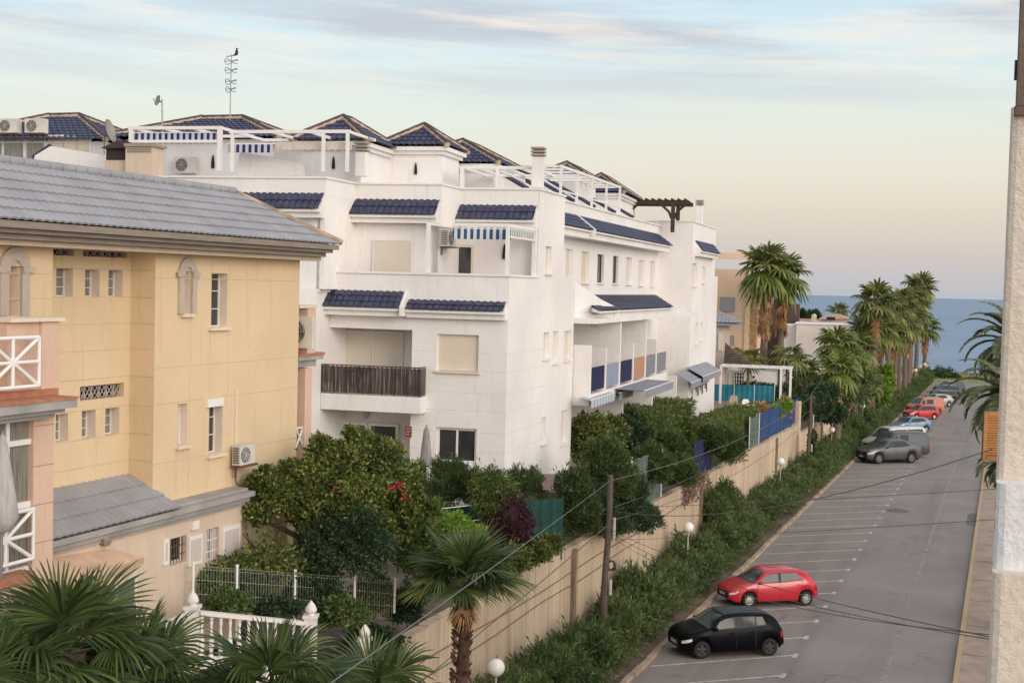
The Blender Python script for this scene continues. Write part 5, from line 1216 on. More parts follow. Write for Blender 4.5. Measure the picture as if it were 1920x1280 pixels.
mb = MB(); q = f.rect(1540, 598, 1592, 618); f.box(mb, q[0], q[1], 0, q[3], -9, 0); mb.build('wall', CREAM, v2)
mb = MB(); P_ = [f.P(*f.px(x, y)) for x, y in ((1535, 598), (1545, 592), (1568, 589), (1590, 595), (1594, 598))]; mb.prism([p+f.n*.6 for p in P_], -f.n*9); mb.build('roof', simple('sandy_roof', (.52, .38, .28), .9, var=.2), v2)
mb = MB(); q = f.rect(1550, 594, 1566, 599); f.box(mb, *q, .02, .63); mb.build('window', DARK, v2)
v3 = empty('white_end_house', at(1738, 700, 236), 'small white house end beside the last palms at the shore', 'building'); f = fac_at(1738, 236)
mb = MB(); q = f.rect(1722, 688, 1735, 712); f.box(mb, q[0], q[1]-.01, -3, q[3], -5, -.3); q = f.rect(1735, 681, 1740, 712); f.box(mb, q[0], q[1], -3, q[3], -5, 0); mb.build('wall', WHITE, v3)
mb = MB(); q = f.rect(1733, 680, 1743, 682); f.box(mb, *q, -5.2, .2); mb.build('roof', TERRA, v3)
# garden sheds with brown felt roofs in the front garden
gs = empty('garden_shed', at(1030, 930, 41.6), 'small shed with pinkish brown roof panels under the conifers by the wall', 'shed'); mb = MB()
mb.prism([at(1012, 888, 42.2), at(1040, 888, 42.2), at(1038, 905, 41.6), at(1028, 918, 41.2), at(1018, 918, 41.2)], Vector((0, .4, -.1))); mb.prism([at(952, 883, 42.8), at(978, 884, 42.8), at(965, 898, 42.4)], Vector((0, .4, -.1)))
mb.build('roof_panel', simple('pinkish_brown', (.21, .135, .12), .85, var=.2), gs); mb = MB(); c = at(1025, 930, 42.4); mb.box(Vector((c.x, c.y+.3, 4.6)), .6, .5, 1.6); mb.build('shed_wall', BRWN, gs)
# parasol in front of the patio windows
c = at(798, 880, 42.2); r = empty('folded_parasol', Vector((c.x, c.y, 4)), 'closed grey garden parasol beside the ground floor window of the white block', 'parasol')
t_ = at(798, 799, 42.2).z; b_ = at(798, 874, 42.2).z; h = t_-b_; mb = MB()
mb.lathe((c.x, c.y, b_), [(.0, h), (.05, h*.97), (.09, h*.9), (.10, h*.84), (.13, h*.6), (.2, h*.15), (.22, h*.04), (.12, 0), (0, 0)], 10, False); mb.build('canopy', simple('grey_parasol_cloth', (.30, .275, .26), .9, var=.35, vs=3, stretch=(9, 9, .3)), r)
mb = MB(); mb.tube([(c.x, c.y, 3.9), (c.x, c.y, t_+.05)], .03, 6); mb.build('pole', GMET, r)
# ------------------------------------------------------------------ vegetation
def pblob(x, y, Y_, rx, ry, ryd=None):
    c = at(x, y, Y_); k = Y_/F; return ((c.x, c.y, c.z), (rx*k, (ryd or rx)*k, ry*k))
def pshrub(name, blobs, n, size, mat, label, cat='shrub', **k):
    return shrub(name, [pblob(*b) for b in blobs], n, size, mat, label, cat, **k)
# big citrus-like tree
def limb(*pts): return [at(x, y, Y_) for x, y, Y_ in pts]
pshrub('leafy_tree', [(640, 880, 30.8, 62, 46), (575, 900, 30.5, 55, 40), (700, 865, 31.2, 50, 44), (683, 832, 31.4, 34, 24), (620, 850, 31, 44, 30), (520, 925, 30, 44, 34), (740, 905, 31.4, 50, 40), (660, 930, 30.6, 75, 45), (580, 960, 30.3, 50, 34), (490, 955, 29.8, 32, 26), (485, 905, 29.9, 22, 20), (760, 950, 31.3, 45, 40), (690, 975, 30.8, 60, 36), (470, 920, 29.9, 16, 14), (600, 825, 31, 20, 16), (660, 812, 31.2, 16, 12), (735, 845, 31.5, 20, 16), (780, 920, 31.4, 20, 18), (545, 885, 30.4, 24, 22), (500, 890, 30, 14, 18)],
    85000, .092, L_TREE, 'broad leafy green tree between the yellow house and the white block', 'tree', up=.25, asp=.55, jit=1.0, shell=.25, corek=.5, gap=2.3, inner=.22,
    stem=[(limb((572, 1070, 30.3), (566, 1010, 30.3), (580, 960, 30.4), (600, 900, 30.8)), [.13, .12, .09, .05]), (limb((566, 1010, 30.3), (520, 985, 30.1), (470, 975, 29.9)), [.07, .05, .03]), (limb((570, 1000, 30.3), (530, 960, 30.1), (505, 930, 29.9)), [.06, .04, .02]), (limb((575, 1040, 30.3), (630, 990, 30.8), (680, 940, 31)), [.09, .07, .03])],
    flowers=([pblob(628, 915, 30.0, 7, 10), pblob(745, 912, 30.6, 12, 8), pblob(760, 931, 30.5, 8, 10)], 60, .08, L_RED))
pshrub('dark_shrub', [(630, 1010, 29.9, 62, 55), (690, 1030, 30.0, 55, 45), (590, 1040, 29.7, 45, 35), (655, 980, 30.1, 60, 40)], 22000, .08, L_DARK, 'dense dark green shrub under the leafy tree behind the mesh fence', gap=4.2)
pshrub('straggly_shrub', [(500, 1040, 29.0, 55, 32), (440, 1060, 28.6, 36, 22), (540, 1060, 29.2, 40, 25)], 1500, .11, L_TREE, 'thin straggly shrub left of the tree trunk behind the white mesh fence', corek=0, shell=.2,
    stem=[(limb((500, 1090, 29), (490, 1040, 29), (455, 1000, 28.8)), [.04, .03, .012]), (limb((520, 1090, 29), (535, 1030, 29.1), (500, 985, 29)), [.04, .03, .012])])
pshrub('yellowing_shrub', [(790, 1000, 30.8, 34, 40), (770, 1040, 30.4, 34, 30), (800, 960, 31.2, 30, 30)], 3600, .12, L_CON2, 'brownish green loose shrub behind the small fan palm', shell=.2, corek=.4)
pshrub('bright_shrub', [(840, 988, 33, 46, 22), (800, 985, 33, 26, 18), (880, 1000, 33.2, 30, 16)], 3000, .13, L_BRI, 'bright lime green shrub above the small fan palm crown')
pshrub('wall_top_shrub', [(1000, 1035, 38.6, 34, 24), (965, 1045, 37.8, 34, 26), (1030, 1020, 39.4, 22, 18), (930, 1060, 36.8, 30, 20)], 9000, .09, L_TREE, 'yellowish leafy shrub hanging over the retaining wall near the pole', gap=4)
pshrub('purple_shrub', [(950, 968, 38.4, 40, 46), (975, 985, 38.6, 26, 34), (925, 985, 38.2, 24, 30)], 5200, .09, L_PUR, 'dark purple leaved shrub in the garden beside the green screen')
pshrub('weeping_shrub', [(925, 905, 38.6, 36, 28), (905, 925, 38.4, 22, 30), (948, 925, 38.6, 22, 28), (920, 950, 38.3, 28, 22)], 4600, .15, L_CON2, 'rounded weeping green shrub in front of the clipped cypresses', up=-.7, asp=.22)
for i, (x, y, rx, ry, Y_, lb) in enumerate(((775, 905, 24, 36, 40.5, 'leftmost small clipped cypress below the closed parasol'), (838, 900, 34, 40, 41, 'clipped cypress under the left pane of the ground floor window'), (880, 906, 26, 36, 41, 'clipped cypress under the right pane of the ground floor window'), (985, 912, 38, 34, 41.8, 'broad clipped cypress just left of the pinkish shed roof'), (805, 930, 30, 26, 40, 'low clipped cypress at the foot of the closed parasol'))):
    pshrub('cypress', [(x, y, Y_, rx, ry), (x+6, y+22, Y_-.1, rx, ry*.8), (x-rx*.5, y-ry*.35, Y_, rx*.4, ry*.75), (x+rx*.5, y-ry*.3, Y_, rx*.4, ry*.8)], 5200, .12, L_CON, lb, gap=4, cat='cypress', up=1.3, asp=.2, jit=.6, group=None)
big = [((1130, 868, 46.5, 44, 40), (1150, 900, 46.5, 48, 40), L_CON, 'tall feathery conifer with lighter tips, beside the corner of the white block'),
       ((1072, 925, 44, 36, 42), (1085, 965, 44, 40, 44), L_CON, 'dense conifer directly left of the utility pole top'),
       ((1175, 935, 47.5, 46, 44), (1200, 965, 48.2, 44, 34), L_DARK, 'dark spreading conifer hanging over the wall right of the utility pole'),
       ((1120, 955, 45.5, 40, 46), (1140, 985, 46, 46, 26), L_DARK, 'low dark conifer behind the utility pole at the wall edge')]
for a, b, m, lb in big: pshrub('conifer', [a, b, (a[0]-14, a[1]-a[4]*.5, a[2], a[3]*.45, a[4]*.7), (a[0]+16, a[1]-a[4]*.45, a[2], a[3]*.4, a[4]*.7)], 11000, .14, m, lb, gap=2.6, cat='conifer', up=.9, asp=.25, jit=.7)
pshrub('round_bush', [(1105, 808, 53, 34, 32), (1130, 825, 54, 34, 30), (1090, 830, 53, 24, 34), (1150, 805, 56, 26, 24)], 12000, .12, L_TREE, 'round glossy bush with yellow fruit tints against the white block side', flowers=([pblob(1105, 800, 52.4, 30, 24), pblob(1130, 825, 53, 28, 22)], 45, .07, simple('yellow_fruit', (.30, .20, .03), .6)))
pshrub('round_bush', [(1170, 812, 58, 34, 30), (1190, 830, 58.5, 34, 34), (1180, 795, 60, 26, 20)], 4800, .17, L_DARK, 'dark bush with small pale flowers right of the round glossy bush', flowers=([pblob(1165, 815, 57.2, 24, 26)], 60, .07, simple('pale_petals', (.6, .55, .52), .6)))
def hedge_box(name, label, s0, s1, t0, t1, h0, h1, n, mat, size=.13, cat='hedge', up=.4, asp=.4):
    P = []; N_ = []
    A = [((s1-s0)*(h1-h0), 't1'), ((s1-s0)*(t1-t0), 'top'), ((t1-t0)*(h1-h0), 's0'), ((t1-t0)*(h1-h0), 's1'), ((s1-s0)*(h1-h0), 't0')]; tot = sum(a for a, _ in A)
    for a, w in A:
        k = int(n*a/tot); r = RS.uniform(0, 1, (k, 3)); j = RS.uniform(-.12, .05, k)
        for i in range(k):
            s = s0+(s1-s0)*r[i, 0]; t = t0+(t1-t0)*r[i, 1]; h = h0+(h1-h0)*r[i, 2]; wv = .10*math.sin(s*1.9)+.07*math.sin(s*4.1+1)
            if w == 't1': t = t1+j[i]+wv; nv = RT
            elif w == 't0': t = t0-j[i]; nv = -RT
            elif w == 'top': h = h1+j[i]+wv*.6; nv = Vector((0, 0, 1))
            elif w == 's0': s = s0-j[i]; nv = -U
            else: s = s1+j[i]; nv = U
            P.append(tuple(rd(s, t, h))); N_.append(tuple(nv))
    V, Fa = leaves(len(P), np.array(P), size, up, asp, .8, np.array(N_)); mb = MB(); mb.raw(V, Fa); strip3(mb, s0+.12, s1-.12, t0+.12, t1-.14, h0, h1-.14)
    return tag(mb.build(name, mat, None, rd(s0, t0, h0)), label, cat)
hedge_box('clipped_hedge', 'long flat-topped clipped hedge with yellow green top along the side garden', 59.5, 70, -17.6, -15.4, 3.7, 6.8, 9000, L_CON2, .17)
hedge_box('clipped_hedge', 'lower clipped hedge block in front of the long hedge, left of the blue fence', 67.5, 80, -15.2, -13.7, 3.7, 5.95, 8000, L_CON2, .16)
for x, y, Y_, rx, ry, m, lb in ((1225, 868, 54, 38, 32, L_CON, 'feathery conifer just left of the grey green mesh panel'), (1258, 842, 57, 28, 32, L_CON, 'tall shaggy cypress between mesh panel and navy screen'), (1272, 880, 56, 38, 28, L_CON, 'spreading conifer below the clipped hedge over the wall'), (1368, 832, 66, 32, 32, L_CON, 'shaggy dark cypress right of the navy screen'), (1335, 822, 64, 24, 26, L_CON, 'dark cypress directly above the navy screen')):
    pshrub('conifer', [(x, y, Y_, rx, ry), (x+8, y+ry*.35, Y_, rx*.9, ry*.7), (x-rx*.45, y-ry*.4, Y_, rx*.45, ry*.6)], 6500, .16, m, lb, gap=2.2, cat='conifer', up=.9, asp=.25)
pshrub('hanging_twigs', [(1292, 915, 59.2, 24, 28), (1312, 900, 60.2, 20, 18), (1280, 930, 58.6, 14, 22)], 1500, .12, L_DRY, 'dry reddish twigs hanging over the retaining wall', corek=0, shell=.1, cat='creeper')
pshrub('hanging_creeper', [(1470, 760, 86, 14, 10), (1455, 775, 85, 12, 14)], 700, .22, L_BRI, 'yellow green creeper on the corner of the blue fence', cat='creeper')
pshrub('hanging_creeper', [(1472, 752, 88, 8, 9), (1480, 768, 88, 4, 16), (1430, 765, 82, 10, 9)], 500, .22, L_DEAD, 'orange brown dead creeper hanging over the blue fence', cat='creeper', corek=0)
# shrubs round the mesh fence
for x, y, Y_, rx, ry, m, n, lb in ((400, 1085, 28.2, 42, 30, L_TREE, 1100, 'leafy shrub with yellow leaves behind the left end of the mesh fence'), (470, 1095, 28.9, 45, 34, L_OLE, 1500, 'green shrub behind the second bay of the mesh fence'), (590, 1095, 29.8, 52, 36, L_DARK, 2800, 'dark shrub behind the middle of the mesh fence'), (700, 1110, 30.9, 40, 36, L_TREE, 2200, 'mixed shrub behind the last bay of the mesh fence'),
        (430, 1125, 27.6, 40, 16, L_OLE, 1600, 'low shrub between the mesh fence and the balustrade rail, left'), (520, 1135, 28.4, 40, 14, L_DARK, 1700, 'low dark shrub before the second finial'), (640, 1145, 29.2, 46, 24, L_OLE, 2600, 'leafy shrub right of the second finial'), (760, 1130, 31.2, 34, 34, L_DARK, 2200, 'dark shrub at the right end post of the mesh fence'), (700, 1200, 30.6, 50, 30, L_DARK, 2000, 'dark shrub at the wall head beside the third finial')):
    n = int(n*1.6); pshrub('garden_shrub', [(x, y, Y_, rx, ry), (x+rx*.5, y+8, Y_, rx*.6, ry*.8), (x-rx*.5, y+10, Y_, rx*.6, ry*.7)], n, .095, m, lb, gap=5.5)
# oleander hedge along the wall: individual shrubs
protos = []
for v in range(5):
    r_ = random.Random(v); bl = [((0, 0, .75), (1.15, 1.25, .85))]+[((r_.uniform(-.75, .75), r_.uniform(-.9, .9), r_.uniform(.9, 1.35)), (r_.uniform(.35, .6), r_.uniform(.35, .6), r_.uniform(.35, .6))) for _ in range(6)]
    P, Nn = blob_pts(bl, 6500, .5, 3.2); Pi, Ni = blob_pts([(b[0], tuple(x*.8 for x in b[1])) for b in bl], 2600, .6); P = np.vstack([P, Pi]); Nn = np.vstack([Nn, Ni]); V, Fa = leaves(len(P), P, .17, .55, .26, .8, Nn); mb = MB(); mb.raw(V, Fa); core(mb, bl, .55, 8)
    o = mb.build('oleander_shrub', L_OLE, None, (0, 0, 0)); protos.append(o)
s = 24.0; i = 0; used = set()
ang0 = math.atan2(U.x, U.y)
while s < 231:
    v = i % 5; o = protos[v]
    if v in used: o = o.copy(); col.objects.link(o)
    used.add(v); t = -12.0+random.uniform(-.1, .1); k = random.uniform(.86, 1.12)*(1 if s < 90 else 1.12)
    p = rd(s, t, 0); o.location = p; o['_b'] = tuple(p); o.rotation_euler = (0, 0, -ang0+random.choice((0, PI))+random.uniform(-.2, .2)); o.scale = (k*random.uniform(.84, 1.04), k*random.uniform(.85, 1.1), k*random.choice((.78, .9, 1.0, 1.12, 1.3))*random.uniform(.92, 1.08))
    tag(o, 'dense green oleander shrub in the hedge strip below the retaining wall', 'shrub', 'oleander shrubs along the kerb')
    s += 1.75; i += 1
c = rd(62.5, -12.4, 0)
shrub('tall_oleander', [((c.x, c.y, c.z+2.0), (1.1, 1.2, 1.3)), ((c.x+.5, c.y+.8, c.z+2.5), (.7, .7, .8)), ((c.x-.4, c.y-.6, c.z+2.4), (.6, .6, .8)), ((c.x+.2, c.y, c.z+3.0), (.35, .4, .7))], 6500, .20, L_OLE, 'tallest spiky oleander against the wall, right of the second globe lamp', 'shrub', up=1.1, asp=.2)
shrub('bright_bamboo', [pblob(1658, 712, 140, 14, 22), pblob(1650, 735, 138, 14, 22)], 2400, .5, L_BRI, 'yellow green leafy bush among the palm trunks', 'shrub')
shrub('wall_tree', [pblob(1535, 760, 97, 24, 20), pblob(1560, 775, 99, 26, 16), pblob(1510, 765, 95, 18, 20), pblob(1545, 735, 98, 26, 14)], 5200, .28, L_DARK, 'dark leafy tree head over the wall pier behind the second pole', 'tree')
shrub('garden_growth', [pblob(1560, 735, 112, 60, 26), pblob(1520, 730, 112, 36, 24), pblob(1600, 720, 116, 40, 30), pblob(1500, 715, 110, 20, 22)], 6500, .36, L_OLE, 'mixed green garden growth below the near street palms', 'shrub')
shrub('garden_growth', [pblob(1440, 735, 100, 30, 12), pblob(1412, 728, 100, 20, 9), pblob(1470, 735, 100, 14, 14)], 1800, .28, L_DARK, 'dark hedge at the feet of the twin palms', 'shrub')
for x, y, rx, ry, lb in ((1503, 592, 8, 9, 'round dark pine on the skyline right of the brown cube house'), (1524, 593, 11, 9, 'dark pine behind the cream chimney'), (1512, 598, 14, 6, 'low dark tree clump between the skyline villas')):
    shrub('pine_tree', [pblob(x, y, 232, rx, ry), pblob(x+rx*.4, y+3, 232, rx*.7, ry*.7)], 1500, .5, L_DARK, lb, 'tree')
shrub('ivy', [pblob(1521, 850, 90, 6, 26), pblob(1523, 820, 90, 7, 14)], 1200, .16, L_DARK, 'ivy climbing the foot of the second utility pole', 'climber')
# ------------------------------------------------------------------ palms
def fan(mb, base, d, nrm, pet, R_, n, droop=.25, spread=2.35, w=1.0, pr=.012):
    """one fan frond: petiole from base along d, pleated blade with drooping tips"""
    base = np.array(base, float); d = np.array(d, float); d /= np.linalg.norm(d); nrm = np.array(nrm, float); nrm -= d*nrm.dot(d); nrm /= np.linalg.norm(nrm)+1e-9; sd_ = np.cross(d, nrm)
    sag = np.array([0, 0, -1.0]); hub = base+d*pet+sag*pet*pet*.06
    mid = base+d*pet*.5
    mb.tube([tuple(base), tuple(mid), tuple(hub)], [pr*1.5, pr*1.1, pr], 4, False, True)
    rs = [.04, .42, .68, .88, 1.0]; ws = [.3, 1.0, .85, .5, .05]
    V = []; Fc = []
    for i in range(n):
        ph = -spread+2*spread*(i+.5)/n+random.uniform(-.02, .02); L = R_*(1-.22*abs(ph/spread)**2)*random.uniform(.92, 1.05); dr = droop*random.uniform(.6, 1.5)
        u = d*math.cos(ph)+sd_*math.sin(ph); t = -d*math.sin(ph)+sd_*math.cos(ph); dphi = 2*spread/n; o = len(V)
        for r, wk in zip(rs, ws):
            hw = L*min(r, .46)*math.tan(dphi/2)*wk*1.05*w; bend = sag*(dr*L*max(0, r-.35)**2*1.6)+nrm*(-.10*L*r*r)
            c = hub+u*(L*r)+bend; lift = nrm*(hw*.55)
            V += [c-t*hw-lift, c+lift*.6, c+t*hw-lift]
        for k in range(len(rs)-1):
            a = o+3*k; Fc += [(a, a+1, a+4, a+3), (a+1, a+2, a+5, a+4)]
    o = len(mb.v); mb.v += [tuple(v) for v in V]; mb.f += [tuple(q+o for q in f) for f in Fc]; mb.sm += [True]*len(Fc)
def fan_palm(name, label, crown, ground_z, R_, pet, nf, nl, mat=None, tr=.16, skirt=0, group=None, droop=.3, el=(85, -35), yel=0, lean=(0, 0), bark=None, seed=1, trunk=True, skl=2.0, boots=False, cat='palm tree'):
    random.seed(seed); crown = Vector(crown); root = Vector((crown.x-lean[0], crown.y-lean[1], ground_z)); r = empty(name, root, label, cat, group)
    mb = MB(); my = MB()
    for i in range(nf):
        q = i*2.39996+random.uniform(-.2, .2); f_ = (i+.5)/nf; e = math.radians(el[0]+(el[1]-el[0])*f_**.85+random.uniform(-7, 7))
        d = Vector((math.cos(q)*math.cos(e), math.sin(q)*math.cos(e), math.sin(e))); n_ = Vector((-math.cos(q)*math.sin(e), -math.sin(q)*math.sin(e), math.cos(e)))
        tgt = my if (yel and f_ > 1-yel) else mb
        fan(tgt, crown+d*.08, d, n_, pet*random.uniform(.8, 1.1)*(.75+.35*f_), R_*random.uniform(.85, 1.08)*(.8 if f_ < .1 else 1), nl, droop*(.6+f_)*random.uniform(.6, 1.7), pr=.012*R_/.8)
    mb.build('crown', mat or L_PALM, r)
    if my.v: my.build('older_fronds', L_PALMY, r)
    if skirt:
        ms = MB()
        for i in range(skirt):
            q = i*2.39996; zz = -skl*random.uniform(0, 1); d = Vector((math.cos(q)*.30, math.sin(q)*.30, -1)); n_ = Vector((math.cos(q), math.sin(q), .3)); fan(ms, crown+Vector((math.cos(q)*tr*.8, math.sin(q)*tr*.8, zz-.1)), d, n_, pet*.2, R_*.62, max(7, nl//3), .1, .9)
        ms.build('dead_skirt', L_DEAD, r)
    if trunk:
        mt = MB(); H_ = crown.z-ground_z; n = max(6, int(H_/.35)); pts = []; rr = []
        for i in range(n+1):
            f_ = i/n; pts.append(root.lerp(crown, f_)+Vector((.05*math.sin(f_*5+seed), .05*math.cos(f_*4+seed), 0))); rr.append(tr*(1.25-.3*f_)*(1+.10*(i % 2))*(1.35 if f_ < .04 else 1))
        mt.tube(pts, rr, 10)
        if boots:
            for i in range(int(H_*46)):
                f_ = random.random(); q = random.uniform(0, 2*PI); p = root.lerp(crown, f_); k = tr*1.15
                b0 = p+Vector((math.cos(q)*k, math.sin(q)*k, 0)); mt.hexa([b0+Vector((math.cos(q+a)*.05*s_, math.sin(q+a)*.05*s_, z)) + Vector((math.cos(q), math.sin(q), 0))*(.09*(z > .05)) for z, s_ in ((0, 1), (.12, .6)) for a in (.8, 2.3, 3.9, 5.4)])
        mt.build('trunk', bark or PBARK, r)
    random.seed(7+seed); return r
def ground_at(P): return P.x*0+(U*((P.x*U.x+P.y*U.y)/(U.x**2+U.y**2))).z
# foreground palms
c = at(125, 1225, 16.5); fan_palm('fan_palm', 'big fan palm filling the lower left corner of the view', c, -.2, .98, .62, 17, 44, seed=3, droop=.30, mat=L_PALMF, tr=.17, boots=False, bark=PBARKR)
c = at(262, 1290, 17.6); fan_palm('fan_palm', 'fan palm with wide dark fronds just right of the corner palm', c, -.2, .98, .62, 15, 42, seed=5, droop=.30, mat=L_PALMF, tr=.16, bark=PBARKR)
c = at(515, 1300, 18.2); fan_palm('fan_palm', 'fan palm at the bottom edge in front of the white balustrade', c, -.2, .92, .60, 17, 42, seed=8, droop=.28, mat=L_PALMF, tr=.16, bark=PBARKR)
c = at(705, 1325, 19.5); fan_palm('fan_palm', 'fan palm at the bottom edge left of the nearest globe lamp', c, -.2, .85, .62, 15, 40, seed=13, droop=.3, mat=L_PALMF, tr=.16, bark=PBARKR)
c = at(-20, 1330, 15.5); fan_palm('fan_palm', 'fan palm half out of view at the far lower left', c, -.2, .9, .6, 14, 40, seed=21, droop=.35, mat=L_PALMF, tr=.16, bark=PBARKR)
c = at(872, 1088, 29.3); p = at(862, 1300, 29.3); fan_palm('fan_palm', 'small fan palm with red brown shaggy trunk in front of the retaining wall', c, -.3, 1.02, .55, 18, 44, seed=4, droop=.18, mat=L_PALMF, tr=.13, yel=.12, boots=True, bark=PBARKR, skirt=4, skl=.3, lean=(.15, 0), el=(85, -12))
# street row
row = [(1590, 668, 115, 1.15, 'yellowish street palm crown touching the white flat villa edge', .3, L_PALMY), (1628, 712, 128, 1.1, 'low bushy street palm below the first tall crown', .3, L_PALM), (1622, 612, 134, 1.3, 'street palm left of the first tall crown, half hidden', .3, L_PALM), (1655, 606, 142, 1.3, 'street palm between first and second tall crowns', .3, L_PALM), (1682, 600, 157, 1.35, 'street palm between second and third tall crowns', .3, L_PALM), (1708, 590, 178, 1.4, 'street palm behind the slim one near the right end', .3, L_PALM), (1722, 580, 207, 1.5, 'street palm right below the tallest crown', .3, L_PALM),
       (1572, 692, 101, 1.15, 'near street palm with leaning trunk beside the fifth globe lamp', .3, L_PALMY), (1567, 645, 111, 1.3, 'yellow green street palm right above the white flat villa', .2, L_PALMY), (1606, 690, 121, 1.1, 'low street palm between the camper and the palm row', .2, L_PALMY), (1612, 650, 126, 1.25, 'street palm with crown below the first tall one', .3, L_PALM), (1642, 562, 131, 1.55, 'first tall street palm, leftmost against the sea', .2, L_PALM),
       (1640, 622, 138, 1.35, 'street palm tucked under the first tall crown', .3, L_PALM), (1668, 575, 146, 1.5, 'second tall street palm of the row', .25, L_PALM), (1672, 625, 152, 1.4, 'shorter palm between the tall trunks in the middle of the row', .3, L_PALM), (1690, 566, 162, 1.55, 'third tall street palm of the row', .25, L_PALM), (1700, 610, 172, 1.5, 'fourth street palm with crown below its neighbours', .3, L_PALM), (1712, 560, 184, 1.6, 'slim street palm just left of the tallest crown', .25, L_PALM), (1724, 536, 196, 1.8, 'tallest street palm at the right end of the row', .25, L_PALM), (1736, 612, 218, 1.75, 'last palm of the row, low crown against the sea', .2, L_PALM)]
for i, (x, y, Y_, R_, lb, yl, m) in enumerate(row):
    c = at(x, y, Y_); p = c; fan_palm('street_palm', lb, c, ground_at(c)-.2, R_, R_*.8, 22, 13, m, .26, 26, 'palms along the parking row', .35, (85, -50), yl, (.0, 0), seed=30+i, skl=3.4)
def palm_sm(name, x, y, Y_, R_, gz, lb, n=22, sk=0, **k): c = at(x, y, Y_); return fan_palm(name, lb, c, gz, R_, R_*.8, n, 14, k.pop('m', L_PALM), k.pop('tr', .2), sk, droop=.35, el=k.pop('el', (85, -40)), seed=int(x), **k)
palm_sm('tall_palm', 1437, 498, 103, 1.55, 2.4, 'left of two tall shaggy fan palms beside the peach villa', 30, 60, tr=.24, skl=4.6, yel=.45, m=L_PALM, el=(88, -60))
palm_sm('tall_palm', 1468, 512, 105, 1.45, 2.4, 'right of two tall shaggy fan palms beside the peach villa', 27, 50, tr=.22, skl=4.2, yel=.45, el=(88, -60))
palm_sm('young_palm', 1404, 672, 99, 1.0, 2.6, 'young palm with arching fronds left of the twin trunks', 12, 0, tr=.1, el=(60, -30)); palm_sm('young_palm', 1478, 665, 101, 1.1, 2.6, 'young palm with arching fronds right of the twin trunks', 12, 0, tr=.1, el=(60, -30)); palm_sm('young_palm', 1510, 690, 104, 1.0, 2.4, 'small dark palm in front of the white flat villa', 12, 0, tr=.1, el=(60, -30))
palm_sm('distant_palm', 1572, 583, 240, 1.4, -1, 'tiny palm behind the beige skyline villa', 16, 0, tr=.2)
def feather_palm(name, label, crown, gz, L, nf, tr, el=(80, -40), seed=1, nl=46, wl=.42):
    random.seed(seed); crown = Vector(crown); r = empty(name, Vector((crown.x, crown.y, gz)), label, 'palm tree'); mb = MB()
    for i in range(nf):
        q = i*2.39996; f_ = (i+.5)/nf; e0 = math.radians(el[0]+(el[1]-el[0])*f_+random.uniform(-6, 6)); LL = L*random.uniform(.85, 1.08); pts = []; p = crown.copy(); N = 12; e = e0
        for k in range(N+1): pts.append(p.copy()); p = p+Vector((math.cos(q)*math.cos(e), math.sin(q)*math.cos(e), math.sin(e)))*(LL/N); e -= math.radians(7.5+4*f_)*(.5+k/N)
        mb.tube(pts, [.028*(1-k/(N+1.0))+.004 for k in range(N+1)], 4, False)
        for k in range(nl):
            g = (k+1)/nl*N*.98; j = min(int(g), N-1); fr = g-j; c = pts[j].lerp(pts[j+1], fr); ax = (pts[j+1]-pts[j]).normalized(); sd_ = ax.cross(Vector((0, 0, 1))).normalized(); up_ = sd_.cross(ax)
            ll = wl*math.sin(min(1, (k+3)/nl*1.05)*PI*.93)**.6*random.uniform(.85, 1.1)
            for sg in (-1, 1):
                dv = (sd_*sg*.8+ax*.75+up_*.28).normalized(); tip = c+dv*ll+Vector((0, 0, -.25*ll)); md = c+dv*ll*.5; w_ = ax*.036
                mb.add([c-w_, c+w_, md+w_*1.2, tip, md-w_*1.2], [(0, 1, 2, 3, 4)])
    mb.build('crown', L_PHX, r); mt = MB(); H_ = crown.z-gz; n = int(H_/.3); mt.tube([Vector((crown.x, crown.y, gz+H_*i/n)) for i in range(n+1)], [tr*(1+.14*(i % 2)) for i in range(n+1)], 10); mt.build('trunk', PBARK, r); random.seed(7); return r
c = at(1905, 648, 62); feather_palm('date_palm', 'greyish date palm with upswept fronds behind the right pillar', c, -.6, 2.9, 46, .26, seed=2, nl=80, wl=.55)
c = at(1898, 745, 50); feather_palm('date_palm', 'lower date palm whose fronds arch over the road beside the louvred shutter', c, -.5, 2.5, 44, .26, (70, -55), seed=6, nl=80, wl=.55)
c = at(1885, 868, 38); feather_palm('date_palm', 'low drooping date palm fronds below the louvred shutter', c, -.4, 1.0, 18, .2, (30, -50), seed=9, nl=34, wl=.3)
# ------------------------------------------------------------------ cars
def paint(name, c, metal=.0, rough=.28, coat=.5, spec=.5):
    m, nt, b = base_mat(name, rough, metal, spec); n = nt.noise(1.5, 4); c = tuple(c)
    nt.link(nt.ramp(n, [(.3, tuple(x*.92 for x in c)+(1,)), (.7, tuple(min(1, x*1.06+.001) for x in c)+(1,))]), b.inputs['Base Color'])
    b.inputs['Coat Weight'].default_value = coat; b.inputs['Coat Roughness'].default_value = .12; return m
CGL = simple('car_glass', (.030, .036, .036), .09, var=.5, vs=2.5, spec=.35); CGLW = simple('car_glass_windscreen', (.07, .085, .08), .10, var=.6, vs=2.2, spec=.4)
TYRE = simple('tyre_rubber', (.012, .012, .012), .85); RIMS = simple('silver_wheel', (.45, .45, .45), .35, .6); RIMD = simple('dark_wheel', (.04, .035, .035), .5); RIMW = simple('white_wheel', (.6, .6, .58), .4)
LAMP = simple('headlamp_lens', (.62, .60, .55), .12, spec=.9); TAIL = simple('tail_lamp', (.30, .01, .01), .2); PLAT = simple('number_plate', (.62, .62, .60), .5); BLK = simple('black_trim', (.015, .015, .016), .6)
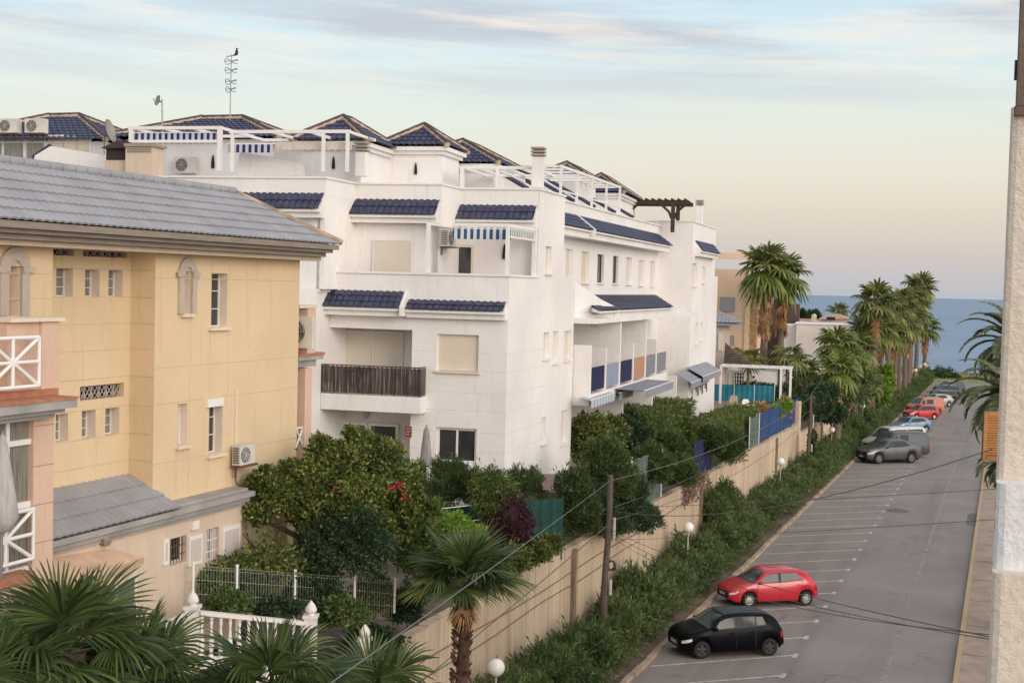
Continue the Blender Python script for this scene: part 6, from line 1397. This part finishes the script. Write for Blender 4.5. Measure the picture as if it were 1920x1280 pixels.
def pl_(pts, x):
    for i in range(len(pts)-1):
        a, b = pts[i], pts[i+1]
        if x <= b[0]:
            t = (x-a[0])/(b[0]-a[0]+1e-9); t = max(0, min(1, t)); 
            m0 = (pts[i+1][1]-pts[i-1][1])/(pts[i+1][0]-pts[i-1][0]+1e-9)*(b[0]-a[0]) if i > 0 else b[1]-a[1]
            m1 = (pts[i+2][1]-a[1])/(pts[i+2][0]-a[0]+1e-9)*(b[0]-a[0]) if i+2 < len(pts) else b[1]-a[1]
            lim = abs(b[1]-a[1])*2; m0 = max(-lim, min(lim, m0)); m1 = max(-lim, min(lim, m1))
            t2, t3 = t*t, t*t*t; return (2*t3-3*t2+1)*a[1]+(t3-2*t2+t)*m0+(-2*t3+3*t2)*b[1]+(t3-t2)*m1
    return pts[-1][1]
def make_car(name, label, cat, L, W, wb_, wr, top, belt, pm, glass=None, rim=None, front_axle=.80, sill=.22, ws=(.24, .40), roofr=.80, side=((.33, .52), (.545, .78)), tum=.20, rimn=5, inset=.955, rear=None, planw=None, archc=None, lampz=None, stripe=None, nose=.70, clad=False, blackroof=None, side2=None, detail=True, wstop=None):
    """u runs 0 at the nose to 1 at the tail; x = L/2 - u L"""
    r = empty(name, Vector((0, 0, 0)), label, cat, 'cars in the oblique parking bays'); xf = L/2-front_axle; xr = xf-wb_
    wz = wr; Ra = wr+.055; Htop = max(z for _, z in top)
    planw = planw or [(0, nose), (.03, nose+.13), (.09, .955), (.2, 1), (.85, 1), (.95, .95), (1, .86)]
    def sect(u):
        x = L/2-u*L; zt = pl_(top, u); bz = min(pl_(belt, u), zt-.03); w = W/2*pl_(planw, u); zb = sill+(.10*(max(0, .06-u)/.06)+.14*(max(0, u-.93)/.07))
        for xw in (xf, xr):
            d = abs(x-xw)
            if d < Ra: zb = max(zb, wz+math.sqrt(Ra*Ra-d*d))
        zb = min(zb, bz-.1); g = (zt-bz)/max(.05, Htop-bz); wg = w*(inset-tum*min(1, g)*.9); h = bz-zb
        return [(w*.93, zb), (w*.985, zb+h*.12), (w*1.0, zb+h*.42), (w*.992, zb+h*.72), (w*inset, bz), (wg+(w*inset-wg)*.12, bz+(zt-bz)*.80), (wg*.90, bz+(zt-bz)*.955), (wg*.55, bz+(zt-bz)*.99), (0, zt)]
    def ev(u, v, off=0):
        def raw(u, v):
            s_ = sect(max(0, min(1, u))); i = min(int(v), 7); t = v-i; a, b = s_[i], s_[i+1]; return Vector((L/2-u*L, a[0]+(b[0]-a[0])*t, a[1]+(b[1]-a[1])*t))
        p = raw(u, v)
        if off:
            du = raw(u+.006, v)-raw(u-.006, v); dv = raw(u, min(8, v+.03))-raw(u, max(0, v-.03)); n = du.cross(dv)
            if n.length < 1e-9: n = Vector((0, 0, 1))
            n.normalize(); 
            if n.y < -.2 or (abs(n.y) <= .2 and n.z < 0): n = -n
            p = p+n*off
        return p
    us = sorted(set([0, .008, .02, .035]+[i/72 for i in range(2, 71)]+[.975, .99, 1]))
    def cut(v): return v
    mb = MB(); nv = 9; vs = []
    for u in us:
        S_ = sect(u); x = L/2-u*L; vs += [(x, y, z) for y, z in S_]+[(x, -y, z) for y, z in S_[:-1]][::-1]
    m = 17; fs = []
    for i in range(len(us)-1):
        for k in range(m-1): fs.append((i*m+k, i*m+k+1, (i+1)*m+k+1, (i+1)*m+k))
    mb.add(vs, fs, True); mb.add(vs[:m], [tuple(range(m))]); mb.add(vs[-m:], [tuple(range(m-1, -1, -1))])
    body = mb.build('body', pm, r)
    def patch(nm, u0, u1, v0, v1, mat, off=.007, sides=(1, -1), nu=8, nv_=5, par=None, shape=None):
        for sg in sides:
            q = MB(); V = []; Fc = []
            for i in range(nu+1):
                for k in range(nv_+1):
                    u = u0+(u1-u0)*i/nu; a, b = (v0, v1) if shape is None else shape(i/nu, v0, v1); v = a+(b-a)*k/nv_; p = ev(u, v, off); V.append((p.x, p.y*sg, p.z))
            for i in range(nu):
                for k in range(nv_): Fc.append((i*(nv_+1)+k, i*(nv_+1)+k+1, (i+1)*(nv_+1)+k+1, (i+1)*(nv_+1)+k))
            q.add(V, Fc, True); q.build(nm, mat, par or r)
    # dark pillars band then panes
    gl = glass or CGL
    if side2 is None: patch('window_surround', side[0][0]-.018, side[-1][1]+.015, 4.06, 5.0, BLK, .004, nu=20, shape=lambda t, a, b: (a, a+(b-a)*min(1, .06+4.2*t, .10+5*(1-t))))
    for j, (a, b) in enumerate(side):
        n_ = len(side)
        patch('side_window', a, b, 4.14, 4.93, gl, .009, nu=10, shape=(lambda t, c, d, j=j: (c, c+(d-c)*min(1, .12+3.0*t))) if j == 0 else ((lambda t, c, d: (c, c+(d-c)*min(1, .25+3.2*(1-t)))) if j == n_-1 and side2 is None else None))
    def band(nm, u0, u1, v0, mat, off=.008, trim=.0):
        q = MB(); V = []; n = 8; Fc = []; vv = [v0, 6.6, 7.3, 8]
        for i in range(n+1):
            u = u0+(u1-u0)*i/n; row = [ev(u, v, off) for v in vv]; V += [(p.x, p.y, p.z) for p in row]+[(p.x, -p.y, p.z) for p in row[:-1]][::-1]
        mm = 7
        for i in range(n):
            for k in range(mm-1): Fc.append((i*mm+k, i*mm+k+1, (i+1)*mm+k+1, (i+1)*mm+k))
        q.add(V, Fc, True); return q.build(nm, mat, r)
    band('windscreen', ws[0], ws[1], 5.35, CGLW); 
    if rear: band('rear_window', rear[0], rear[1], 5.45, gl)
    if blackroof: band('roof_panel', ws[1]+.02, roofr, 5.6, blackroof, .006)
    # nose details
    lz = lampz or (2.9, 3.9)
    patch('headlight', .004, .085, lz[0], lz[1], LAMP, .01, nu=6, nv_=3, shape=lambda t, a, b: (a+.25*t, b-.15*t))
    patch('tail_light', .955, .993, 2.6, 3.8, TAIL, .01, nu=3, nv_=3)
    zf = pl_(top, 0)
    q = MB(); q.box((L/2+.003, 0, zf-.14), .03, W*.46, .13); q.box((L/2+.003, 0, sill+.16), .03, W*.6, .13); q.build('grille', BLK, r)
    q = MB(); q.box((L/2+.022, 0, sill+.235), .015, .50, .11); q.build('number_plate', PLAT, r)
    q = MB(); q.box((L/2+.031, .225, sill+.235), .004, .04, .10); q.build('plate_band', simple('plate_blue', (.01, .03, .3), .5), r)
    q = MB(); q.box((-L/2-.004, 0, sill+.42), .015, .50, .11); q.build('rear_plate', PLAT, r)
    patch('sill_trim', .06, .94, .04, .55, BLK if clad else pm, .004, nu=40, nv_=1) if clad else None
    if detail:
        for d_ in ([side[0][0]-.03]+[(side[k][1]+side[k+1][0])/2 for k in range(min(2, len(side)-1))]+[side[min(1, len(side)-1)][1]-.0]):
            q = MB(); V = [ev(d_, v, .004) for v in (.5, 1.2, 2, 3, 4)]; W2 = [ev(d_+.0028, v, .004) for v in (.5, 1.2, 2, 3, 4)]
            for sg in (1, -1): q.add([(p.x, p.y*sg, p.z) for p in V+W2], [(i, i+1, i+6, i+5) for i in range(4)])
            q.build('door_gap', BLK, r)
        for a, b in side[:2]:
            for sg in (1, -1):
                p = ev(b-.035, 3.35, .012); q = MB(); q.box((p.x, p.y*sg, p.z), .16, .03, .03); q.build('door_handle', BLK if clad else pm, r)
    for sg in (1, -1):
        p = ev(side[0][0]+.015, 4.25, 0); c = Vector((p.x+.02, (p.y+.10)*sg, p.z+.02)); q = MB(); q.lathe((c.x, c.y, c.z-.07), [(.0, 0), (.075, .02), (.095, .07), (.075, .13), (0, .15)], 8); q.tube([c, Vector((p.x, p.y*sg, p.z))], .02, 5); q.build('wing_mirror', BLK if clad else pm, r)
    q = MB(); q.box((0, 0, .38), L*.9, W-.52, .34); q.box(((xf), 0, .45), .8, W-.50, .45); q.box(((xr), 0, .45), .8, W-.50, .45); q.build('underbody', DARK, r)
    for xw in (xf, xr):
        for sg in (1, -1):
            tw = .19; yc = sg*(W/2-tw/2-.015); q = MB(); prof = [(wr*.62, -tw/2+.02), (wr*.95, -tw/2), (wr, -tw/2+.03), (wr, tw/2-.03), (wr*.95, tw/2), (wr*.62, tw/2-.02)]
            V = []; n = 22; Fc = []
            for rr, yy in prof:
                for k in range(n): a = 2*PI*k/n; V.append((xw+math.cos(a)*rr, yc+yy, wr+math.sin(a)*rr))
            for i in range(len(prof)-1):
                for k in range(n): Fc.append((i*n+k, i*n+(k+1) % n, (i+1)*n+(k+1) % n, (i+1)*n+k))
            q.add(V, Fc, True); tw_ = q.build('wheel', TYRE, r); q = MB(); yo = yc+sg*(tw/2-.035)
            ring = lambda rr, y, k: (xw+math.cos(2*PI*k/n)*rr, y, wr+math.sin(2*PI*k/n)*rr)
            V = [ring(wr*.64, yo+sg*.02, k) for k in range(n)]+[ring(wr*.56, yo, k) for k in range(n)]; q.add(V, [(k, (k+1) % n, n+(k+1) % n, n+k) for k in range(n)])
            for k in range(rimn):
                a = 2*PI*k/rimn+.3; ca, sa = math.cos(a), math.sin(a); w_ = wr*(.16 if rimn < 7 else .11)
                q.add([(xw-sa*w_, yo+sg*.012, wr+ca*w_), (xw+sa*w_, yo+sg*.012, wr-ca*w_), (xw+ca*wr*.6+sa*w_*.8, yo, wr+sa*wr*.6-ca*w_*.8), (xw+ca*wr*.6-sa*w_*.8, yo, wr+sa*wr*.6+ca*w_*.8)], [(0, 1, 2, 3)])
            q.tube([(xw, yo-.01, wr), (xw, yo+sg*.025, wr)], wr*.15, 8); q.build('rim', rim or RIMS, tw_)
            q = MB(); q.add([(xw, yo-sg*.03, wr)]+[ring(wr*.63, yo-sg*.03, k) for k in range(n)], [(0, 1+k, 1+(k+1) % n) for k in range(n)]); q.build('brake_shadow', DARK, tw_)
    return r
def park(r, rear_px, dirv, L, W, wb_, front_axle=.80, st_=None):
    s, t = st_ or st(*rear_px); d = Vector(dirv).normalized(); H_ = -(U*d.x+RT*d.y); H2 = Vector((H_.x, H_.y, 0)).normalized(); Lf = Vector((-H2.y, H2.x, 0))
    if Lf.y > 0 and not st_: pass
    P = rd(s, t, .004); xr = L/2-front_axle-wb_
    c = P-H2*xr-Lf*(W/2-.1); c = Vector((c.x, c.y, 0)); sU = (c.x*U.x+c.y*U.y)/(U.x**2+U.y**2); c.z = U.z*sU+.004
    fwd = Vector((H2.x, H2.y, U.z*(H2.x*U.x+H2.y*U.y))).normalized(); lf = Vector((Lf.x, Lf.y, U.z*(Lf.x*U.x+Lf.y*U.y))).normalized(); up_ = fwd.cross(lf)
    M = Matrix((fwd, lf, up_)).transposed().to_4x4(); r.matrix_world = Matrix.Translation(c)@M; return r
D1 = (.58, .81); D2 = (.68, .73)
HATCH = [(0, .62), (.02, .70), (.09, .80), (.23, .94), (.29, 1.04), (.40, 1.33), (.48, 1.42), (.62, 1.44), (.80, 1.40), (.88, 1.28), (.95, 1.02), (.985, .80), (1, .58)]
r = make_car('parked_car', 'red three-door hatchback parked beyond the black car', 'car', 3.83, 1.66, 2.49, .295, HATCH, [(0, .55), (.15, .80), (.3, .90), (.6, .94), (.85, 1.0), (1, .8)], paint('red_paint', (.50, .014, .028)), rear=(.885, .95), side=((.32, .535), (.565, .80)), rimn=8)
park(r, (1510, 1134), D1, 3.83, 1.66, 2.49)
FOUR = [(0, .66), (.02, .76), (.08, .86), (.20, .97), (.26, 1.06), (.38, 1.36), (.46, 1.44), (.60, 1.46), (.80, 1.43), (.90, 1.32), (.955, 1.05), (.985, .85), (1, .6)]
r = make_car('parked_car', 'black five-door hatchback with dark wheels, nearest of the parked cars', 'car', 3.75, 1.70, 2.50, .30, FOUR, [(0, .60), (.15, .84), (.28, .93), (.6, .97), (.85, 1.02), (1, .8)], paint('black_paint', (.0025, .003, .005), 0, .30, .0, .10), rim=RIMD, rear=(.905, .95), side=((.29, .50), (.525, .70), (.715, .80)), front_axle=.68, rimn=5, blackroof=simple('dark_roof_cloth', (.030, .033, .040), .6), lampz=(2.8, 3.8))
park(r, (1441, 1228), D1, 3.75, 1.70, 2.50, .68)
q = MB()
SUV = [(0, .92), (.02, 1.06), (.08, 1.15), (.22, 1.24), (.28, 1.34), (.40, 1.72), (.48, 1.83), (.58, 1.85), (.70, 1.79), (.82, 1.60), (.91, 1.42), (.965, 1.34), (.985, 1.2), (1, .8)]
r = make_car('parked_car', 'silver grey coupe-roofed off-roader in front of the dark van', 'car', 5.15, 2.04, 3.12, .425, SUV, [(0, .85), (.15, 1.10), (.3, 1.20), (.6, 1.26), (.85, 1.34), (1, 1.1)], paint('titanium_paint', (.105, .105, .108), .45), side=((.31, .50), (.52, .735)), front_axle=.92, rear=(.80, .93), rim=simple('grey_wheel', (.16, .155, .15), .4, .5), rimn=10, clad=True, sill=.30)
park(r, (1708, 868), D2, 5.15, 2.04, 3.12, .92)
e_ = MB(); e_.tube([(2.60, math.cos(a)*.11, .80+math.sin(a)*.11) for a in np.linspace(0, 2*PI, 17)], .010, 4, False)
for k in range(3): a = PI/2+k*2*PI/3; e_.tube([(2.475, 0, .80), (2.60, math.cos(a)*.11, .80+math.sin(a)*.11)], .012, 4, False)
eo = e_.build('badge', RIMS, None); eo.parent = r; eo.location = (0, 0, 0)
VAN = [(0, .88), (.02, 1.06), (.10, 1.2), (.17, 1.30), (.27, 1.84), (.34, 2.06), (.45, 2.11), (.9, 2.10), (.97, 2.02), (.99, 1.55), (1, .7)]
vk = dict(planw=[(0, .78), (.03, .9), (.09, .97), (.2, 1), (.95, 1), (1, .97)], tum=.10, ws=(.175, .32), side2=True)
r = make_car('parked_van', 'dark grey panel van behind the silver off-roader', 'van', 5.0, 1.98, 3.0, .34, VAN, [(0, .8), (.12, 1.05), (.2, 1.18), (.9, 1.22), (1, 1.1)], paint('anthracite_paint', (.060, .068, .080), .2), side=((.22, .36), (.40, .57)), front_axle=.9, detail=True, **vk)
park(r, None, D2, 5.0, 1.98, 3.0, .9, st_=(112.35, -6.25))
VAN2 = [(0, .9), (.02, 1.05), (.10, 1.2), (.17, 1.32), (.27, 1.8), (.33, 2.1), (.42, 2.22), (.9, 2.22), (.97, 2.12), (.99, 1.6), (1, .7)]
r = make_car('parked_van', 'white camper van with dark side windows behind the dark van', 'van', 5.4, 2.0, 3.2, .34, VAN2, [(0, .85), (.12, 1.1), (.2, 1.25), (.9, 1.5), (1, 1.3)], paint('cream_white_paint', (.56, .55, .52)), side=((.22, .36), (.38, .60), (.62, .92)), front_axle=.95, **vk)
park(r, None, D2, 5.4, 2.0, 3.2, .95, st_=(115.6, -6.75))
r = make_car('parked_car', 'light blue hatchback parked beyond the camper van', 'car', 4.1, 1.75, 2.55, .31, [(u, z*1.03) for u, z in HATCH], [(0, .58), (.15, .84), (.3, .94), (.6, .98), (.85, 1.05), (1, .85)], paint('light_blue_paint', (.17, .28, .40), .3), rear=(.885, .95), side=((.32, .535), (.56, .80)))
park(r, (1736, 810), D2, 4.1, 1.75, 2.55)
BOXY = [(0, .70), (.02, .80), (.10, .92), (.20, 1.0), (.25, 1.08), (.36, 1.42), (.42, 1.52), (.6, 1.54), (.86, 1.52), (.93, 1.42), (.97, 1.0), (1, .6)]
r = make_car('parked_car', 'small red upright hatchback with white wheels, far along the row', 'car', 4.0, 1.66, 2.4, .30, BOXY, [(0, .62), (.15, .88), (.25, .95), (.9, .99), (1, .9)], paint('bright_red_paint', (.48, .02, .02)), rim=RIMW, rear=(.93, .965), side=((.28, .48), (.50, .68), (.70, .86)))
park(r, (1751, 786), D2, 4.0, 1.66, 2.4)
r = make_car('parked_van', 'orange and cream small van partly hidden behind the red upright hatchback', 'van', 4.4, 1.8, 2.7, .31, [(u, z*.93) for u, z in VAN], [(0, .75), (.12, 1.0), (.2, 1.1), (.9, 1.12), (1, 1.0)], paint('orange_paint', (.42, .15, .09)), side=((.22, .36), (.40, .62)), blackroof=None, **vk)
park(r, None, D2, 4.4, 1.8, 2.7, st_=(160.5, -6.9))
r = make_car('parked_car', 'silver compact car with bright roof, fourth from the far end', 'car', 4.2, 1.75, 2.6, .31, [(u, z*1.06) for u, z in FOUR], [(0, .6), (.15, .88), (.3, .98), (.6, 1.02), (.85, 1.08), (1, .85)], paint('silver_paint', (.42, .41, .40), .5), rear=(.9, .95), side=((.30, .50), (.53, .74)))
park(r, None, D2, 4.2, 1.75, 2.6, st_=(174.5, -6.3))
r = make_car('parked_car', 'black estate car, third from the far end of the row', 'car', 4.4, 1.78, 2.65, .32, BOXY, [(0, .62), (.15, .88), (.25, .95), (.9, .99), (1, .9)], paint('soft_black_paint', (.010, .011, .012)), rear=(.93, .965), side=((.28, .48), (.50, .68), (.70, .86)))
park(r, None, D2, 4.4, 1.78, 2.65, st_=(183, -6.1))
r = make_car('parked_car', 'dark green tall car, second from the far end of the row', 'car', 4.5, 1.8, 2.65, .34, [(u, z*1.1) for u, z in BOXY], [(0, .62), (.15, .92), (.25, 1.0), (.9, 1.05), (1, .9)], paint('dark_green_paint', (.035, .05, .045)), rear=(.93, .965), side=((.28, .48), (.50, .68), (.70, .86)))
park(r, None, D2, 4.5, 1.8, 2.65, st_=(193.5, -6.0))
r = make_car('parked_car', 'farthest parked car, dark bodied with pale windows and roof rails', 'car', 4.7, 1.85, 2.7, .36, [(u, z*1.15) for u, z in BOXY], [(0, .62), (.15, .95), (.25, 1.05), (.9, 1.1), (1, .9)], paint('charcoal_paint', (.022, .03, .032)), rear=(.93, .965), side=((.28, .48), (.50, .68), (.70, .86)), glass=CGLW)
park(r, None, D2, 4.7, 1.85, 2.7, st_=(204, -6.0))
# ------------------------------------------------------------------ lamps, poles, cables
GLOBE = simple('frosted_globe', (.80, .78, .74), .35, var=.04)
def lamp(x, y, label, t=-11.9):
    s, h = tp(x, y, t); b = rd(s, t, 0); r = empty('street_lamp', b, label, 'street lamp', 'globe lamps in the hedge strip'); mb = MB()
    mb.tube([b, b+Vector((0, 0, 1.0)), b+Vector((0, 0, h-.22))], [.045, .035, .03], 8); mb.lathe(b+Vector((0, 0, h-.26)), [(.03, 0), (.07, .03), (.09, .07), (.05, .08)], 10); mb.build('pole', simple('pale_grey_paint', (.42, .41, .39), .6), r)
    mb = MB(); R_ = .225; mb.lathe(b+Vector((0, 0, h)), [(R_*math.sin(PI*k/12)+.0005, -R_*math.cos(PI*k/12)) for k in range(13)], 20); mb.build('globe', GLOBE, r)
for x, y, l in ((931, 1250, 'nearest globe lamp, cut by the bottom edge of the view'), (1291, 988, 'second globe lamp, against the tan wall beside the tall oleander'), (1464, 865, 'third globe lamp, beside a wall pilaster'), (1560, 805, 'globe lamp in front of the near street palm trunk'), (1618, 760, 'globe lamp above the hedge left of the camper van'), (1659, 733, 'globe lamp beside the palm trunks, above the blue hatchback'), (1686, 718, 'small globe lamp right of the palm trunks in mid row'), (1717, 694, 'far globe lamp rising over the hedge end'), (1734, 683, 'farthest globe lamp next to the white end house')): lamp(x, y, l)
def pole(s, t, top_h, label, r0=.12, lean=(.10, .0)):
    b = rd(s, t, 0); r = empty('utility_pole', b, label, 'utility pole', 'wooden utility poles'); mb = MB(); n = 12; pts = [b+Vector((lean[0]*k/n+.02*math.sin(k*.9), lean[1]*k/n, top_h*k/n)) for k in range(n+1)]
    mb.tube(pts, [r0*(1.05-.3*k/n)*(1+.04*(k % 2)) for k in range(n+1)], 10); mb.build('post', POLEW, r)
    tp_ = pts[-1]
    mb = MB(); mb.tube([pts[8]+RT*.19, pts[8]+RT*.19+Vector((0, 0, .75))], .055, 8); mb.build('conduit_box', simple('off_white_conduit', (.50, .46, .40), .7, var=.25), r); mb = MB(); mb.tube([pts[4]+RT*.2+Vector((0, 0, .35)), pts[4]+RT*.2+Vector((0, 0, .85))], .055, 8); mb.build('conduit_box', simple('off_white_conduit', (.50, .46, .40), .7, var=.25), r)
    mb = MB(); c = pts[6]+Vector((0, 0, .25))+RT*.16
    for k in range(3): mb.tube([c+Vector((.03*k, 0, 0))+U*(.0)+RT*(math.cos(q)*.12)+Vector((0, 0, math.sin(q)*.16)) for q in np.linspace(0, 2*PI, 13)], .022, 5, False)
    mb.build('cable_coil', DMET, r)
    mb = MB(); w = pts[1]+Vector((0, 0, .30)); mb.box(w+Vector((.08, -.12, 0)), .12, .04, .24); mb.build('notice', simple('white_notice', (.6, .58, .54), .7), r)
    mb = MB(); mb.tube([tp_-RT*.12-Vector((0, 0, .18)), tp_+RT*.22-Vector((0, 0, .18))], .02, 5); mb.tube([pts[9]-RT*.1-Vector((0, 0, .05)), pts[9]+RT*.22-Vector((0, 0, .05))], .02, 5); mb.build('hook', DMET, r)
    return pts
P1 = pole(41.4, -11.95, 6.35, 'near wooden utility pole in front of the retaining wall', lean=(.16, .05)); P2_ = pole(89.2, -11.95, 6.2, 'far wooden utility pole by the end pier of the retaining wall', .12)
def cable(a, b, sag, r, label, m=None, n=26, name='overhead_cable', group=None):
    a = Vector(a); b = Vector(b); mb = MB(); mb.tube([a.lerp(b, i/n)-Vector((0, 0, sag*4*(i/n)*(1-i/n))) for i in range(n+1)], r, 5, False)
    return tag(mb.build(name, m or DMET, None, a), label, 'cable', group)
LC = simple('pale_cable', (.15, .155, .14), .7); MC = simple('mid_grey_cable', (.11, .105, .10), .7)
tA = P1[-1]-Vector((0, 0, .17)); tB = P1[9]+Vector((0, 0, .0))
e1 = at(640, 1260, 13.5); d = e1-tA
cable(tA, tA+d*1.25, .05, .0085, 'thick pale cable from the near pole top down to the lower left fan palms', LC)
e2 = at(880, 1200, 34); d = e2-tB; cable(tB, tB+d*1.5, .04, .014, 'thin cable descending from the near pole beside the retaining wall', MC)
cable(tA, P2_[-1]-Vector((0, 0, .15)), .62, .013, 'pale cable between the tops of the two utility poles', LC)
cable(tB+Vector((0, 0, .1)), P2_[9], .85, .012, 'thin dark cable strung low between the two utility poles', MC)
cable(tB+Vector((0, 0, .5)), P2_[10], .5, .010, 'upper thin cable between the two utility poles', MC)
R1 = at(1860, 842, 22); cable(tB+Vector((0, 0, .45)), R1, .55, .010, 'pale wire crossing high over the parking row to the right pillar', LC)
for k, (x, y) in enumerate(((1870, 1196), (1872, 1200), (1868, 1190))):
    cable(tB+Vector((0, 0, -.15-.1*k)), at(x, y, 14+k), .25+.14*k, .007, ('lowest', 'middle', 'highest')[k]+' of three dark wires over the road, lower right', MC)
for k, (x0, y0, x1, y1, sg) in enumerate(((1475, 992, 1880, 975, .0), (1560, 942, 1880, 905, .0))):
    pass
for (x0, y0, x1, y1, xm, ym), lb in (((1150, 1000, 1885, 972, 1560, 995), 'dark wire crossing the road beside the asphalt patch'), ((1150, 940, 1885, 915, 1560, 945), 'dark wire crossing the road beyond the asphalt patch')):
    a = P1[8] if y0 == 1000 else P1[10]; b = at(x1, y1, 26); mid = a.lerp(b, .5); zt_ = at(xm, ym, mid.y).z; cable(a, b, max(.05, (mid.z-zt_)), .006, lb, MC)
cable(P2_[-1], at(1600, 600, 160), .6, .02, 'cable running from the far pole towards the palm row', MC)
# parking posts
# ------------------------------------------------------------------ near building on the right
STUC = plaster('rough_beige_stucco', (.50, .395, .315), '7a6656', .10, .9, gs=9); 
def stucco(name, c, sc):
    m, nt, b = base_mat(name, .95, 0, .2); n = nt.noise(sc, 7, rough=.75); n2 = nt.noise(sc*.25, 4); big = nt.noise(1.2, 3); c = lin(c)
    cc = nt.ramp(n, [(.35, tuple(x*.82 for x in c[:3])+(1,)), (.65, c)]); cc = nt.mix(nt.math('MULTIPLY', nt.ramp(big, [(.4, G0), (.7, G1)]), .2), cc, tuple(x*.8 for x in c[:3])+(1,)); nt.link(cc, b.inputs['Base Color'])
    bn = nt.new('ShaderNodeBump', i_Strength=.6, i_Distance=.012); nt.link(nt.math('ADD', n, nt.math('MULTIPLY', n2, 1.5)), bn.inputs['Height']); nt.link(bn.outputs[0], b.inputs['Normal']); return m
ST1 = stucco('stucco_beige', (.82, .72, .61), 55); ST2 = stucco('stucco_white', (.88, .87, .87), 45); ST3 = stucco('stucco_brown', (.19, .145, .12), 30)
pil = empty('balcony_pillar', at(1893, 1280, 3.0)-Vector((0, 0, 2)), 'rough beige stucco pillar at the right edge with a white painted band', 'pillar')
def pbox(xl, y0, y1, Yn, mat, nm, wdt=1.2, dep=.4, bev=.012):
    a = at(xl, y1, Yn); zt_ = at(xl, y0, Yn).z; mb = MB(); z0 = a.z; u_ = Vector((U.x, U.y, 0)).normalized(); o_ = Vector((a.x, a.y, 0))
    P_ = [o_+u_*bev, o_+RT*bev*.35+u_*bev*.3, o_+RT*bev, o_+RT*wdt, o_+RT*wdt+u_*dep, o_+u_*dep]
    mb.prism([p_+Vector((0, 0, z0)) for p_ in P_], Vector((0, 0, zt_-z0))); return mb.build(nm, mat, pil)
pbox(1867, 700-500, 907, 3.0, ST1, 'shaft', bev=.016)
pbox(1862, 906, 1071, 2.94, ST2, 'white_band', dep=.5, bev=.02)
pbox(1846, 1073, 1420, 2.90, ST1, 'lower_shaft', dep=.55, bev=.02)
pbox(1904, -60, 198, 3.0, ST3, 'upper_shaft', dep=.3, bev=.004); pbox(1901, 199, 216, 2.98, simple('brown_ledge', (.14, .09, .07), .8), 'ledge', dep=.35, bev=.004)
mb = MB(); a = at(1903, 132, 3.02); mb.box(a+Vector((.002, .0, 0)), .005, .006, .045); mb.build('hinge', DMET, pil)
lo = empty('louvred_shutter', at(1856, 862, 30), 'orange brown louvred shutter projecting beside the right pillar', 'shutter')
a = at(1842, 862, 30); b = at(1842, 771, 30); mb = MB(); w = 1.1; z0, z1 = a.z, b.z
mb.box((a.x+.04, 30, (z0+z1)/2), .08, .06, z1-z0); mb.box((a.x+w, 30, (z0+z1)/2), .08, .06, z1-z0); mb.box((a.x+w/2+.02, 30, z0+.05), w-.1, .06, .1); mb.box((a.x+w/2+.02, 30, z1-.05), w-.1, .06, .1); mb.build('frame', simple('orange_wood', (.38, .17, .05), .6, var=.2), lo)
mb = MB()
n = 16
for k in range(n): z = z0+.13+(z1-z0-.26)*k/(n-1); mb.box((a.x+w/2+.02, 30, z), w-.1, .05, (z1-z0)/n*.7, (Vector((1, 0, 0)), Vector((0, .8, -.6)), Vector((0, .6, .8))))
mb.build('slats', simple('orange_wood', (.38, .17, .05), .6), lo); mb = MB(); mb.box((a.x+w/2, 30.07, (z0+z1)/2), w, .02, z1-z0-.05); mb.build('backing', simple('deep_brown', (.10, .04, .015), .8), lo)
nb = empty('street_side_wall', rd(34, .55, 0), 'beige side wall of the near building behind the right pillar', 'building'); mb = MB(); strip3(mb, 24, 31, .75, 4, 0, 9.0); mb.build('wall', STUC, nb)
bpy.context.view_layer.update()
